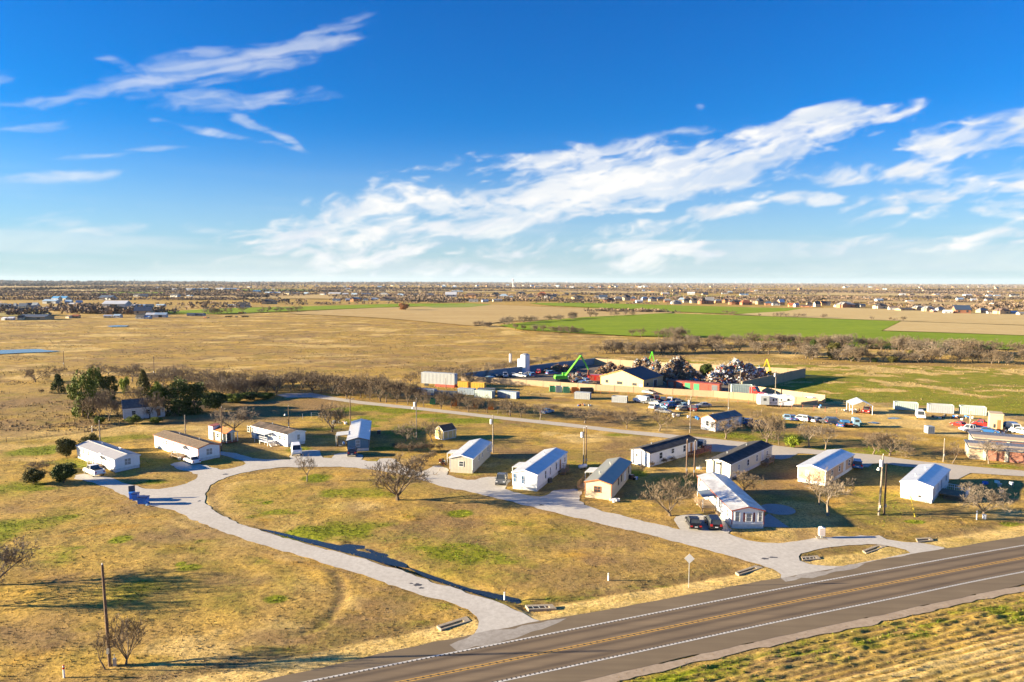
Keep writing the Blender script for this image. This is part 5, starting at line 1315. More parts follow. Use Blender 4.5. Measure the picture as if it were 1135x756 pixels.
leafy_px('round','brown',869,382,375,7,"small evergreen in the belt above the coloured scrap heap",name='evergreen_tree')
leafy_px('tall2','brown',924,397,381,20,"rounded olive evergreen in the near belt",name='evergreen_tree')
leafy_px('tall','cedar',953,394,382,16,"yellow-green evergreen in the right-hand belt",name='evergreen_tree')
leafy_px('round','brown',898,396.5,386,14,"olive evergreen at the left of the right-hand belt",name='evergreen_tree')
leafy_px('round2','brown',989,402,395,11,"low olive evergreen in front of the right-hand belt",name='evergreen_tree')
leafy_px('round2','dark',944,400.5,395,7,"small dark evergreen in front of the right-hand belt",name='evergreen_tree')
leafy_px('round','dark',969,401.5,396.5,9,"dark low evergreen right of the yellow-green one",name='evergreen_tree')
leafy_px('round','brown',1010,399,388,12,"olive evergreen behind the front row of the right-hand belt",name='evergreen_tree')
leafy_px('round','dark',783,417,403,17,"dark evergreens' crown between the two scrap heaps",name='evergreen_tree')
leafy_px('round2','rust',447,344,336.5,14,"russet tree at the end of the left-hand green strip",name='russet_tree')

# ------------------------------------------------------------------ grass and weeds near the camera
def tufts(name, label, n, sampler, hmin, hmax, w, cols, seed, blades=4):
    rnd = np.random.default_rng(seed)
    x, y, zz = sampler(rnd, n); n = len(x)
    P = np.repeat(np.stack([x, y, zz], 1), blades, 0); m = len(P)
    h = np.repeat(rnd.uniform(hmin, hmax, n), blades) * rnd.uniform(.6, 1.1, m)
    ang = rnd.uniform(0, 6.28, m); lean = rnd.uniform(.15, .8, m); la = rnd.uniform(0, 6.28, m)
    ww = w * rnd.uniform(.6, 1.4, m)
    base = P + np.stack([rnd.normal(0, w * .8, m), rnd.normal(0, w * .8, m), -np.full(m, .05)], 1)
    dx = np.stack([np.cos(ang) * ww, np.sin(ang) * ww, np.zeros(m)], 1)
    tip = base + np.stack([np.cos(la) * lean * h, np.sin(la) * lean * h, h + .05], 1)
    V = np.stack([base - dx, base + dx, tip + dx * .5, tip - dx * .5], 1).reshape(-1, 3)
    F = np.arange(4 * m).reshape(m, 4)
    c = np.array(cols)[rnd.integers(0, len(cols), n)] * rnd.uniform(.75, 1.2, (n, 1))
    me = np_mesh(name, V, F, M_tuft, {"tint": np.repeat(np.repeat(c, blades, 0), 4, 0)})
    return link_mesh(name, me, label=label, kind='stuff')
M_tuft = attr_mat("grass_tuft", .9)
ZG = Z.reshape(nr, nc_); DSs = ds.reshape(nr, nc_)
def ground_z(x, y):
    r = np.clip(np.searchsorted(rows, y) - 1, 0, nr - 2); fr = (y - rows[r]) / (rows[r+1] - rows[r])
    w = np.maximum(rows[r] + 15, 60); t = x / w
    c = np.clip(np.searchsorted(tt, t) - 1, 0, nc_ - 2)
    return ZG[r, c] * (1 - fr) + ZG[r + 1, c] * fr
RGs, PAs, BRs = (a.reshape(nr, nc_) for a in (RG, PA, BR)); INR = in_road.reshape(nr, nc_); DRs = d_road.reshape(nr, nc_); CROP = crop.reshape(nr, nc_)
def look(arr, x, y):
    r = np.clip(np.searchsorted(rows, y) - 1, 0, nr - 2); w = np.maximum(rows[r] + 15, 60)
    c = np.clip(np.searchsorted(tt, x / w) - 1, 0, nc_ - 2); return arr[r, c]
def samp(cond, y0, y1, bias=1.6, tmax=.86):
    def f(rnd, n):
        y = y0 + (y1 - y0) * rnd.random(n) ** bias; x = (rnd.random(n) * 2 - 1) * (y + 15) * tmax
        k = cond(x, y, rnd) & ~look(INR, x, y); x, y = x[k], y[k]
        for (c, v, u, W, Lh) in HOME_BOXES:
            a = (x - c.x) * v.x + (y - c.y) * v.y; b = (x - c.x) * u.x + (y - c.y) * u.y
            kk = ~((a > -.1) & (a < W + .1) & (b > -.1) & (b < Lh + .1)); x, y = x[kk], y[kk]
        return x, y, ground_z(x, y)
    return f
DRY = [(.27,.19,.07),(.22,.15,.06),(.29,.21,.09),(.18,.12,.055),(.26,.17,.045),(.15,.11,.05)]
GRN = [(.13,.19,.015),(.18,.22,.02),(.10,.15,.012),(.22,.22,.03)]
tufts("dry_grass", "short dry tan grass tufts covering the park lawns", 60000, samp(lambda x, y, r: (r.random(len(x)) < np.clip(fbm(x/5, y/4, 3, 40)*2.2-.45, .1, 1)) & ~look(CROP, x, y) & (look(DRs, x, y) > .25) & (look(PAs, x, y) < .8), 52, 235, 1.5), .04, .12, .04, DRY, 3)
tufts("green_grass", "fresh green grass in patches on the lawns", 60000, samp(lambda x, y, r: (r.random(len(x)) < look(RGs, x, y) * 1.5 - .55) & ~look(CROP, x, y), 52, 260, 1.3), .06, .16, .06, GRN, 4)
tufts("verge_grass", "pale mown grass along the highway verge", 40000, samp(lambda x, y, r: (look(PAs, x, y) > .6) & ~look(CROP, x, y) & (y < 125) , 52, 125, 1.2), .03, .08, .035, [(.32,.25,.11),(.28,.21,.09),(.25,.18,.07)], 5)
def crop_cond(x, y, r): return look(CROP, x, y)
tufts("stubble", "clumped tan stubble and weeds in the field south of the highway", 60000, samp(lambda x, y, r: crop_cond(x, y, r) & (r.random(len(x)) < np.clip(fbm(x/2.2, y/.9, 3, 44)*2-.6, .06, 1) * (np.sin(2*np.pi*look(DSs, x, y)/.95) > .2)), 40, 105, 1.0, .8), .05, .14, .035, [(.27,.20,.085),(.23,.17,.07),(.30,.225,.10),(.18,.14,.06),(.14,.14,.03)], 6, blades=6)
tufts("field_weeds", "green weeds among the stubble", 40000, samp(lambda x, y, r: crop_cond(x, y, r) & (r.random(len(x)) < look(RGs, x, y) * 1.3 - .35), 40, 105, 1.0, .8), .05, .15, .04, [(.09,.13,.012),(.12,.15,.016)], 7)
# tussocks of the rough pasture
pzn = pz
tufts("pasture_tussocks", "tan grass tussocks in the green pasture right of the scrapyard", 40000, samp(lambda x, y, r: inside(pzn, x, y) & (r.random(len(x)) < look(PAs, x, y) * .8), 195, 345, 1.0, .95), .15, .32, .13, [(.22,.17,.07),(.19,.15,.06),(.25,.19,.085)], 8, blades=3)
tufts("rough_grass", "long tawny grass in the open pasture", 90000, samp(lambda x, y, r: ~inside(pzn, x, y) & (r.random(len(x)) < np.clip((fbm(x/16, y/11, 4, 48)-.45)*7, 0.03, 1)) & ((y > 262) | ((x < -95) & (y > 170)) | ((x<10)&(y>228))), 170, 640, 1.2, .95), .15, .38, .14, [(.28,.195,.085),(.24,.165,.075),(.32,.225,.10),(.21,.145,.07)], 9, blades=2)
# ------------------------------------------------------------------ vehicles
def heading(p, q):
    a, b = g(*p), g(*q); return math.atan2(-(b - a).x, (b - a).y)     # local +Y (the nose) points from p to q
WHEEL_ME = {}
def wheel_meshes(r, w):
    k = (round(r, 2), round(w, 2))
    if k not in WHEEL_ME:
        m = MB(); m.tube((-w/2,0,0), (w/2,0,0), r, r, 14); t = m.build('wheel', M_rubber)
        m = MB(); m.tube((-w/2-.012,0,0), (w/2+.012,0,0), r*.58, r*.58, 10); h = m.build('rim', M_rim)
        WHEEL_ME[k] = (t.data, h.data); bpy.data.objects.remove(t); bpy.data.objects.remove(h)
    return WHEEL_ME[k]
def add_wheel(e, x, y, r=.34, w=.22):
    a, b = wheel_meshes(r, w); o = link_mesh('wheel', a, e); o.location = (x, y, r); link_mesh('rim', b, o)
PAINT = {}
def paint(name, col, rough=.25, metal=.0):
    return plain(name, col, rough, metal, var=.06, scale=1)
P_white = paint("white_car_paint", (.78,.78,.78)); P_black = paint("black_car_paint", (.012,.012,.014)); P_silver = paint("silver_car_paint", (.42,.43,.45), .3, .5)
P_darkblue = paint("dark_blue_car_paint", (.015,.03,.07)); P_blue = paint("blue_car_paint", (.03,.13,.36)); P_red = paint("red_car_paint", (.45,.02,.015)); P_grey = paint("grey_car_paint", (.12,.125,.13)); P_tan = paint("tan_car_paint", (.34,.27,.17)); P_maroon = paint("maroon_car_paint", (.10,.02,.02)); P_ltblue = paint("light_blue_car_paint", (.25,.42,.55))
def vehicle(px, py, rz, kind, pm, label, name='parked_car', cat='car', group=None, s=1.0, z=0.03, plates=True):
    p = g(px, py); e = empty(name, (p.x, p.y, z), rz, label, cat, group)
    if kind == 'sedan': Ln, Wd, wb, bh, ch = 4.7, 1.82, 2.75, .92, 1.42
    elif kind == 'suv': Ln, Wd, wb, bh, ch = 4.7, 1.92, 2.75, 1.08, 1.74
    elif kind == 'pickup': Ln, Wd, wb, bh, ch = 5.7, 2.0, 3.6, 1.12, 1.84
    else: Ln, Wd, wb, bh, ch = 5.6, 2.05, 3.5, 1.30, 2.15
    Ln *= s; h = Ln / 2; w = Wd / 2; gc = .26 if kind == 'sedan' else .36
    hood = bh - (.10 if kind == 'sedan' else .04)
    prof = [(-h, gc+.12), (-h+.05, bh-.12), (-h+.22, bh), (h-1.25, bh), (h-.35, hood-.08), (h-.03, hood-.28), (h, gc+.1), (h-.2, gc), (-h+.2, gc)]
    m = MB(); n = len(prof)
    for side in (-1, 1):
        pass
    # lower body: three stations across so the flanks curve in at the top
    xs = [-w, -w*.97, w*.97, w]
    def ring(x, shr): return [(x, y, (zz if zz < bh*.7 else zz - shr)) for y, zz in prof]
    rings = [[(-w, y*(1 if zz < bh*.7 else .995), zz if zz < bh*.7 else bh*.72 + (zz-bh*.72)*.45) for y, zz in prof], [(-w*.90, y, zz) for y, zz in prof], [(w*.90, y, zz) for y, zz in prof], [(w, y*(1 if zz < bh*.7 else .995), zz if zz < bh*.7 else bh*.72 + (zz-bh*.72)*.45) for y, zz in prof]]
    vs = [v for r_ in rings for v in r_]; fs = [tuple(range(n)), tuple(range(3*n, 4*n))[::-1]]
    for k in range(3): fs += [(k*n+i, k*n+(i+1)%n, (k+1)*n+(i+1)%n, (k+1)*n+i) for i in range(n)]
    m._add(vs, fs)
    if kind == 'pickup':
        for x in (-w*.93, w*.93 - .07): m.box(x, x+.07, -h+.1, -.35, bh-.02, bh+.16)
        m.box(-w*.86, w*.86, -h+.1, -h+.17, bh-.02, bh+.16)
    body = m.build('body', pm, e)
    # cabin: glass all round, roof and pillars in body colour
    y0b, y0t, y1t, y1b = {'sedan': (-h+.75, -h+1.35, .25, 1.0), 'suv': (-h+.12, -h+.42, .45, 1.15), 'pickup': (-.45, -.25, .9, 1.45), 'van': (-h+.06, -h+.14, h-1.5, h-.75)}[kind]
    wt = w * .74; wbm = w * .90
    gm = MB()
    gm._add([(-wbm,y0b,bh-.02),(wbm,y0b,bh-.02),(wbm,y1b,bh-.02),(-wbm,y1b,bh-.02),(-wt,y0t,ch-.04),(wt,y0t,ch-.04),(wt,y1t,ch-.04),(-wt,y1t,ch-.04)],[(0,3,2,1),(4,5,6,7),(0,1,5,4),(1,2,6,5),(2,3,7,6),(3,0,4,7)])
    gl = gm.build('window_glass', M_glass, e)
    rm = MB(); rm.box(-wt-.02, wt+.02, y0t-.04, y1t+.04, ch-.05, ch)
    ym = (y0t + y1t) / 2
    for sx in (-1, 1):
        for (yb, yt) in ((y0b, y0t), (ym-.1, ym-.05), (y1b, y1t)):
            rm.tube((sx*(wbm+.0), yb, bh-.03), (sx*(wt+.01), yt, ch-.03), .05, .045, 4)
    if kind == 'van': 
        for sx in (-1, 1): rm._add([(sx*(wbm+.015),y0b,bh-.02),(sx*(wbm+.015),y1t-.9,bh-.02),(sx*(wt+.015),y1t-.9,ch-.04),(sx*(wt+.015),y0t,ch-.04)], [(0,1,2,3)])
    rm.build('roof', pm, e)
    if kind == 'pickup':
        b = MB(); b.box(-w*.84, w*.84, -h+.18, -.5, bh-.01, bh+.015); b.build('cargo_bed', M_darkmetal, e)
    r = .33 if kind == 'sedan' else .38
    for sx in (-1, 1):
        for yy in (-wb/2*s - .05, wb/2*s + .05): add_wheel(e, sx*(w-.10), yy, r)
    for sx in (-1, 1):
        l = MB(); x = sx * w * .70; l.box(x-.20, x+.20, h-.12, h-.005 + .02, hood-.30, hood-.14); l.build('headlight', M_clear, e)
        l = MB(); x = sx * w * .76; l.box(x-.17, x+.17, -h-.02, -h+.1, bh-.34 if kind != 'suv' else bh-.28, bh-.14 if kind != 'suv' else bh+.05); l.build('tail_light', M_redlamp, e)
        l = MB(); l.box(sx*(w+.0), sx*(w+.16), y1b-.35, y1b-.2, bh-.02, bh+.12); l.build('mirror', pm, e)
    b = MB(); b.box(-w*.9, w*.9, h-.06, h+.05, gc+.05, gc+.22); b.build('bumper', M_darkmetal if kind != 'sedan' else pm, e)
    b = MB(); b.box(-w*.9, w*.9, -h-.06, -h+.06, gc+.08, gc+.24); b.build('bumper', M_metal if kind == 'pickup' else pm, e)
    b = MB(); b.box(-.22, .22, -h-.07, -h-.055, gc+.28, gc+.40); b.build('number_plate', M_trimwhite, e)
    return e
vehicle(104.5,525.5,heading((104,526),(97,523)),'pickup',P_white,"white pickup parked at the porch of the grey-roofed home",'pickup_truck','pickup')
vehicle(213,512.8,heading((215,514),(206,510)),'sedan',P_white,"white sedan parked beside the brown-roofed home")
vehicle(328.5,503,heading((328,501),(330,508)),'van',P_white,"white van facing the camera at the corner of the patchy-roofed home",'parked_van','van',s=.85)
vehicle(390.5,504,heading((390,506),(391,500)),'suv',P_darkblue,"dark car with red lamps parked under the grey-blue home's end wall")
vehicle(556,535,heading((556,531),(553.5,538)),'pickup',P_grey,"dark grey pickup facing the road left of the long white home",'pickup_truck','pickup',s=.88)
vehicle(768.3,582.5,heading((770,587),(764,576)),'sedan',P_black,"black sedan, left of the two cars beside the nearest home")
vehicle(790.2,583.5,heading((792,588),(785,577)),'suv',P_black,"black sport utility car with big red lamps beside the nearest home")
vehicle(777,495.5,heading((775,499),(780,490)),'suv',P_black,"black car parked at the far end of the black-roofed home")
vehicle(949.5,518,heading((950,521),(947,512)),'suv',P_blue,"blue sport utility car at the far end of the peach home")
vehicle(606.5,458,heading((600,459),(612,456)),'sedan',P_ltblue,"lone pale blue car standing in the scrub below the white container")
JG = "junk cars in the yard below the scrapyard wall"
junk = [(711,446.2,'van',P_white,"white van at the left end of the junk cars"),(719,447.6,'suv',P_grey,"grey car beside the white van among the junk cars"),(727,448.8,'sedan',P_silver,"silver car in the back row of junk cars"),(735,446,'suv',P_darkblue,"dark blue car behind the silver junk car"),
 (743,446,'suv',P_white,"white car high at the back of the junk cars"),(724,452.3,'sedan',P_white,"white sedan at the front left of the junk cars"),(731,452.6,'sedan',P_ltblue,"pale blue sedan in the front row of junk cars"),(738.5,450.5,'sedan',P_silver,"silver sedan in the middle of the junk cars"),(745,451,'suv',P_blue,"blue car in the middle of the junk cars"),
 (752,450.2,'pickup',P_grey,"grey pickup at the right of the junk cars"),(757,451.6,'sedan',P_ltblue,"pale car at the right of the junk cars"),(758,455,'sedan',P_tan,"tan car lowest in the junk yard"),(765,455.2,'suv',P_maroon,"maroon car at the lower right of the junk cars"),(735,457.5,'sedan',P_silver,"stripped silver car below the junk cars"),(779.5,451,'sedan',P_silver,"pale car standing alone right of the junk cars"),
 (727,443.5,'suv',P_maroon,"maroon car against the wall behind the junk cars"),(749,446.5,'sedan',P_tan,"tan car at the back right of the junk cars"),(720,443.5,'suv',P_black,"black car against the wall behind the white junk van"),
 (816,466.5,'sedan',P_silver,"silver car behind the rusty-roofed trailer house"),(832,471,'suv',P_blue,"blue car among the bare trees right of the trailer house"),(841,474,'pickup',P_grey,"grey pickup under the tallest bare tree by the park road"),(872,464.6,'sedan',P_ltblue,"pale blue car below the white camper"),(878,465.2,'sedan',P_blue,"blue car below the white camper"),(887,466.5,'suv',P_white,"white car in the row right of the camper"),(897,467.2,'sedan',P_tan,"tan car in the row right of the camper"),(906,467.6,'sedan',P_silver,"silver car in the row right of the camper"),(918,469,'suv',P_grey,"grey car in the row left of the flatbed truck"),(926,470.5,'suv',P_darkblue,"dark blue car left of the flatbed truck"),(934,472.5,'sedan',P_blue,"blue car touching the flatbed truck")]
for i, (x, y, k, pm, lb) in enumerate(junk):
    vehicle(x, y, random.uniform(-2.2, 2.2), k, pm, lb, 'junk_car' if x < 800 else 'parked_car', 'car', JG if x < 800 else "cars parked along the yard behind the trees", z=0.0)
vehicle(1077,478.5,heading((1082,478.5),(1071,478.5)),'pickup',P_white,"white pickup in front of the rear storage building",'pickup_truck','pickup')
vehicle(1095,479.5,heading((1090,479),(1101,480)),'sedan',P_blue,"blue sedan nose to tail with the white pickup")
vehicle(1063.5,473,heading((1068,474),(1058,471.5)),'sedan',P_red,"red car left of the small tan block hut")
vehicle(1089,473,heading((1093,473),(1085,472)),'pickup',P_red,"red and white truck behind the blue sedan",'pickup_truck','pickup',s=.8)
vehicle(1124,478.5,heading((1120,477),(1126,480)),'van',P_white,"white van right of the small tan block hut",'parked_van','van')
vehicle(1117,475,1.3,'suv',P_darkblue,"dark blue car behind the white van by the block hut")
vehicle(1131,481,.4,'suv',P_white,"white car cut by the right edge, behind the storage building")
vehicle(960.5,457.6,heading((962,456),(959,460)),'pickup',P_red,"red pickup under the open metal carport",'pickup_truck','pickup',s=.85)
vehicle(719,436.2,heading((713,435),(727,437)),'sedan',P_silver,"pale car parked at the tan workshop's side door")
vehicle(1020,463.5,heading((1018,462),(1021,466)),'van',P_white,"white truck standing below the white roll-off container",'box_truck','truck',s=.9)
vehicle(897,447,heading((901,448),(892,445.8)),'van',P_white,"white truck cab in front of the sunlit yard wall",'truck_cab','truck',s=.8)

def container(px0, px1, py, h, mat, label, name='shipping_container', cat='container', depth=2.44, group=None, endmat=None, open_top=False, py1=None, z=0.0):
    a = g(px0, py); b = g(px1, py1 if py1 is not None else py); d = (b - a); Ln = d.length; rz = math.atan2(d.y, d.x)
    e = empty(name, (a.x, a.y, z), rz, label, cat, group)
    m = MB()
    if open_top:
        m.box(0, Ln, 0, depth, .1, .22)
        m.box(0, Ln, 0, .08, .22, h); m.box(0, Ln, depth-.08, depth, .22, h); m.box(0, .08, .08, depth-.08, .22, h); m.box(Ln-.08, Ln, .08, depth-.08, .22, h)
    else: m.box(0, Ln, 0, depth, .12, h)
    m.build('body', mat, e)
    r = MB(); n = max(3, int(Ln / .55))
    for i in range(n + 1):
        x = i * Ln / n; r.box(x - .05, x + .05, -.06, 0, .15, h - .05)
    r.box(-.04, Ln + .04, -.07, .0, h - .14, h + .02); r.box(-.04, Ln + .04, -.07, 0, .08, .2)
    r.build('side_rib', mat, e)
    dr = MB(); dr.box(Ln, Ln + .05, .08, depth/2 - .03, .25, h - .12); dr.box(Ln, Ln + .05, depth/2 + .03, depth - .08, .25, h - .12)
    do = dr.build('door', endmat or mat, e)
    k = MB()
    for yy in (.5, depth/2 - .2, depth/2 + .2, depth - .5): k.tube((Ln + .07, yy, .3), (Ln + .07, yy, h - .2), .025, None, 5)
    k.build('locking_bar', M_metal, do)
    return e, Ln, h
C_white = plain("white_container_paint", (.38,.40,.42), .5, var=.12); C_greybl = plain("grey_blue_container_paint", (.30,.36,.42), .5, var=.15); C_yellow = plain("yellow_container_paint", (.62,.36,.04), .55, var=.2); C_green = plain("green_container_paint", (.05,.28,.12), .55, var=.2); C_orange = plain("orange_container_paint", (.50,.17,.03), .55, var=.2)
C_red = plain("rust_red_container_paint", (.33,.055,.03), .6, var=.25); C_black = plain("black_container_paint", (.03,.03,.032), .6); C_blue = plain("blue_container_paint", (.05,.20,.42), .5); C_pale = plain("pale_green_grey_paint", (.42,.50,.47), .5, var=.15); C_dkgrey = plain("dark_grey_container_paint", (.12,.135,.15), .6, var=.2); C_endblue = plain("blue_white_end_door", (.22,.42,.72), .5)
e, Ln, h_ = container(467,503.5,427.5,4.1,C_white,"long white semitrailer with a blue end above the roadside trees",'semitrailer','trailer',depth=2.6,endmat=C_endblue,py1=429.8,z=.9)
m = MB(); m.box(Ln*.42, Ln, -.03, 2.6, -.9, .1); m.build('red_undercarriage', C_red, e)
for yy in (Ln*.12, Ln*.18, Ln*.82, Ln*.88):
    m = MB(); m.tube((yy, .1, -.42), (yy, .4, -.42), .48, None, 12); m.build('wheel', M_rubber, e)
container(507,518,431,2.6,C_yellow,"yellow container right of the long white semitrailer",py1=431.6,group="yellow containers")
container(522,536.5,432,2.6,C_yellow,"longer yellow container, second right of the white semitrailer",py1=432.8,group="yellow containers")
GG = "grey-blue containers behind the roadside trees"
container(456,481,437,2.0,C_greybl,"grey-blue flat container at the left end of the row",py1=438.5,group=GG)
container(482,505,439,1.6,C_dkgrey,"dark low container beneath the long white semitrailer",py1=440,group=GG)
container(507,525,437,2.0,C_greybl,"grey-blue container below the yellow ones",py1=438,group=GG)
container(526,545,440.5,2.4,C_pale,"pale grey container half hidden by bare roadside trees",py1=442,group=GG)
container(529,548,436.5,1.8,C_dkgrey,"dark low container behind the pale grey one",py1=437,group=GG)
container(551.5,572,440.5,2.2,C_greybl,"light grey-blue container at the right end of the row",py1=442.5,group=GG,endmat=C_blue)
container(476.5,482,448.4,1.7,C_green,"small green skip between the roadside tree trunks",'skip','skip',open_top=True)
container(500,506.5,450.4,1.9,C_orange,"red-orange skip among the roadside tree trunks",'skip','skip',open_top=True)
container(525,530,452,1.9,C_orange,"orange skip right of the red-orange one among the trunks",'skip','skip',open_top=True)
container(541,547,454.4,1.9,C_orange,"bright orange skip, rightmost among the roadside trunks",'skip','skip',open_top=True)
container(609.5,615.5,434.6,1.9,C_green,"dark green skip at the left of the row below the yard wall",'skip','skip',open_top=True,group="skips below the yard wall")
container(616.3,623,435.2,2.1,C_white,"white skip between the two green ones",'skip','skip',open_top=True,group="skips below the yard wall")
container(624.5,631.5,435.6,1.9,plain("light_green_container_paint", (.10,.38,.20), .55),"light green skip right of the white one",'skip','skip',open_top=True,group="skips below the yard wall")
container(634,641.5,436,1.8,C_orange,"orange skip right of the light green one",'skip','skip',open_top=True,group="skips below the yard wall")
container(643.5,658,436.4,1.8,C_black,"long black skip at the right end of the row below the wall",'skip','skip',open_top=True,group="skips below the yard wall")
container(636.5,653.5,442.2,2.2,C_white,"white roll-off container with a blue end in the open yard",'roll_off_container','container',endmat=C_blue,py1=443.2)
container(678,694.5,446,2.0,C_white,"white roll-off container left of the junk cars",'roll_off_container','container',endmat=C_dkgrey,py1=447,open_top=True)
container(991.5,1017.5,454,2.3,C_pale,"pale grey ribbed roll-off container right of the carport",'roll_off_container','container',py1=455.5,open_top=True,group="roll-off containers by the pasture")
container(1029,1057,457.3,2.5,C_white,"white ribbed roll-off container, middle of the three by the pasture",'roll_off_container','container',py1=459,open_top=True,group="roll-off containers by the pasture")
container(1065,1093,459.5,2.5,C_pale,"grey-green ribbed roll-off container, rightmost of the three by the pasture",'roll_off_container','container',py1=461.2,open_top=True,group="roll-off containers by the pasture")
container(1028.5,1035.5,481,1.9,C_greybl,"blue-grey bin standing alone on the pale dirt lot",'skip','skip',depth=1.7)
e, Ln, h_ = container(811,834,438.6,3.2,C_pale,"ribbed grey tipping trailer behind the red lorry cab",'tipping_trailer','trailer',depth=2.5,endmat=C_white,py1=439.2,z=.5,open_top=True)
for yy in (Ln*.1, Ln*.2, Ln*.85):
    m = MB(); m.tube((yy, .0, 0.02), (yy, .35, 0.02), .5, None, 12); m.build('wheel', M_rubber, e)
def lorry_cab(px, py, rz, pm, label):
    p = g(px, py); e = empty('lorry_cab', (p.x, p.y, 0), rz, label, 'lorry')
    m = MB(); m.prism([(-2.6,.6),(-2.6,3.1),(-.9,3.3),(-.3,2.5),(.1,1.75),(2.3,1.55),(2.55,1.2),(2.55,.6)], 'x', -1.15, 1.15); m.build('body', pm, e)
    m = MB(); m.prism([(-.85,3.2),(-.2,2.5),(.05,1.85),(.1,1.9),(-.12,2.56),(-.78,3.26)], 'x', -1.0, 1.0); m.box(-1.17,-1.155,-1.5,-.3,1.9,2.7); m.box(1.155,1.17,-1.5,-.3,1.9,2.7); m.build('window_glass', M_glass, e)
    m = MB(); m.box(-.9,.9,2.55,2.62,.8,1.5); m.build('grille', M_metal, e)
    for sx in (-1, 1):
        for yy in (-2.2, 1.6): add_wheel(e, sx*1.0, yy, .5, .3)
        m = MB(); m.tube((sx*1.2,-1.9,1), (sx*1.2,-1.9,3.7), .08, None, 8); m.build('exhaust_stack', M_metal, e)
lorry_cab(840.5,439.8,heading((834,439),(846,440.5)),P_red,"red lorry cab coupled to the ribbed grey trailer")
def camper():
    a, b = g(840,450), g(880.5,451.5); d = b - a; Ln = d.length; e = empty('camper', (a.x, a.y, 0), math.atan2(d.y, d.x), "long white travel trailer parked below the yard wall", 'camper')
    m = MB(); m.prism([(0,.5),(Ln-.6,.5),(Ln-.05,1.4),(Ln,3.0),(Ln-.6,3.5),(.3,3.5),(0,3.1)], 'y', 0, 2.5); m.build('body', P_white, e)
    s = MB(); s.box(Ln*.06, Ln*.30, -.7, 0, .6, 3.2); s.build('slide_out', C_white, e)
    for x, w, z, h in ((.40,.05,1.6,.9),(.48,.04,1.9,.5),(.62,.04,1.9,.5),(.80,.06,1.9,.7),(.14,.08,1.8,.8)):
        m = MB(); y = -.72 if x < .3 else -.02; m.box(Ln*x, Ln*(x+w), y, y+.03, z, z+h); m.build('window', M_glass, e)
    m = MB(); m.box(Ln*.53,Ln*.57,-.03,0,.6,2.6); m.build('door', plain('pale_grey_door',(.55,.55,.55),.5), e)
    m = MB(); m.prism([(Ln*.30,1.0),(Ln*.5,1.0),(Ln*.95,2.2),(Ln*.95,2.35),(Ln*.48,1.2),(Ln*.30,1.2)], 'y', -.02, -.004); m.build('side_stripe', C_dkgrey, e)
    for x in (.55*Ln,.55*Ln+1.0):
        m = MB(); m.tube((x,.02,.38),(x,.3,.38),.38,None,12); m.build('wheel', M_rubber, e)
    m = MB()
    for x in (.2,.45,.7): m.box(Ln*x,Ln*x+.8,.9,1.6,3.5,3.75)
    m.build('roof_unit', M_trimwhite, e)
camper()
def flatbed():
    a, b = g(931,473.5), g(953,474.5); d = b - a; Ln = d.length; e = empty('flatbed_truck', (a.x, a.y, 0), math.atan2(d.y, d.x), "flatbed truck with a pale blue cab parked beside the bare trees", 'truck')
    m = MB(); m.box(0,Ln*.66,0,2.4,.95,1.1); m.box(0,Ln*.66,0,.1,.75,.95); m.build('flatbed', M_redwood, e)
    m = MB(); x0=Ln*.68; m.prism([(x0,.5),(x0,2.3),(x0+.3,2.45),(x0+1.5,2.4),(x0+2.0,1.5),(Ln-.1,1.35),(Ln,.9),(Ln,.5)], 'y', .15, 2.25); m.build('cab', P_ltblue, e)
    m = MB(); m.box(x0+.4,x0+1.4,.12,.148,1.5,2.2); m.prism([(x0+1.56,2.32),(x0+2.0,1.56),(x0+2.06,1.58),(x0+1.62,2.36)],'y',.35,2.05); m.build('window_glass', M_glass, e)
    for x in (.12,.3,.82):
        m = MB(); m.tube((Ln*x,.1,.45),(Ln*x,.4,.45),.45,None,12); m.build('wheel', M_rubber, e)
    m = MB(); m.box(.5,2.5,.4,2.0,1.1,1.7); m.box(3,4.4,.6,1.9,1.1,1.45); m.build('load', C_blue, e)
flatbed()
def carport():
    a, b = g(944.5,459), g(967,460); d = b - a; Ln = d.length; e = empty('carport', (a.x, a.y, 0), math.atan2(d.y, d.x), "open metal carport with a blue-white gabled roof", 'carport')
    W2 = 7.0; m = MB(); m.slab([(-.2,-.3,2.6),(Ln/2,-.3,3.9),(Ln/2,W2+.3,3.9),(-.2,W2+.3,2.6)],.08); m.slab([(Ln+.2,-.3,2.6),(Ln/2,-.3,3.9),(Ln/2,W2+.3,3.9),(Ln+.2,W2+.3,2.6)],.08); m.build('roof', M_metalroof, e)
    for x in (.05, Ln-.05):
        for y in (0, W2/2, W2):
            m = MB(); m.tube((x,y,0),(x,y,2.7),.08,None,6); m.build('post', M_trimwhite, e)
carport()
for i,(x,y,lb) in enumerate(((948,457.5,"oily machinery under the left half of the carport"),(953.5,457,"wooden crates beside the red pickup in the carport"))): clutter(x,y,5,60+i,lb,rad=1.3,mats=[M_darkmetal,M_wood,M_redwood])

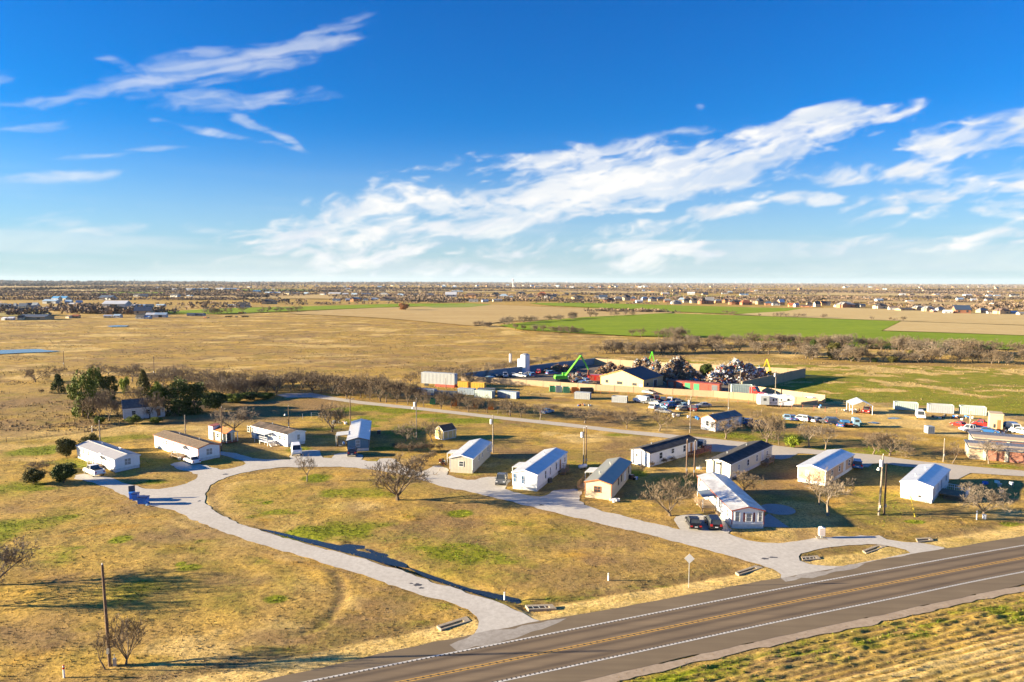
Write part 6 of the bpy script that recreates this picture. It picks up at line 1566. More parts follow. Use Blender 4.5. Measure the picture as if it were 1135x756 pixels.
# ------------------------------------------------------------------ walls and buildings of the scrapyard
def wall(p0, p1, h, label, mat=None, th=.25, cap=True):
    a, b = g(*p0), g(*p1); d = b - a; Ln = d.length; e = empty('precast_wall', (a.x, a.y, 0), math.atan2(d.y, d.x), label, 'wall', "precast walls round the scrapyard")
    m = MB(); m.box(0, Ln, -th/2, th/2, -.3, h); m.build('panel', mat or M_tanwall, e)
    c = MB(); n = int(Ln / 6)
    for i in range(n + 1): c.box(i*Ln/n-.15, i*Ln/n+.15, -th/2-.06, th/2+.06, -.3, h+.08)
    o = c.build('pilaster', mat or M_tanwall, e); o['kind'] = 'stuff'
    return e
wall((512,422.3),(660,432.6),2.1,"long sunlit tan wall along the front of the scrapyard, left half")
wall((660,432.6),(790,440.2),2.1,"sunlit tan wall in front of the tan workshop")
wall((790,440.2),(906,449.5),2.2,"sunlit tan wall behind the long white camper")
wall((512,422.0),(658.5,404),2.9,"shaded blue-looking wall along the back left of the scrapyard", plain("blue_shade_panel_wall",(.16,.25,.33),.7,var=.15))  # the blue shade on this wall is painted into its panel colour
wall((659,404),(762,410.5),2.9,"pale sunlit wall at the back of the scrapyard behind the brown heap")
wall((762,410.5),(892,417.5),3.1,"pale sunlit wall at the back right of the scrapyard behind the coloured heap")
wall((892,418),(822,434),3.6,"shaded grey wall at the right end of the scrapyard casting a long shadow")
wall((822,434),(914,446.3),2.5,"sunlit wall with blue shadows beyond the driveway right of the scrapyard")
# ground inside the yard
M_yard = road_mat("oily_yard_dirt", (0.20,0.155,0.11),(0.15,0.12,0.09),(0.09,0.075,0.06))
sheet("scrapyard_dirt", G([(513,422),(658,405),(890,418),(822,434),(905,448),(790,440),(660,432.5)]), .28, M_yard, th=.5)
M_lane = road_mat("pale_dirt_lane", (0.50,0.37,0.22),(0.44,0.32,0.19),(0.34,0.25,0.15))
def gable_building(C, E, Lp, eave, ridge, wall_m, roof_m, trim_m, label, name, cat, wins=(), doors=(), over=.3):
    return mobile_home(label, C, E, Lp, None, wall_m, roof_m, trim_m, name=name, cat=cat, skirt=.02, eave=eave, rise=ridge-eave, group=None, wins=wins, doors=doors, vents=0, over=over, skirt_mat=wall_m)
WS_ = gable_building((713,433.3),(657.5,432.6),(734.5,427.8),3.8,6.6,plain("tan_steel_siding",(.46,.33,.18),.5,var=.06,ribs=('X',.5,.03)),plain("dark_purple_brown_roof",(.055,.035,.045),.5,.2,var=.15,ribs=('Y',.5,.03)),plain("gold_trim",(.60,.33,.06),.5),
   "tan gabled workshop with a dark roof in front of the brown scrap heap",'workshop','workshop',wins=[('F',3.5,1.6,1.6,.8,M_trimdark),('F',9.5,1.5,2.0,.9,M_trimdark),('F',14.8,1.6,1.0,.9,M_trimdark),('S',3,1.6,1.2,.9,M_trimdark)],doors=[('S',9,.05,M_darkmetal,2.6,3.0),('F',1.0,.05,M_trimwhite,1.0,2.1)])
def long_box(px0, py0, px1, py1, depth, h, mat, roofm, label, name='storage_container', cat='container', roof_drop=0.0):
    a, b = g(px0, py0), g(px1, py1); d = b - a; Ln = d.length; e = empty(name, (a.x, a.y, 0), math.atan2(d.y, d.x), label, cat)
    m = MB(); m.box(0, Ln, 0, depth, .25, h); m.build('body', mat, e)
    r = MB(); r.slab([(-.1,-.1,h+.1-roof_drop),(Ln+.1,-.1,h+.1-roof_drop),(Ln+.1,depth+.1,h+.12),(-.1,depth+.1,h+.12)], .1); r.build('roof', roofm, e)
    n = max(2, int(Ln/3)); 
    for i in range(n):
        m = MB(); x = (i+.5)*Ln/n; m.box(x-1.0,x+1.0,-.05,0,.3,h-.35); m.build('door', random.choice([C_green, C_red, C_dkgrey]), e)
    return e
long_box(757,432,797,435.5,3,2.9,C_red,C_red,"long rust-red container block between the two scrap heaps",'container_block')
long_box(739,429.5,757,431,2.6,2.6,C_red,plain('dull_red_roof',(.25,.07,.04),.6),"low red container left of the long rust-red block")
long_box(651,422.5,668,423,2.6,2.3,P_red,P_red,"bright red container left of the tan workshop")
for (x,y,r_,h,lb) in ((577.5,412.5,1.5,6.0,"short white tank left of the tall white silo"),(582,413.5,1.9,8.2,"tall white silo at the back of the scrapyard"),(565.7,402.5,.6,4.6,"slim white vent pipe standing in the pasture behind the wall")):
    p = g(x,y); e = empty('silo', (p.x,p.y,0), 0, lb, 'silo'); m = MB(); m.tube((0,0,0),(0,0,h*.94),r_,None,16); m.build('shell', P_white, e); m = MB(); m.tube((0,0,h*.94),(0,0,h),r_,r_*.4,16); m.build('cap', M_metal, e)
# parked machines, crushed cars and drums along the back wall
YM = [("crushed_car",'sedan',P_ltblue),("crushed_car",'suv',P_blue),("crushed_car",'sedan',P_silver),("crushed_car",'pickup',P_white),("crushed_car",'suv',P_red),("crushed_car",'sedan',P_black)]
for (x,y,k,lb) in ((541,421.5,0,"pale blue car nearest the left corner of the scrapyard"),(546,423,1,"blue car at the left corner of the scrapyard"),(553,419.5,5,"black car near the left corner of the scrapyard"),(560,418.5,3,"white pickup left of the white tanks"),(569,417.5,2,"silver car in front of the short white tank"),(576,418.8,3,"white pickup in front of the tall white silo"),(585,416.5,2,"silver car right of the tall white silo"),(590,418,1,"blue car right of the tall white silo"),(597,414.5,4,"red car along the shaded back wall"),(605,414,5,"black car along the shaded back wall"),(611,416,1,"blue car along the shaded back wall"),(641,425,5,"black car right of the first green excavator"),(649,424.5,1,"blue car between the first green excavator and workshop"),(654,426.5,2,"silver car against the left end of the workshop"),(646,428,1,"dark blue car hard behind the front wall")):
    nm,kd,pm = YM[k]; vehicle(x,y,random.uniform(-2,2),kd,pm,lb,nm,'car',"cars dumped inside the scrapyard",z=.28)

FRAG = [plain("frag_rust",(.22,.10,.045),.8,var=.4), plain("frag_brown",(.14,.09,.055),.8,var=.4), plain("frag_tan",(.38,.27,.15),.7,var=.3), plain("frag_white",(.66,.66,.66),.5), plain("frag_grey",(.28,.28,.28),.45,.4), plain("frag_blue",(.03,.16,.42),.5), plain("frag_red",(.48,.03,.02),.5), plain("frag_dark",(.03,.028,.028),.7), plain("frag_pale",(.50,.47,.42),.6), plain("frag_orange",(.50,.20,.03),.6)]
def heap(blobs, n, weights, label, name='scrap_heap', seed=1, smin=.25, smax=1.1):
    """blobs: (px,py foot, width px, top py)"""
    rnd = random.Random(seed); cs = []
    for (bx, by, wp, top) in blobs:
        p = g(bx, by); h = height_at((bx, by), top); r = wp / 2 / scale_at(p); cs.append((p, r, h))
    o = cs[0][0]; e = empty(name, (o.x, o.y, .25), 0, label, 'scrap heap')
    m = MB()
    for i, (p, r, h) in enumerate(cs):
        # a lumpy cone
        K, S = 7, 18; rr = random.Random(seed*31+i); base = len(m.v); vs = []; fs = []
        for k in range(K + 1):
            t = k / K
            for s in range(S):
                a = 2*math.pi*s/S; q = r * (1 - t) ** .8 * (1 + rr.uniform(-.14, .14)); vs.append((p.x-o.x+q*math.cos(a), p.y-o.y+q*.8*math.sin(a), h*.93*t**.95*(1+rr.uniform(-.05,.05))))
        for k in range(K):
            for s in range(S): fs.append((k*S+s, k*S+(s+1)%S, (k+1)*S+(s+1)%S, (k+1)*S+s))
        m._add(vs, fs)
    m.build('core', FRAG[1], e, fix=True)
    f = MB(); idx = list(range(len(FRAG)))
    tot = sum(r*h for _, r, h in cs)
    for (p, r, h) in cs:
        for k in range(int(n * r*h / tot)):
            t = rnd.random() ** 1.3; a = rnd.uniform(0, 6.283); q = r * (1 - t) ** .8
            c = Vector((p.x-o.x+q*math.cos(a), p.y-o.y+q*.8*math.sin(a), h*.93*t**.95))
            s = rnd.uniform(smin, smax); sx, sy, sz = s*rnd.uniform(.5,1.6), s*rnd.uniform(.3,1), s*rnd.uniform(.08,.5)
            f.M = Matrix.Translation(c) @ Euler((rnd.uniform(-1,1), rnd.uniform(-1,1), rnd.uniform(0,6.28))).to_matrix().to_4x4()
            f.mat = rnd.choices(idx, weights)[0]
            if rnd.random() < .75: f.box(-sx/2, sx/2, -sy/2, sy/2, -sz/2, sz/2)
            else: f.tube((-sx,0,0), (sx,0,0), sz*.3, None, 5)
    f.M = None
    o_ = f.build('scrap_metal', FRAG, e, fix=False); o_['kind'] = 'stuff'
    return e
wb = [4,5,3,.6,1.2,.3,.2,3,1.5,.3]
heap([(715,417,34,395.5),(706,417,22,398),(727,420,26,399),(738,423,26,404)], 1500, [3,4,3,1.5,2,.3,.3,2.5,3,.4], "tangled brown and grey scrap heap behind the workshop roof, with the green arm above it", seed=3)
heap([(751,420,44,393.5),(744,421,30,398),(760,421,34,401),(736,424,24,409)], 2300, [5,6,3,.3,.8,.1,.1,4,1.5,.2], "tallest brown rusty scrap heap right of the workshop", seed=4)
heap([(815,422,50,398),(800,423,34,404),(830,422,38,403),(842,421,26,408),(789,424,18,412)], 2600, [1.5,1.2,1.5,4.5,3,2,1.0,1.8,4,.5], "coloured heap of crushed cars and appliances near the right wall", seed=5, smin=.3, smax=1.2)
heap([(676,414,26,401.5),(688,415,20,405),(667,414.5,16,407)], 800, [4,6,2,.1,.4,0,0,3,.5,.2], "small dark brown heap left of the workshop's white truck", seed=6)
heap([(618,412,22,404.5),(627,411,22,405),(608,413,14,408)], 500, [3,3,1,.3,1,.5,.2,4,.8,4], "low orange and black heap against the shaded back wall", seed=7)
heap([(790,426,36,420),(770,425.5,30,420)], 420, [3,2,2,2,1,1,.5,2,2,1], "low scatter of mixed scrap behind the rust-red container block", seed=8)
heap([(640,420,26,414),(652,419,20,415)], 350, [2,2,1,1,2,2,.3,4,1,.5], "low dark scrap pile right of the first green excavator", seed=9)
m = MB(); p = g(695,421.5); 
vehicle(694,418.5,heading((690,417),(698,420)),'van',P_white,"white truck parked behind the tan workshop's roof ridge",'box_truck','truck',z=.28)

M_exg = plain("lime_green_machine_paint", (.13,.55,.03), .4, var=.05); M_exy = plain("yellow_machine_paint", (.70,.38,.02), .4, var=.08)
def excavator(px, py, rz, mat, label, boom, s=1.0, name='excavator'):
    """boom: list of (y forward, z up) joints in metres"""
    p = g(px, py); e = empty(name, (p.x, p.y, .28), rz, label, 'excavator'); e.scale = (s,)*3
    for sx in (-1, 1):
        m = MB(); m.prism([(-2.2,.15),(-2.5,.5),(-2.2,.9),(2.2,.9),(2.5,.5),(2.2,.15)], 'x', sx*1.05-.28, sx*1.05+.28); m.build('track', M_darkmetal, e)
    m = MB(); m.box(-.8,.8,-1.2,1.2,.5,1.2); m.build('undercarriage', M_darkmetal, e)
    m = MB(); m.prism([(-2.9,1.3),(-3.0,2.0),(-2.6,2.55),(.2,2.5),(1.6,2.2),(1.6,1.25)], 'x', -1.4, 1.4); m.build('upper_body', mat, e)
    m = MB(); m.prism([(.1,1.3),(.1,3.3),(1.5,3.3),(1.95,2.4),(1.9,1.3)], 'x', -1.38, -.35); c = m.build('cab', mat, e)
    m = MB(); m.box(-1.40,-1.385,.3,1.5,2.2,3.1); m.prism([(1.52,3.15),(1.93,2.4),(1.97,2.42),(1.56,3.17)],'x',-1.28,-.45); m.build('cab_glass', M_glass, c)
    for i in range(len(boom) - 2):
        (y0,z0),(y1,z1) = boom[i],boom[i+1]; w0 = .42 - .08*i
        m = MB(); m.tube((.15,y0,z0),(.15,y1,z1), w0, w0*.75, 4); m.build('boom' if i == 0 else 'stick', mat, e)
    (y0,z0),(y1,z1) = boom[-2],boom[-1]
    gr = MB(); gr.tube((.15,y0,z0),(.15,y1,z1),.25,.5,8)
    for k in range(5):
        a = k*1.257; c0 = Vector((.15+.5*math.cos(a), y1+.5*math.sin(a), z1)); c1 = c0 + Vector((.7*math.cos(a), .7*math.sin(a), -.8)); c2 = c0 + Vector((.15*math.cos(a), .15*math.sin(a), -1.7))
        gr.tube(c0,c1,.14,.12,5); gr.tube(c1,c2,.12,.05,5)
    gr.build('grapple', M_darkmetal if mat is not M_exg else M_redwood, e)
excavator(623.5,424.3,heading((623,424),(640,423.7)),M_exg,"lime green grapple excavator with its arm raised in an inverted V",[(1.0,2.2),(6.6,9.6),(9.6,4.4),(9.5,2.6)],s=1.05)
excavator(715,414,heading((715,414),(725,415.5)),M_exg,"second lime green excavator, only its arm showing above the scrap heaps",[(1.0,2.2),(4.0,9.8),(5.6,4.0),(5.7,2.9)],s=.95)
excavator(856,420.5,heading((856,421),(845,419)),M_exy,"yellow excavator beside the coloured scrap heap",[(1.0,2.2),(3.6,7.8),(5.2,4.6),(5.2,3.2)],s=.95)

# ------------------------------------------------------------------ self storage and hut
M_brickdoor = plain("brick_red_roller_door", (.36,.16,.11), .6, var=.12, ribs=('Z',.15,.03)); M_stucco = plain("tan_stucco", (.52,.40,.27), .85, var=.12); M_slate = plain("slate_grey_metal_roof", (.16,.17,.20), .5, .2, var=.15, ribs=('X',.6,.03))
def storage(C, F1, eave, depth, label, ndoor, over=.5):
    """C: ground corner; F1: a point along the facade with doors"""
    c, f = g(*C), g(*F1); d = f - c; d.z = 0; Ln = 46.0; rz = math.atan2(d.y, d.x)
    e = empty('storage_building', (c.x, c.y, 0), rz, label, 'storage building')
    m = MB(); m.prism([(0,0),(depth,0),(depth,eave+.25),(0,eave)], 'x', 0, Ln); m.build('wall', M_stucco, e)
    r = MB(); r.slab([(-.3,-over,eave-.22),(Ln,-over,eave-.22),(Ln,depth+.1,eave+.38),(-.3,depth+.1,eave+.38)], .14); r.build('roof', M_slate, e)
    per = 3.9
    for i in range(ndoor):
        x = 3.3 + i*per; m = MB(); m.box(x, x+2.9, -.05, 0, .05, eave-.55); dr = m.build('roller_door', M_brickdoor, e); h = MB(); h.box(x+1.3,x+1.6,-.1,-.05,.5,.62); h.build('handle', M_metal, dr)
    m = MB()
    for i in range(ndoor+1): x = 2.4 + i*per; m.box(x+.1, x+.6, -.22, 0, 0, eave-.2)
    m.build('pilaster', plain('pale_pilaster',(.62,.56,.46),.8), e)
    m = MB(); m.box(0,Ln,-.13,-.0,eave-.5,eave-.3); m.build('door_header', plain('pale_pilaster',(.62,.56,.46),.8), e)
storage((1074.2,508.3),(1140,514.4),2.75,5.3,"front storage building with a slate roof and brick-red roller doors",9)
storage((1078.5,497.6),(1140,502.8),2.75,5.3,"rear storage building whose brick-red doors show above the front roof",9)
def hut():
    a, b = g(1096.5,477.5), g(1111,478.8); d = b - a; Ln = d.length; e = empty('block_hut', (a.x, a.y, 0), math.atan2(d.y, d.x), "small flat-roofed tan block hut with a brown door", 'hut')
    m = MB(); m.box(0, Ln, 0, 4.2, 0, 4.3); m.build('wall', plain("tan_block", (.60,.44,.24), .85, var=.08), e)
    m = MB(); m.box(-.15, Ln+.15, -.15, 4.35, 4.3, 4.55); m.build('parapet', M_stucco, e)
    m = MB(); m.box(Ln*.56, Ln*.82, -.06, 0, .05, 3.0); dd = m.build('door', M_doorbrown, e); m = MB(); m.box(Ln*.58,Ln*.60,-.1,-.06,1.1,1.3); m.build('handle', M_metal, dd)
    m = MB(); m.box(Ln*.28, Ln*.45, -.05, 0, .9, 1.9); m.build('window', M_glass, e)
hut()
# pale dirt lots
def fence_line(pts, h, step, label, mat, wires=3, name='wire_fence', thick=.05, group=None):
    P = smooth_line(G(pts), 3); o = P[0]; e = empty(name, (o.x, o.y, 0), 0, label, 'fence', group)
    w = MB(); pm = MB(); acc = 0; last = None
    for a, b in zip(P, P[1:]):
        for k in range(wires):
            z = h * (k + 1) / wires - .05; w.tube(a - o + Vector((0,0,z)), b - o + Vector((0,0,z)), .012, None, 3, cap=False)
        L_ = (b - a).length; s = -acc
        while s + step <= L_:
            s += step
            if s < 0: continue
            q = a.lerp(b, s / L_) - o; pm.tube((q.x, q.y, -.1), (q.x, q.y, h), thick, None, 5)
        acc = (L_ - s) if s > 0 else acc + L_
    if w.v: w.build('wire', M_metal, e)
    if pm.v: o2 = pm.build('fence_post', mat, e); o2['kind'] = 'stuff'
fence_line([(600,431),(660,436),(720,440),(790,444.5),(870,451.5),(940,459.5)],1.5,3.2,"thin rusty-posted fence in front of the tan scrapyard wall",M_trimred)
fence_line([(327,466),(345,462),(362,465)],1.3,3.0,"faint pale pipe fence behind the patchy-roofed home",M_trimwhite,2,'pipe_fence')
fence_line([(-40,497),(0,491),(60,483.5),(110,476.5),(160,470)],1.2,4.0,"wire fence between the rough pasture and the mown track",M_pole)
fence_line([(920,446.6),(1000,453),(1070,459.8),(1140,466.5)],1.2,4.0,"wire fence along the near edge of the green pasture",M_pole)
for i,(x,y,lb) in enumerate(((1060,463.5,"scattered junk on the dirt strip left of the rightmost container"),(1045,463.2,"dark rubble heaped along the dirt strip"),(1075,463.8,"planks and pipes on the dirt strip below the rightmost container"),(940,455.5,"dark clutter at the end of the yard wall"),(905,451.8,"brown brush pile at the right end of the yard wall"),(1110,479,"drums beside the block hut door"),(792,468,"white debris left of the trailer house"),(770,463.5,"broken boards in the open yard"),(750,461,"pale rubbish below the junk cars"),(648,449.3,"pale planks on the open ground below the container"))): clutter(x,y,7,80+i,lb,rad=2.6)
HAZE = 2.2e-5
# ------------------------------------------------------------------ far country
def field_mat(name, c1, c2, sc=.01, fine=.35, stretch=1.0, rows_=0):
    m, nt, b = new_mat(name); tc = N(nt, "ShaderNodeTexCoord"); b.inputs["Roughness"].default_value = .95; b.inputs["Specular IOR Level"].default_value = .1
    mp = N(nt, "ShaderNodeMapping"); mp.inputs["Scale"].default_value = (1, stretch, 1); L(nt, tc.outputs["Object"], mp.inputs[0])
    n = N(nt, "ShaderNodeTexNoise"); n.inputs["Scale"].default_value = sc; n.inputs["Detail"].default_value = 6; n.inputs["Roughness"].default_value = .65; L(nt, mp.outputs[0], n.inputs[0])
    n2 = N(nt, "ShaderNodeTexNoise"); n2.inputs["Scale"].default_value = fine; n2.inputs["Detail"].default_value = 4; L(nt, mp.outputs[0], n2.inputs[0])
    ad = N(nt, "ShaderNodeMath", operation='ADD'); L(nt, n.outputs[0], ad.inputs[0]); L(nt, n2.outputs[0], ad.inputs[1])
    r = N(nt, "ShaderNodeMapRange"); r.inputs[1].default_value = .85; r.inputs[2].default_value = 1.15; L(nt, ad.outputs[0], r.inputs[0])
    mx = N(nt, "ShaderNodeMix", data_type='RGBA'); mx.inputs[6].default_value = (*c1, 1); mx.inputs[7].default_value = (*c2, 1); L(nt, r.outputs[0], mx.inputs[0]); L(nt, mx.outputs[2], b.inputs["Base Color"])
    return m
F_green = field_mat("winter_wheat", (.155,.225,.006), (.215,.28,.010), .012, .12, 2.5)
F_green2 = field_mat("thin_green_crop", (.17,.23,.03), (.26,.28,.06), .01, .1, 2)
F_pale = field_mat("mown_hay_field", (.47,.335,.145), (.40,.275,.11), .012, .12, 2.2)
F_tan = field_mat("pale_stubble_field", (.52,.39,.175), (.46,.33,.14), .01, .1, 4)
F_brown = field_mat("dull_brown_field", (.30,.20,.11), (.38,.26,.14), .008, .08, 2)
F_olive = field_mat("olive_pasture", (.30,.26,.08), (.38,.31,.11), .01, .1, 2)
def fld(name, pts, mat, z): return sheet(name, smooth_line(G(pts) + [g(*pts[0])], 1)[:-1], z, mat)
fld("hay_field", [(315,347.6),(365,344),(420,341.5),(470,340.2),(545,338),(608,341),(700,343.4),(745,345.0),(745,347.2),(700,349.6),(616,354.6),(561,356.5),(540,359.5),(523.5,362),(500,359.8),(470,357),(430,353.5),(365,350),(330,348.6)], F_pale, .62)
fld("green_field", [(553,361.4),(575,358.5),(608,355.4),(650,352),(700,349.7),(732,347.8),(790,349.3),(849,351.2),(895,353),(998.7,356.7),(976.5,367.7),(1040,369.6),(1135,373),(1300,379),(1300,394),(1135,388.5),(1060,387.5),(988,388),(930,384),(850,378.5),(775,375),(700,373.2),(620,369),(575,366)], F_green, .66)
fld("stubble_field", [(978.5,367.2),(999,356.9),(1060,359),(1135,361.6),(1300,368),(1300,378.5),(1135,372.6),(1040,369.2)], F_tan, .70)
fld("hay_field", [(889,342.5),(940,341.5),(1000,344),(1060,346.5),(1135,349),(1400,356),(1400,369),(1135,361),(1060,358.6),(999,356.4),(895,352.6),(850,351),(817,349)], F_tan, .64)
fld("green_field", [(585,336.2),(640,335.8),(700,337.4),(760,339.2),(830,341),(890,342.3),(870,345.5),(817,348.6),(770,347),(720,344.4),(700,343.2),(650,341),(608,339)], F_green, .68)
fld("green_field", [(184,345.6),(240,342.6),(290,341),(336,340),(441,337),(520,336.5),(545,337.8),(470,340),(441,340.4),(336,344.6),(280,347),(240,348.6),(184,348)], F_green, .60)
fld("green_field", [(470,340),(520,337.5),(546,338.2),(520,341),(480,341.5)], F_green2, .70)
fld("pasture", [(-200,346),(0,344),(30,344),(55,346.5),(52,351),(0,351),(-200,354)], F_olive, .60)
fld("green_field", [(101,324.5),(150,324),(182,324.4),(182,325.6),(140,325.8),(101,325.6)], F_green, 1.4)
fld("green_field", [(255,321.2),(300,321),(348,321.4),(348,322.5),(300,322.6),(255,322.4)], F_green, 1.6)
fld("green_field", [(739,327.8),(800,328.2),(860,329),(914,329.6),(914,330.9),(860,331),(800,330.3),(739,329.7)], F_green, 1.4)
fld("dry_field", [(0,316.8),(200,318),(330,318),(330,319.4),(200,319.6),(0,319)], F_pale, 1.8)
fld("dry_field", [(-300,320.5),(0,320.5),(120,321.5),(120,323.5),(0,323),(-300,324)], F_tan, 1.5)
fld("dry_field", [(200,327.5),(330,326.8),(500,330.2),(500,333.2),(330,331.5),(200,332.6)], F_pale, 1.3)
fld("dry_field", [(380,321.6),(470,321.4),(520,322.4),(600,321.8),(620,322.8),(520,324.8),(430,324.2),(380,323.8)], F_tan, 1.4)
fld("dry_field", [(640,321.8),(740,323),(740,325.6),(660,325.4),(620,324.4)], F_tan, 1.5)
fld("dry_field", [(830,323.6),(900,324.4),(1000,325.6),(1135,328),(1400,333),(1400,337),(1135,331.4),(1000,328.6),(914,327.6),(830,326.8)], F_tan, 1.5)
fld("dry_field", [(914,329.6),(1000,332.4),(1135,336.5),(1400,343),(1400,349),(1135,341),(1000,337.2),(914,334)], F_pale, 1.3)
fld("brown_field", [(540,316.8),(700,317.2),(700,318),(560,318.4)], F_brown, 2.0)
fld("dry_field", [(1000,317.6),(1135,319),(1300,321),(1300,322.4),(1135,320.6),(1040,319.4)], F_pale, 2.0)

# ---- far woods: bare crowns as little sprays of facets
def woods(name, label, centres, sizes, seed, cols, per=14, tri=.34):
    rnd = np.random.default_rng(seed); n = len(centres)
    C_ = np.repeat(centres, per, 0); S_ = np.repeat(sizes, per)[:, None]; m = len(C_)
    d = rnd.normal(size=(m, 3)); d /= np.linalg.norm(d, axis=1)[:, None]; rr = rnd.random((m, 1)) ** .45
    P = C_ + d * rr * S_ * np.array([[.62, .62, .46]]) + np.array([[0, 0, 1]]) * S_ * .50
    a = rnd.normal(size=(m, 3)); a /= np.linalg.norm(a, axis=1)[:, None]; b = rnd.normal(size=(m, 3)); b /= np.linalg.norm(b, axis=1)[:, None]
    t = S_ * tri * rnd.uniform(.5, 1.2, (m, 1))
    V = np.stack([P + a*t, P + b*t, P - (a+b)*t*.6], 1).reshape(-1, 3)
    F = np.arange(3*m).reshape(m, 3)
    c = np.array(cols)[rnd.integers(0, len(cols), n)] * rnd.uniform(.8, 1.2, (n, 1))
    c = c * np.array([1.2, 1.17, 1.15]); me = np_mesh(name, V, F, M_wood_far, {"tint": np.repeat(np.repeat(c, per, 0), 3, 0)})
    return link_mesh(name, me, label=label, kind='stuff')
M_wood_far = attr_mat("far_bare_trees", .95)
rw = np.random.default_rng(77)
def line_trees(x0, y0, x1, y1, n, jx, jy, s0, s1):
    t = rw.random(n); a = g(x0, y0); b = g(x1, y1)
    c = np.stack([a.x + (b.x-a.x)*t + rw.normal(0, jx, n), a.y + (b.y-a.y)*t + rw.normal(0, jy, n), np.zeros(n)], 1)
    return c, rw.uniform(s0, s1, n)
def group_lines(specs): 
    cs, ss = zip(*[line_trees(*s) for s in specs]); return np.concatenate(cs), np.concatenate(ss)
WB = [(.15,.11,.08),(.18,.13,.09),(.13,.097,.075),(.20,.145,.10),(.11,.085,.065)]
c, s = group_lines([(92,347,165,348,120,12,9,5,9),(15,349,45,349.5,30,10,8,5,9),(160,348,185,347,25,8,5,5,8),(0,343,60,342,25,10,5,3,6),(40,344,140,345,70,14,10,4,8),(70,340,150,341,50,20,12,4,7),(185,343,260,341,30,15,8,4,7),(200,339,260,337,40,20,10,4,7),(185,333,300,332,60,25,12,3,6),(280,336,330,335,40,12,8,5,8),(320,338,470,336,60,15,8,3,6),
  (440,334.5,520,333.8,130,14,8,4,7),(480,335.6,512,335.2,60,6,5,3,5),(380,333.2,440,332.6,50,20,8,4,7),(520,333.6,660,334.6,150,20,10,4,8),(560,331.5,620,332.8,60,18,9,4,8),(620,336,740,337.5,50,20,6,3,6),(656,345.4,740,346.2,110,8,5,3,5.5),(680,332,830,334.5,110,30,14,4,8),(830,335,980,338,90,30,14,4,8),(985,340.5,1135,344.5,90,30,14,4,8),
  (740,331.6,915,332.6,230,22,10,5,9),(760,333.3,900,334.2,120,18,8,4,7),(905,331,985,334,120,22,12,5,9),(960,333,1135,337,150,30,14,4,8),(1090,341,1140,341.5,40,14,14,6,10),(1150,344,1400,352,90,30,20,5,9),(-300,343,0,342,90,30,20,5,9)])
woods("distant_tree_line", "loose lines of bare trees among the far houses and fields", c, s, 1, WB, per=16)
# wider country: hedgerows and belts thinning into a continuous brown band at the horizon
specs = []
for i in range(112):
    D = 1400 * math.exp(rw.random() * 2.75); yp = HORIZON + 38*757/D
    x0 = rw.uniform(-150, 1250); wpx = rw.uniform(40, 330); k = min(1, 2500/D)
    n = int(wpx * rw.uniform(.9, 2.2)); sz = max(6, D/520)
    specs.append((x0, yp, x0+wpx, yp + rw.uniform(-.4,.4)*k, n, D*.006, D*.012 + 8, sz*.7, sz*1.15))
c, s = group_lines(specs); woods("distant_woodland", "far belts of bare woodland towards the horizon", c, s, 2, [(.15,.115,.09),(.18,.135,.10),(.13,.10,.085),(.21,.155,.11)], per=9, tri=.42)
n = 7500; D = 5200 * np.exp(rw.random(n) * 1.5); xx = (rw.random(n)*2-1) * .95; c = np.stack([xx*D, D, np.zeros(n)], 1); s = np.minimum(D/430, 26) * rw.uniform(.6, 1.1, n)
woods("horizon_woodland", "brown band of woodland on the horizon", c, s, 3, [(.13,.105,.10),(.15,.12,.11),(.11,.09,.088),(.18,.14,.12)], per=6, tri=.5)
# dark left-hand woods near the horizon and the long dark belts in the middle distance
specs = [(-150,315.6,130,316.2,650,60,120,10,18),(-150,314.6,260,315,500,80,150,12,20),(-80,317.2,60,317.5,180,40,60,8,14),(20,321.6,110,320.4,170,20,40,7,12),(0,322.6,50,322.2,60,15,25,6,10),(108,319,200,320.8,160,25,40,7,12),(140,322.2,260,322.2,130,20,30,6,10),(190,325.6,260,326.2,60,15,20,5,9),(215,328,235,328.2,50,10,12,6,9),(262,329.5,300,330,40,12,14,6,9),(235,324,560,323,420,30,40,6,10),(360,320.6,530,320.9,420,30,45,8,12),(530,319.8,640,320.6,260,30,45,8,12),(640,321,900,323.6,330,40,50,7,11),(740,324.6,900,326.8,200,30,30,6,9),(880,323,1135,327.6,420,40,45,7,11),(1000,322.2,1200,323.6,320,40,60,9,13),(640,326.6,740,328.2,130,25,25,6,9),(1000,330.2,1135,332.4,150,30,25,6,9),(100,328.5,240,329.2,60,30,25,4,7),(100,330,110,329,6,8,8,5,7)]
c, s = group_lines(specs); woods("distant_tree_belt", "long dark belts of bare trees across the middle distance", c, s, 4, [(.085,.066,.058),(.105,.08,.068),(.075,.06,.055)], per=12, tri=.40)

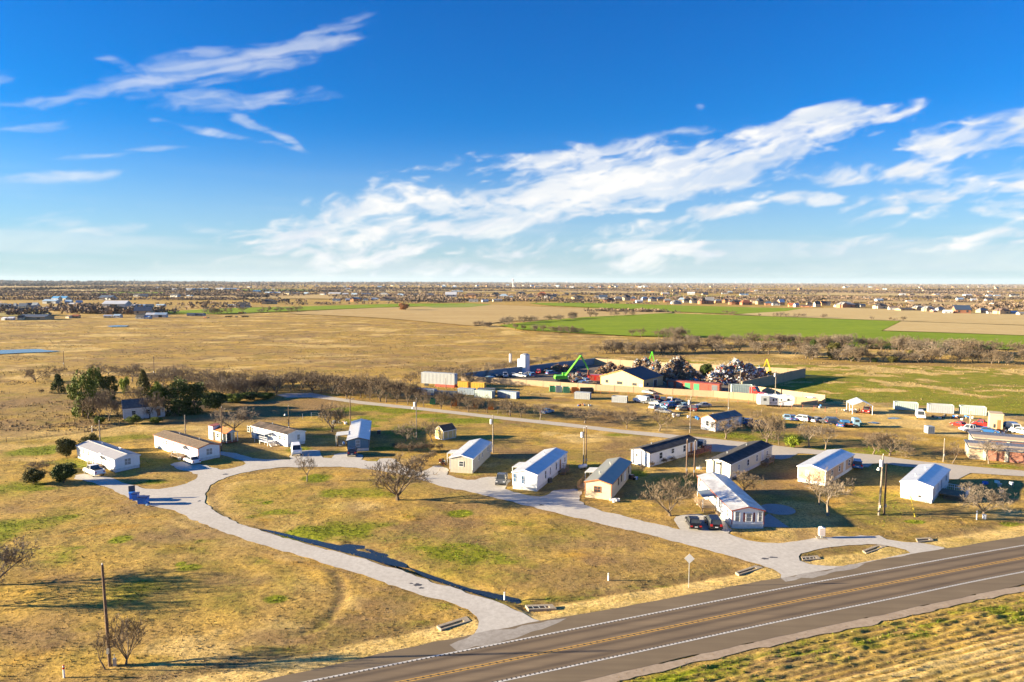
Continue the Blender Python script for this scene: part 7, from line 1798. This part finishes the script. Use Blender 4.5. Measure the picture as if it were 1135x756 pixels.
# ---- houses
W_ = {'w': plain("far_white_wall",(.46,.46,.46),.7), 'c': plain("far_cream_wall",(.66,.54,.36),.8), 'b': plain("far_brick_wall",(.36,.16,.09),.85), 't': plain("far_tan_wall",(.46,.33,.20),.85), 'o': plain("far_orange_wall",(.58,.30,.13),.8), 'g': plain("far_grey_wall",(.36,.36,.36),.8)}
R_ = {'d': plain("far_dark_roof",(.05,.05,.06),.8), 'n': plain("far_navy_roof",(.04,.07,.13),.7), 'w': plain("far_white_roof",(.72,.73,.74),.45,.2), 'u': plain("far_blue_roof",(.05,.20,.42),.5), 'k': plain("far_brown_roof",(.14,.09,.07),.85), 'g': plain("far_grey_roof",(.23,.23,.24),.7), 'r': plain("far_red_roof",(.42,.12,.05),.7), 'p': plain("far_pale_blue_roof",(.42,.55,.66),.45,.2)}
WN_ = {'w':'white','c':'cream','b':'brick','t':'tan','o':'orange','g':'grey'}; RN_ = {'d':'dark','n':'navy','w':'white','u':'blue','k':'brown','g':'grey','r':'red','p':'pale blue'}
FH = {}
def far_mesh(kind):
    """unit house: x,y in -.5...5, height 1"""
    if kind in FH: return FH[kind]
    w = MB(); r = MB(); q = MB()
    e_ = {'gable':.52,'hip':.50,'ell':.52,'barn':.62,'low':.62}[kind]
    if kind in ('gable','barn','low'):
        w.prism([(-.5,0),(.5,0),(.5,e_),(0,.96),(-.5,e_)], 'x', -.5, .5)
        r.slab([(-.54,-.55,e_-.04),(.54,-.55,e_-.04),(.54,0,1.0),(-.54,0,1.0)],.04); r.slab([(-.54,.55,e_-.04),(.54,.55,e_-.04),(.54,0,1.0),(-.54,0,1.0)],.04)
    else:
        w.box(-.5,.5,-.3,.5,0,e_)
        r._add([(-.55,-.36,e_),(.55,-.36,e_),(.55,.56,e_),(-.55,.56,e_),(-.22,.1,1.0),(.22,.1,1.0)],[(0,1,5,4),(1,2,5),(2,3,4,5),(3,0,4),(3,2,1,0)])
        if kind == 'ell':
            w.prism([(-.42,0),(-.08,0),(-.08,e_),(-.25,.85),(-.42,e_)], 'y', -.55, -.2)
            r.slab([(-.46,-.6,e_-.03),(-.25,-.6,.9),(-.25,.1,.9),(-.46,.1,e_-.03)],.04); r.slab([(-.04,-.6,e_-.03),(-.25,-.6,.9),(-.25,.1,.9),(-.04,.1,e_-.03)],.04)
    q2 = MB()
    if kind == 'barn': q.box(-.16,.16,-.512,-.5,0,.5)
    for mb_, x in ((q,-.34),(q2,.2)):
        if kind in ('hip','ell'): mb_.box(x,x+.12,-.312,-.3,.16,.38)
        elif kind != 'barn': mb_.box(x,x+.12,-.512,-.5,.18,.40)
    out = []
    for mb_, nm, mt in ((w,'wall',W_['w']),(r,'roof',R_['d']),(q,'window' if kind != 'barn' else 'barn_door',M_glass)) + (((q2,'window',M_glass),) if kind != 'barn' else ()):
        o = mb_.build(nm, mt); me = o.data; bpy.data.objects.remove(o); out.append((nm, me))
    FH[kind] = out; return out
FHC = {}
def far_house(cx, yb, wm, h, dm, wk, rk, kind, label, rz=None, name='distant_house', cat='house', group="houses in the middle distance"):
    p = g(cx, yb); e = empty(name, (p.x, p.y, 0), random.uniform(-.35,.35) if rz is None else rz, label, cat, group); e.scale = (wm, dm, h)
    for ix, (nm, me) in enumerate(far_mesh(kind)):
        mat = W_[wk] if nm == 'wall' else (R_[rk] if nm == 'roof' else M_glass)
        key = (kind, ix, mat.name)
        if key not in FHC: m2 = me.copy(); m2.materials.clear(); m2.materials.append(mat); FHC[key] = m2
        link_mesh(nm, FHC[key], e)
    return e
FHL = [ # x0,x1,ytop,ybase,wall,roof,kind,where
 (58.5,68,328.3,333.2,'c','u','gable',"left of the pair of blue-roofed barns"),(67,76.5,328.2,333.0,'c','u','gable',"right of the pair of blue-roofed barns"),(50,66,331.6,336.4,'w','p','barn',"in front of the blue-roofed barns"),(73,80,332.3,336.4,'w','p','gable',"right of the long white barn at the left"),(85,91,333,337,'w','p','gable',"between the blue-roofed barn and the big white barn"),
 (-12,0,336,342,'w','n','gable',"cut by the left edge"),(0,8.5,336.2,342.4,'w','n','gable',"first from the left edge"),(8,14,336.4,342,'c','n','hip',"second from the left edge"),(13.5,20,336,342,'c','n','hip',"third from the left edge"),(22,31,336,342.6,'c','n','gable',"with a cream gable, fourth from the left edge"),(30,36.5,335.5,340.6,'w','n','gable',"fifth from the left edge"),(36,43.5,335.3,342.5,'w','n','gable',"sixth from the left edge"),
 (75,84,335.6,339.4,'c','w','low',"right of the navy-roofed row"),(90,99,336.8,340.6,'c','k','low',"left of the big white barn"),(45,52,340.2,343.2,'w','w','low',"among low sheds below the navy-roofed row"),(54,61,340,343,'w','p','low',"second among the low sheds"),(63,71,339.6,342.6,'w','w','low',"third among the low sheds"),(72,78,339.6,342.2,'w','p','low',"fourth among the low sheds"),(83,88,339.6,342.6,'w','w','low',"fifth among the low sheds"),(94,99,341.4,345.5,'g','p','gable',"half hidden by bare trees at left"),
 (27,55,348.4,354,'t','n','low',"long and low at the edge of the pasture, far left"),(21,27,349.4,354.6,'c','k','gable',"left of the long low building"),(10.5,17,351,354.8,'w','w','low',"lone white shed near the left edge"),(4,9,352,354.8,'w','w','low',"smallest white shed near the left edge"),(81,88,348.6,352.4,'o','r','low',"orange shed beside the dark trees"),(75,80,350,352.6,'c','k','low',"small shed left of the orange one"),
 (112,128,327.2,332.4,'w','n','gable',"navy-roofed with white walls above the big barn"),(118,142,333.2,341.4,'w','w','barn',"big white barn with a dark opening"),(138,152,336.8,340.8,'w','w','low',"right of the big white barn"),(152,161,337.2,340.6,'w','p','low',"second right of the big white barn"),(162,170,337,340.4,'c','n','low',"third right of the big white barn"),(174,183,337,339.8,'w','p','low',"fourth right of the big white barn"),
 (151,168,339.8,348.6,'t','n','gable',"with a steep dark teal roof, largest on the left"),(163,174,346.6,351.8,'w','w','barn',"white barn right of the steep dark roof"),(173,185,346.4,351.8,'w','p','barn',"arched blue-white barn right of the steep dark roof"),(152,161,348.8,353.4,'g','d','low',"dark shed below the steep dark roof"),(161,167,349.8,353.4,'w','p','low',"pale shed below the steep dark roof"),(115,127,343.6,347.4,'g','n','low',"dark-roofed behind bare trees"),(127,134.5,348.2,352,'w','p','low',"pale trailer at the pasture edge"),(116,124,349,352,'c','w','low',"cream trailer at the pasture edge"),(119,126,339.9,342,'w','w','low',"white shed in front of the big barn"),
 (190,199.5,325.4,329.2,'w','d','gable',"dark-roofed and alone above the pasture"),(207.5,214,327,329,'g','p','low',"blue shed right of the lone dark roof"),(149,157,325.6,328.6,'g','d','low',"dark roof among dark trees, left"),(158,164,325.8,329,'g','n','low',"navy roof among dark trees, left"),(191,196,319.8,322,'w','w','low',"first of the white sheds on the far left road"),(206,214,319.8,322.2,'w','w','low',"second of the white sheds on the far left road"),(214,221,319.8,322.2,'w','u','low',"third of the sheds on the far left road"),(222,231,319.6,322,'w','p','low',"fourth of the sheds on the far left road"),
 (208,216,347.2,350,'g','n','low',"dark low shed beside the green strip"),(217,227,346.8,349.8,'g','d','low',"dark long shed beside the green strip"),
 (253,263,337.2,340.4,'w','w','low',"white shed beside the black-roofed barn"),(263.5,276.5,335,340.6,'w','d','gable',"black-roofed white barn above the green strip"),(290,306,331.6,337,'t','d','ell',"dark-roofed farmhouse in the pale field"),(294,300,323.4,326,'w','p','low',"first of the row behind the pale field"),(300,306,323.4,326,'g','u','low',"second of the row behind the pale field"),(306,313,323.6,326,'w','p','low',"third of the row behind the pale field"),(316,322,323,326.6,'c','d','gable',"fourth of the row behind the pale field"),(325,332,324,326.6,'c','n','gable',"fifth of the row behind the pale field"),(337,343,324,326.6,'g','p','gable',"sixth of the row behind the pale field"),(355,361,324.4,327,'w','k','low',"seventh of the row behind the pale field"),(365,378,324.2,326.8,'c','w','low',"eighth of the row behind the pale field"),(369,377,331,334,'w','n','low',"navy shed by the end of the pale field"),(240,250,319.2,321.4,'w','w','low',"white shed at the far middle left"),(250,262,319.4,321.8,'w','p','low',"long pale shed at the far middle left"),(262.5,268,321.2,323.4,'o','r','gable',"orange-red barn in the far middle left"),(281,289,321.8,324.2,'g','u','low',"blue-roofed shed right of the orange-red barn"),
 (380,386,324.8,327,'w','w','low',"white shed left of the middle row"),(390,396,324.8,327.4,'w','p','gable',"second of the middle row"),(401,411,324.6,327.6,'t','g','gable',"third of the middle row"),(420,431,324.4,328.4,'c','g','hip',"fourth of the middle row"),(439,448,325.4,328.4,'w','p','hip',"fifth of the middle row"),(457,465,325,328.4,'c','d','hip',"sixth of the middle row"),(473,481,325,328.8,'t','g','hip',"seventh of the middle row"),(494,506,323.6,329.2,'w','w','gable',"large white barn in the middle row"),(501,513,322.2,324,'w','p','low',"long white shed behind the large white barn"),(515,528,324.6,329.6,'o','k','hip',"tan, dark-roofed, right of the large white barn"),(383,388,330.8,333.6,'w','w','low',"white shed in the lower middle row"),(388.5,400,329,334.2,'o','n','ell',"brick gabled in the lower middle row"),(410,420,330,333,'w','p','hip',"white in the lower middle row"),(420,438,328.8,333.2,'c','k','ell',"wide cream in the lower middle row"),(403,408,331,333.4,'g','n','low',"grey shed in the lower middle row"),
 (545,554,324,329.2,'t','d','ell',"dark-roofed, first right of centre"),(553.5,563,325.8,330.4,'c','p','hip',"cream with a pale roof right of centre"),(564,568.5,328,330.6,'w','p','low',"pale shed right of centre"),(572,583,323.2,327.6,'t','d','ell',"dark-roofed, second right of centre"),(583,592,326.2,329.4,'c','k','hip',"cream among bare trees right of centre"),(596,606,323.6,329,'b','r','ell',"red-brown roof, left of the brick pair"),(603,613,325,331,'w','k','ell',"white-fronted, right of the brick pair"),(613,616.5,326,329,'g','n','low',"small blue-grey shed by the brick pair"),(625,631,324.2,327.6,'t','d','hip',"small dark-roofed beyond the brick pair"),(632,640,324.2,327.4,'t','d','hip',"second small dark-roofed beyond the brick pair"),(634,647,327.4,331.4,'c','d','ell',"cream and dark in the open ground"),(659,664,327.4,330.6,'w','g','hip',"white left of the big brick one"),(664,673,326.8,331.4,'w','n','gable',"navy-roofed left of the big brick one"),(669,681,329.8,334.6,'b','d','ell',"big brick, dark-roofed at the green field's corner"),(534,541,332,334.8,'w','p','low',"pale shed left of the green strip"),(546,556,331.2,334.2,'c','g','low',"cream shed among bushes"),(520,530,332,334.6,'g','g','low',"grey shed among bushes"),
 (681,690,328.6,333.6,'t','g','hip',"first in the long row above the green field"),(690,699,326.8,333,'c','d','ell',"second in the long row above the green field"),(699,705,328.6,333.4,'b','n','hip',"third in the long row above the green field"),(704.5,712,332.4,335.8,'w','w','low',"white shed in front of the long row"),(711,719,328.8,332.8,'w','p','hip',"fourth in the long row above the green field"),(719,728,328.8,334,'c','n','ell',"fifth in the long row above the green field"),(728,737,329,333.2,'t','n','hip',"sixth in the long row above the green field"),(736,744,331,335,'b','g','hip',"seventh in the long row above the green field"),(744,755,332.6,337,'w','g','ell',"white garage house in the long row"),(752,759,329.8,334.4,'t','p','hip',"eighth in the long row above the green field"),(757,764,331,335.4,'c','d','hip',"ninth in the long row above the green field"),(765,773,330.2,336,'c','d','ell',"tenth in the long row above the green field"),(774,783,330.4,337,'b','k','ell',"eleventh, brick, in the long row above the green field"),(782,791,329.4,337,'b','g','gable',"twelfth, tall brick, in the long row"),(792,800,331.6,336,'o','g','hip',"thirteenth in the long row above the green field"),(800,809,330.2,335.6,'o','k','ell',"fourteenth in the long row above the green field"),(808,822,332,337.6,'b','d','ell',"fifteenth, long and dark-roofed, in the long row"),(821,833,332.6,338,'b','r','hip',"sixteenth, red-brown, in the long row"),
 (832,838,330.4,336,'c','k','hip',"seventeenth in the long row"),(838,846,330.4,337.4,'t','d','ell',"eighteenth in the long row"),(848,856,334,338.4,'b','n','hip',"nineteenth in the long row"),(856,864,333.8,338.6,'w','d','hip',"twentieth in the long row"),(862,869,331.6,338,'o','w','gable',"orange-walled near the red shed"),(874,884,335.8,340,'o','r','gable',"red-orange barn in the long row"),(880,885,336,340.2,'g','u','low',"blue-roofed shed beside the red-orange barn"),(888,900,337.6,340.4,'b','d','low',"long dark low one right of the red-orange barn"),(894,900,334.4,338,'t','d','hip',"dark hipped one behind the long low one"),(902,909,333.8,340,'c','d','gable',"first of three steep dark roofs"),(909,914.5,333.6,338.6,'o','d','gable',"second of three steep dark roofs"),(914.5,920,334.2,338.6,'c','d','gable',"third of three steep dark roofs"),(929,946,334.2,341.2,'b','g','ell',"largest grey-roofed brick one at right"),(945,952,335.8,341,'o','d','gable',"orange gable right of the large grey roof"),(952,958.5,336.6,340,'g','n','low',"navy shed right of the large grey roof"),(925,929,337.4,340.4,'g','u','low',"blue shed left of the large grey roof"),(969,982,336,342,'c','d','ell',"cream, left of the white garage at right"),
 (985,994,339,343.8,'w','k','low',"white garage at right"),(994,1010,341,344.4,'t','d','low',"long dark low one right of the white garage"),(1012,1024,338.4,344.4,'t','g','ell',"grey-roofed tan one, left of a pair"),(1023,1035,338.8,345.4,'t','g','ell',"grey-roofed tan one, right of a pair"),(1037,1047,340.2,344,'w','g','hip',"white one behind the white shed at right"),(1046,1054.5,343.4,347.6,'w','w','low',"white shed left of the steep red-brick one"),(1032,1037,343,346.4,'b','w','low',"little brick shed at right"),(1057,1073,338.2,347.6,'b','n','gable',"steep red-brick and blue one at right"),(1071,1077,340,345,'t','d','hip',"dark one right of the steep red-brick one"),(1083,1095,341.2,346.6,'t','g','hip',"low tan one at right"),(1094,1099,344.4,348,'w','k','low',"white shed at right"),(1103,1118,340.8,348.4,'t','k','ell',"broad brown-roofed one near the right edge"),(1119,1127,344.6,348.4,'w','p','low',"blue-white shed near the right edge"),(1128,1137,345.6,349.4,'c','g','low',"cream one at the right edge"),
 (997,1003,325.4,327.8,'w','w','low',"white shed at the far right, first"),(1007,1013,325.6,327.6,'b','d','low',"brick shed at the far right"),(1034,1041,325.6,327.4,'o','w','low',"orange shed at the far right"),(1068,1076,326,328.2,'w','w','low',"white shed at the far right, second"),(1081,1087,326.4,328.6,'b','d','low',"dark shed at the far right"),(1093,1099,326.6,328.8,'w','p','low',"pale shed at the far right"),(1102,1108,326.8,328.8,'g','p','low',"blue-grey shed at the far right"),(1120,1128,326,329,'w','d','gable',"white gabled one at the far right"),(1060,1067,330,333,'w','p','gable',"pale blue roof in the right-hand fields"),(1076,1082,331,333.4,'w','w','low',"white shed in the right-hand fields"),(1092,1100,331,333.6,'g','n','low',"blue-grey shed in the right-hand fields"),(1036,1043,332.6,335,'g','d','low',"dark shed in the right-hand fields"),(1004,1012,333,334.8,'w','w','low',"flat white shed in the right-hand fields"),(1098,1108,335.6,337.6,'w','w','low',"long pale shed in the right-hand fields"),(957,964,329,332.6,'w','g','gable',"grey-roofed one among bare trees at right"),(970,978,331,334.4,'w','p','low',"pale one among bare trees at right"),(762,770,323.6,326.6,'w','w','low',"white shed behind the thin green field"),(820,829,325.6,327.4,'w','u','low',"white and blue shed behind the thin green field"),(733,741,324.4,326.4,'o','w','low',"orange-white shed beyond the long row"),(746,752,324,326.4,'c','d','hip',"cream one beyond the long row"),(778,785,324.4,326.8,'t','n','hip',"navy one beyond the long row"),(800,806,323,326,'w','k','hip',"pale one beyond the long row"),(806,812,322.8,325,'w','p','hip',"pale blue one beyond the long row")]
CATN = {'barn':('distant_barn','barn'),'low':('distant_shed','shed'),'gable':('distant_house','house'),'hip':('distant_house','house'),'ell':('distant_house','house')}
for (x0,x1,yt,yb,wk,rk,kd,where) in FHL:
    p = g((x0+x1)/2, yb); wm = (x1-x0)/scale_at(p); h = height_at(((x0+x1)/2, yb), yt); h = min(max(h, 3.0), 13)
    nm, ct = CATN[kd]; kind = kd if kd in ('barn','low','gable','hip','ell') else 'gable'
    lab = f"distant {WN_[wk]}-walled {ct} under a {RN_[rk]} roof, {where}"
    ws = lab.split(); lab = ' '.join(ws[:16]).rstrip(',')
    far_house((x0+x1)/2, yb, wm*.98, h, min(max(wm*.6, 6), 22), wk, rk, kind, lab, name=nm, cat=ct, group="buildings in the middle distance")
# the far suburb, too small for parts: one small mesh each
def tiny(wk, rk):
    m = MB(); m.mat = 0; m.prism([(-.5,0),(.5,0),(.5,.55),(0,.98),(-.5,.55)], 'x', -.5, .5, 0)
    m.slab([(-.53,-.55,.52),(.53,-.55,.52),(.53,0,1.02),(-.53,0,1.02)],.04,1); m.slab([(-.53,.55,.52),(.53,.55,.52),(.53,0,1.02),(-.53,0,1.02)],.04,1)
    o = m.build('tiny', [W_[wk], R_[rk]]); me = o.data; bpy.data.objects.remove(o); return me
TN = [(a, b, tiny(a, b)) for a, b in (('w','g'),('c','k'),('w','w'),('b','d'),('c','g'),('w','p'),('t','n'),('o','k'))]
for i in range(150):
    u = random.random()
    if u < .55: cx = random.uniform(380, 720); yb = random.uniform(316.6, 320.2)
    elif u < .8: cx = random.uniform(690, 1140); yb = random.uniform(318.5, 324.5)
    elif u < .93: cx = random.uniform(100, 400); yb = random.uniform(317.5, 322)
    else: cx = random.uniform(700, 1140); yb = random.uniform(316, 319)
    a, b, me = random.choice(TN); p = g(cx, yb); wm = random.uniform(2.4, 4.6) / scale_at(p); wm = min(wm, 34)
    o = link_mesh('far_house', me, None, f"tiny {WN_[a]} house under a {RN_[b]} roof in the suburb near the horizon", 'house', f"tiny {WN_[a]} and {RN_[b]} houses near the horizon")
    o.location = (p.x, p.y, 0); o.rotation_euler = (0,0,random.uniform(-.6,.6)); o.scale = (wm, wm*.7, random.uniform(6,9)*max(1, min(1.6, wm/16)))

# ---- water tower, turbines, masts
p = g(568.7, 318.6); e = empty('water_tower', (p.x,p.y,0), 0, "slim white water tower standing up from the horizon left of centre", 'water tower')
hh = height_at((568.7,318.6), 308.9); m = MB(); m.tube((0,0,0),(0,0,hh*.72),3.4,2.8,16); m.build('column', P_white, e)
m = MB(); m.tube((0,0,hh*.70),(0,0,hh*.78),2.8,6.0,20); m.tube((0,0,hh*.78),(0,0,hh*.93),6.0,6.0,20); m.tube((0,0,hh*.93),(0,0,hh),6.0,1.5,20); m.build('tank', P_white, e)
def turbine(px, top):
    p = g(px, 314.9); h = height_at((px,314.9), top) * .78; e = empty('wind_turbine', (p.x,p.y,0), 0, "white wind turbine on the horizon right of centre", 'wind turbine', "wind turbines on the horizon")
    m = MB(); m.tube((0,0,0),(0,0,h),3.4,2.2,8); m.build('tower', P_white, e)
    m = MB(); m.box(-2.5,2.5,-7,5,h-2,h+3); n_ = m.build('nacelle', P_white, e)
    a0 = random.uniform(0,2)
    for k in range(3):
        a = a0 + k*2.094; m = MB(); m.tube((0,-8,h),(math.cos(a)*h*.5,-8,h+math.sin(a)*h*.5),2.2,.7,4); m.build('blade', P_white, e)
for x, t in ((778,309.8),(815,310),(827.3,309.4),(833,310),(841.8,309.6),(855,310),(885.6,311),(898.5,310.6),(944.6,311),(745,311),(628,311.6),(760,311.4)): turbine(x, t)

# ---- cattle
def cow_mesh(mat):
    m = MB()
    secs = [(-1.05,1.05,.20,.30),(-.85,1.02,.34,.42),(-.3,.98,.38,.46),(.35,1.0,.36,.46),(.8,1.08,.28,.38),(1.05,1.2,.17,.24),(1.3,1.22,.14,.18),(1.62,1.1,.09,.11)]
    K = 10; vs = []; fs = []
    for (x, z, ry, rz_) in secs:
        for k in range(K): a = 2*math.pi*k/K; vs.append((x, ry*math.cos(a), z + rz_*math.sin(a)))
    for i in range(len(secs)-1):
        for k in range(K): fs.append((i*K+k, i*K+(k+1)%K, (i+1)*K+(k+1)%K, (i+1)*K+k))
    fs += [tuple(range(K))[::-1], tuple(range((len(secs)-1)*K, len(secs)*K))]; m._add(vs, fs)
    for x, bend in ((-.8,-.12),(.62,.06)):
        for y in (-.2,.2): m.tube((x,y,.85),(x+bend,y,.45),.13,.08,6); m.tube((x+bend,y,.45),(x,y,0),.075,.055,6)
    for y in (-1,1): m.tube((1.3,y*.12,1.32),(1.22,y*.28,1.34),.05,.02,5)
    m.tube((-1.05,0,1.2),(-1.15,0,.5),.03,.02,5)
    o = m.build('cow', mat); me = o.data; bpy.data.objects.remove(o); return me
CB = cow_mesh(plain("black_hide",(.015,.013,.012),.8)); CR = cow_mesh(plain("red_brown_hide",(.22,.07,.025),.8))
for x,y,me,lb in [(250.6,352.2,CB,0),(252.6,352.0,CB,0),(254.4,352.2,CB,0),(256.2,352.0,CB,0),(261.5,352.1,CB,0),(269.2,352.3,CB,0),(271,352.1,CB,0),(273,352.3,CB,0),(274.8,352.0,CB,0),(230.8,353.6,CB,0),(262.5,352.6,CB,0),(226.5,353.4,CR,1),(228.3,353.2,CR,1),(265.5,347.6,CR,2),(267.5,347.7,CR,2),(270,347.6,CB,3),(272,347.8,CB,3)]:
    o = link_mesh('cow', me, None, ["black cow grazing in the loose herd on the pasture","red-brown cow at the left of the herd on the pasture","red-brown cow on the near edge of the green strip","black cow on the near edge of the green strip"][lb], 'cow', ["black cows in the pasture","red-brown cows left of the herd","red-brown cows by the green strip","black cows by the green strip"][lb])
    p = g(x,y); o.location = (p.x,p.y,.2); o.rotation_euler = (0,0,random.choice([0,3.14])+random.uniform(-.5,.5)); o.scale = (1.25,)*3

# ---- the winter air: far things pale towards the horizon
hz_ = MB(); hz_.box(-42000, 42000, -42000, 42000, -4.0, 260.0)
mh = bpy.data.materials.new("haze"); mh.use_nodes = True
for n_ in list(mh.node_tree.nodes): mh.node_tree.nodes.remove(n_)
ho = mh.node_tree.nodes.new("ShaderNodeOutputMaterial"); pv = mh.node_tree.nodes.new("ShaderNodeVolumePrincipled")
pv.inputs["Color"].default_value = (.52,.66,.82,1); pv.inputs["Density"].default_value = HAZE; pv.inputs["Anisotropy"].default_value = 0.0
mh.node_tree.links.new(pv.outputs[0], ho.inputs["Volume"])
hz_.build("haze", mh, kind='stuff', label="thin winter haze over the whole plain")
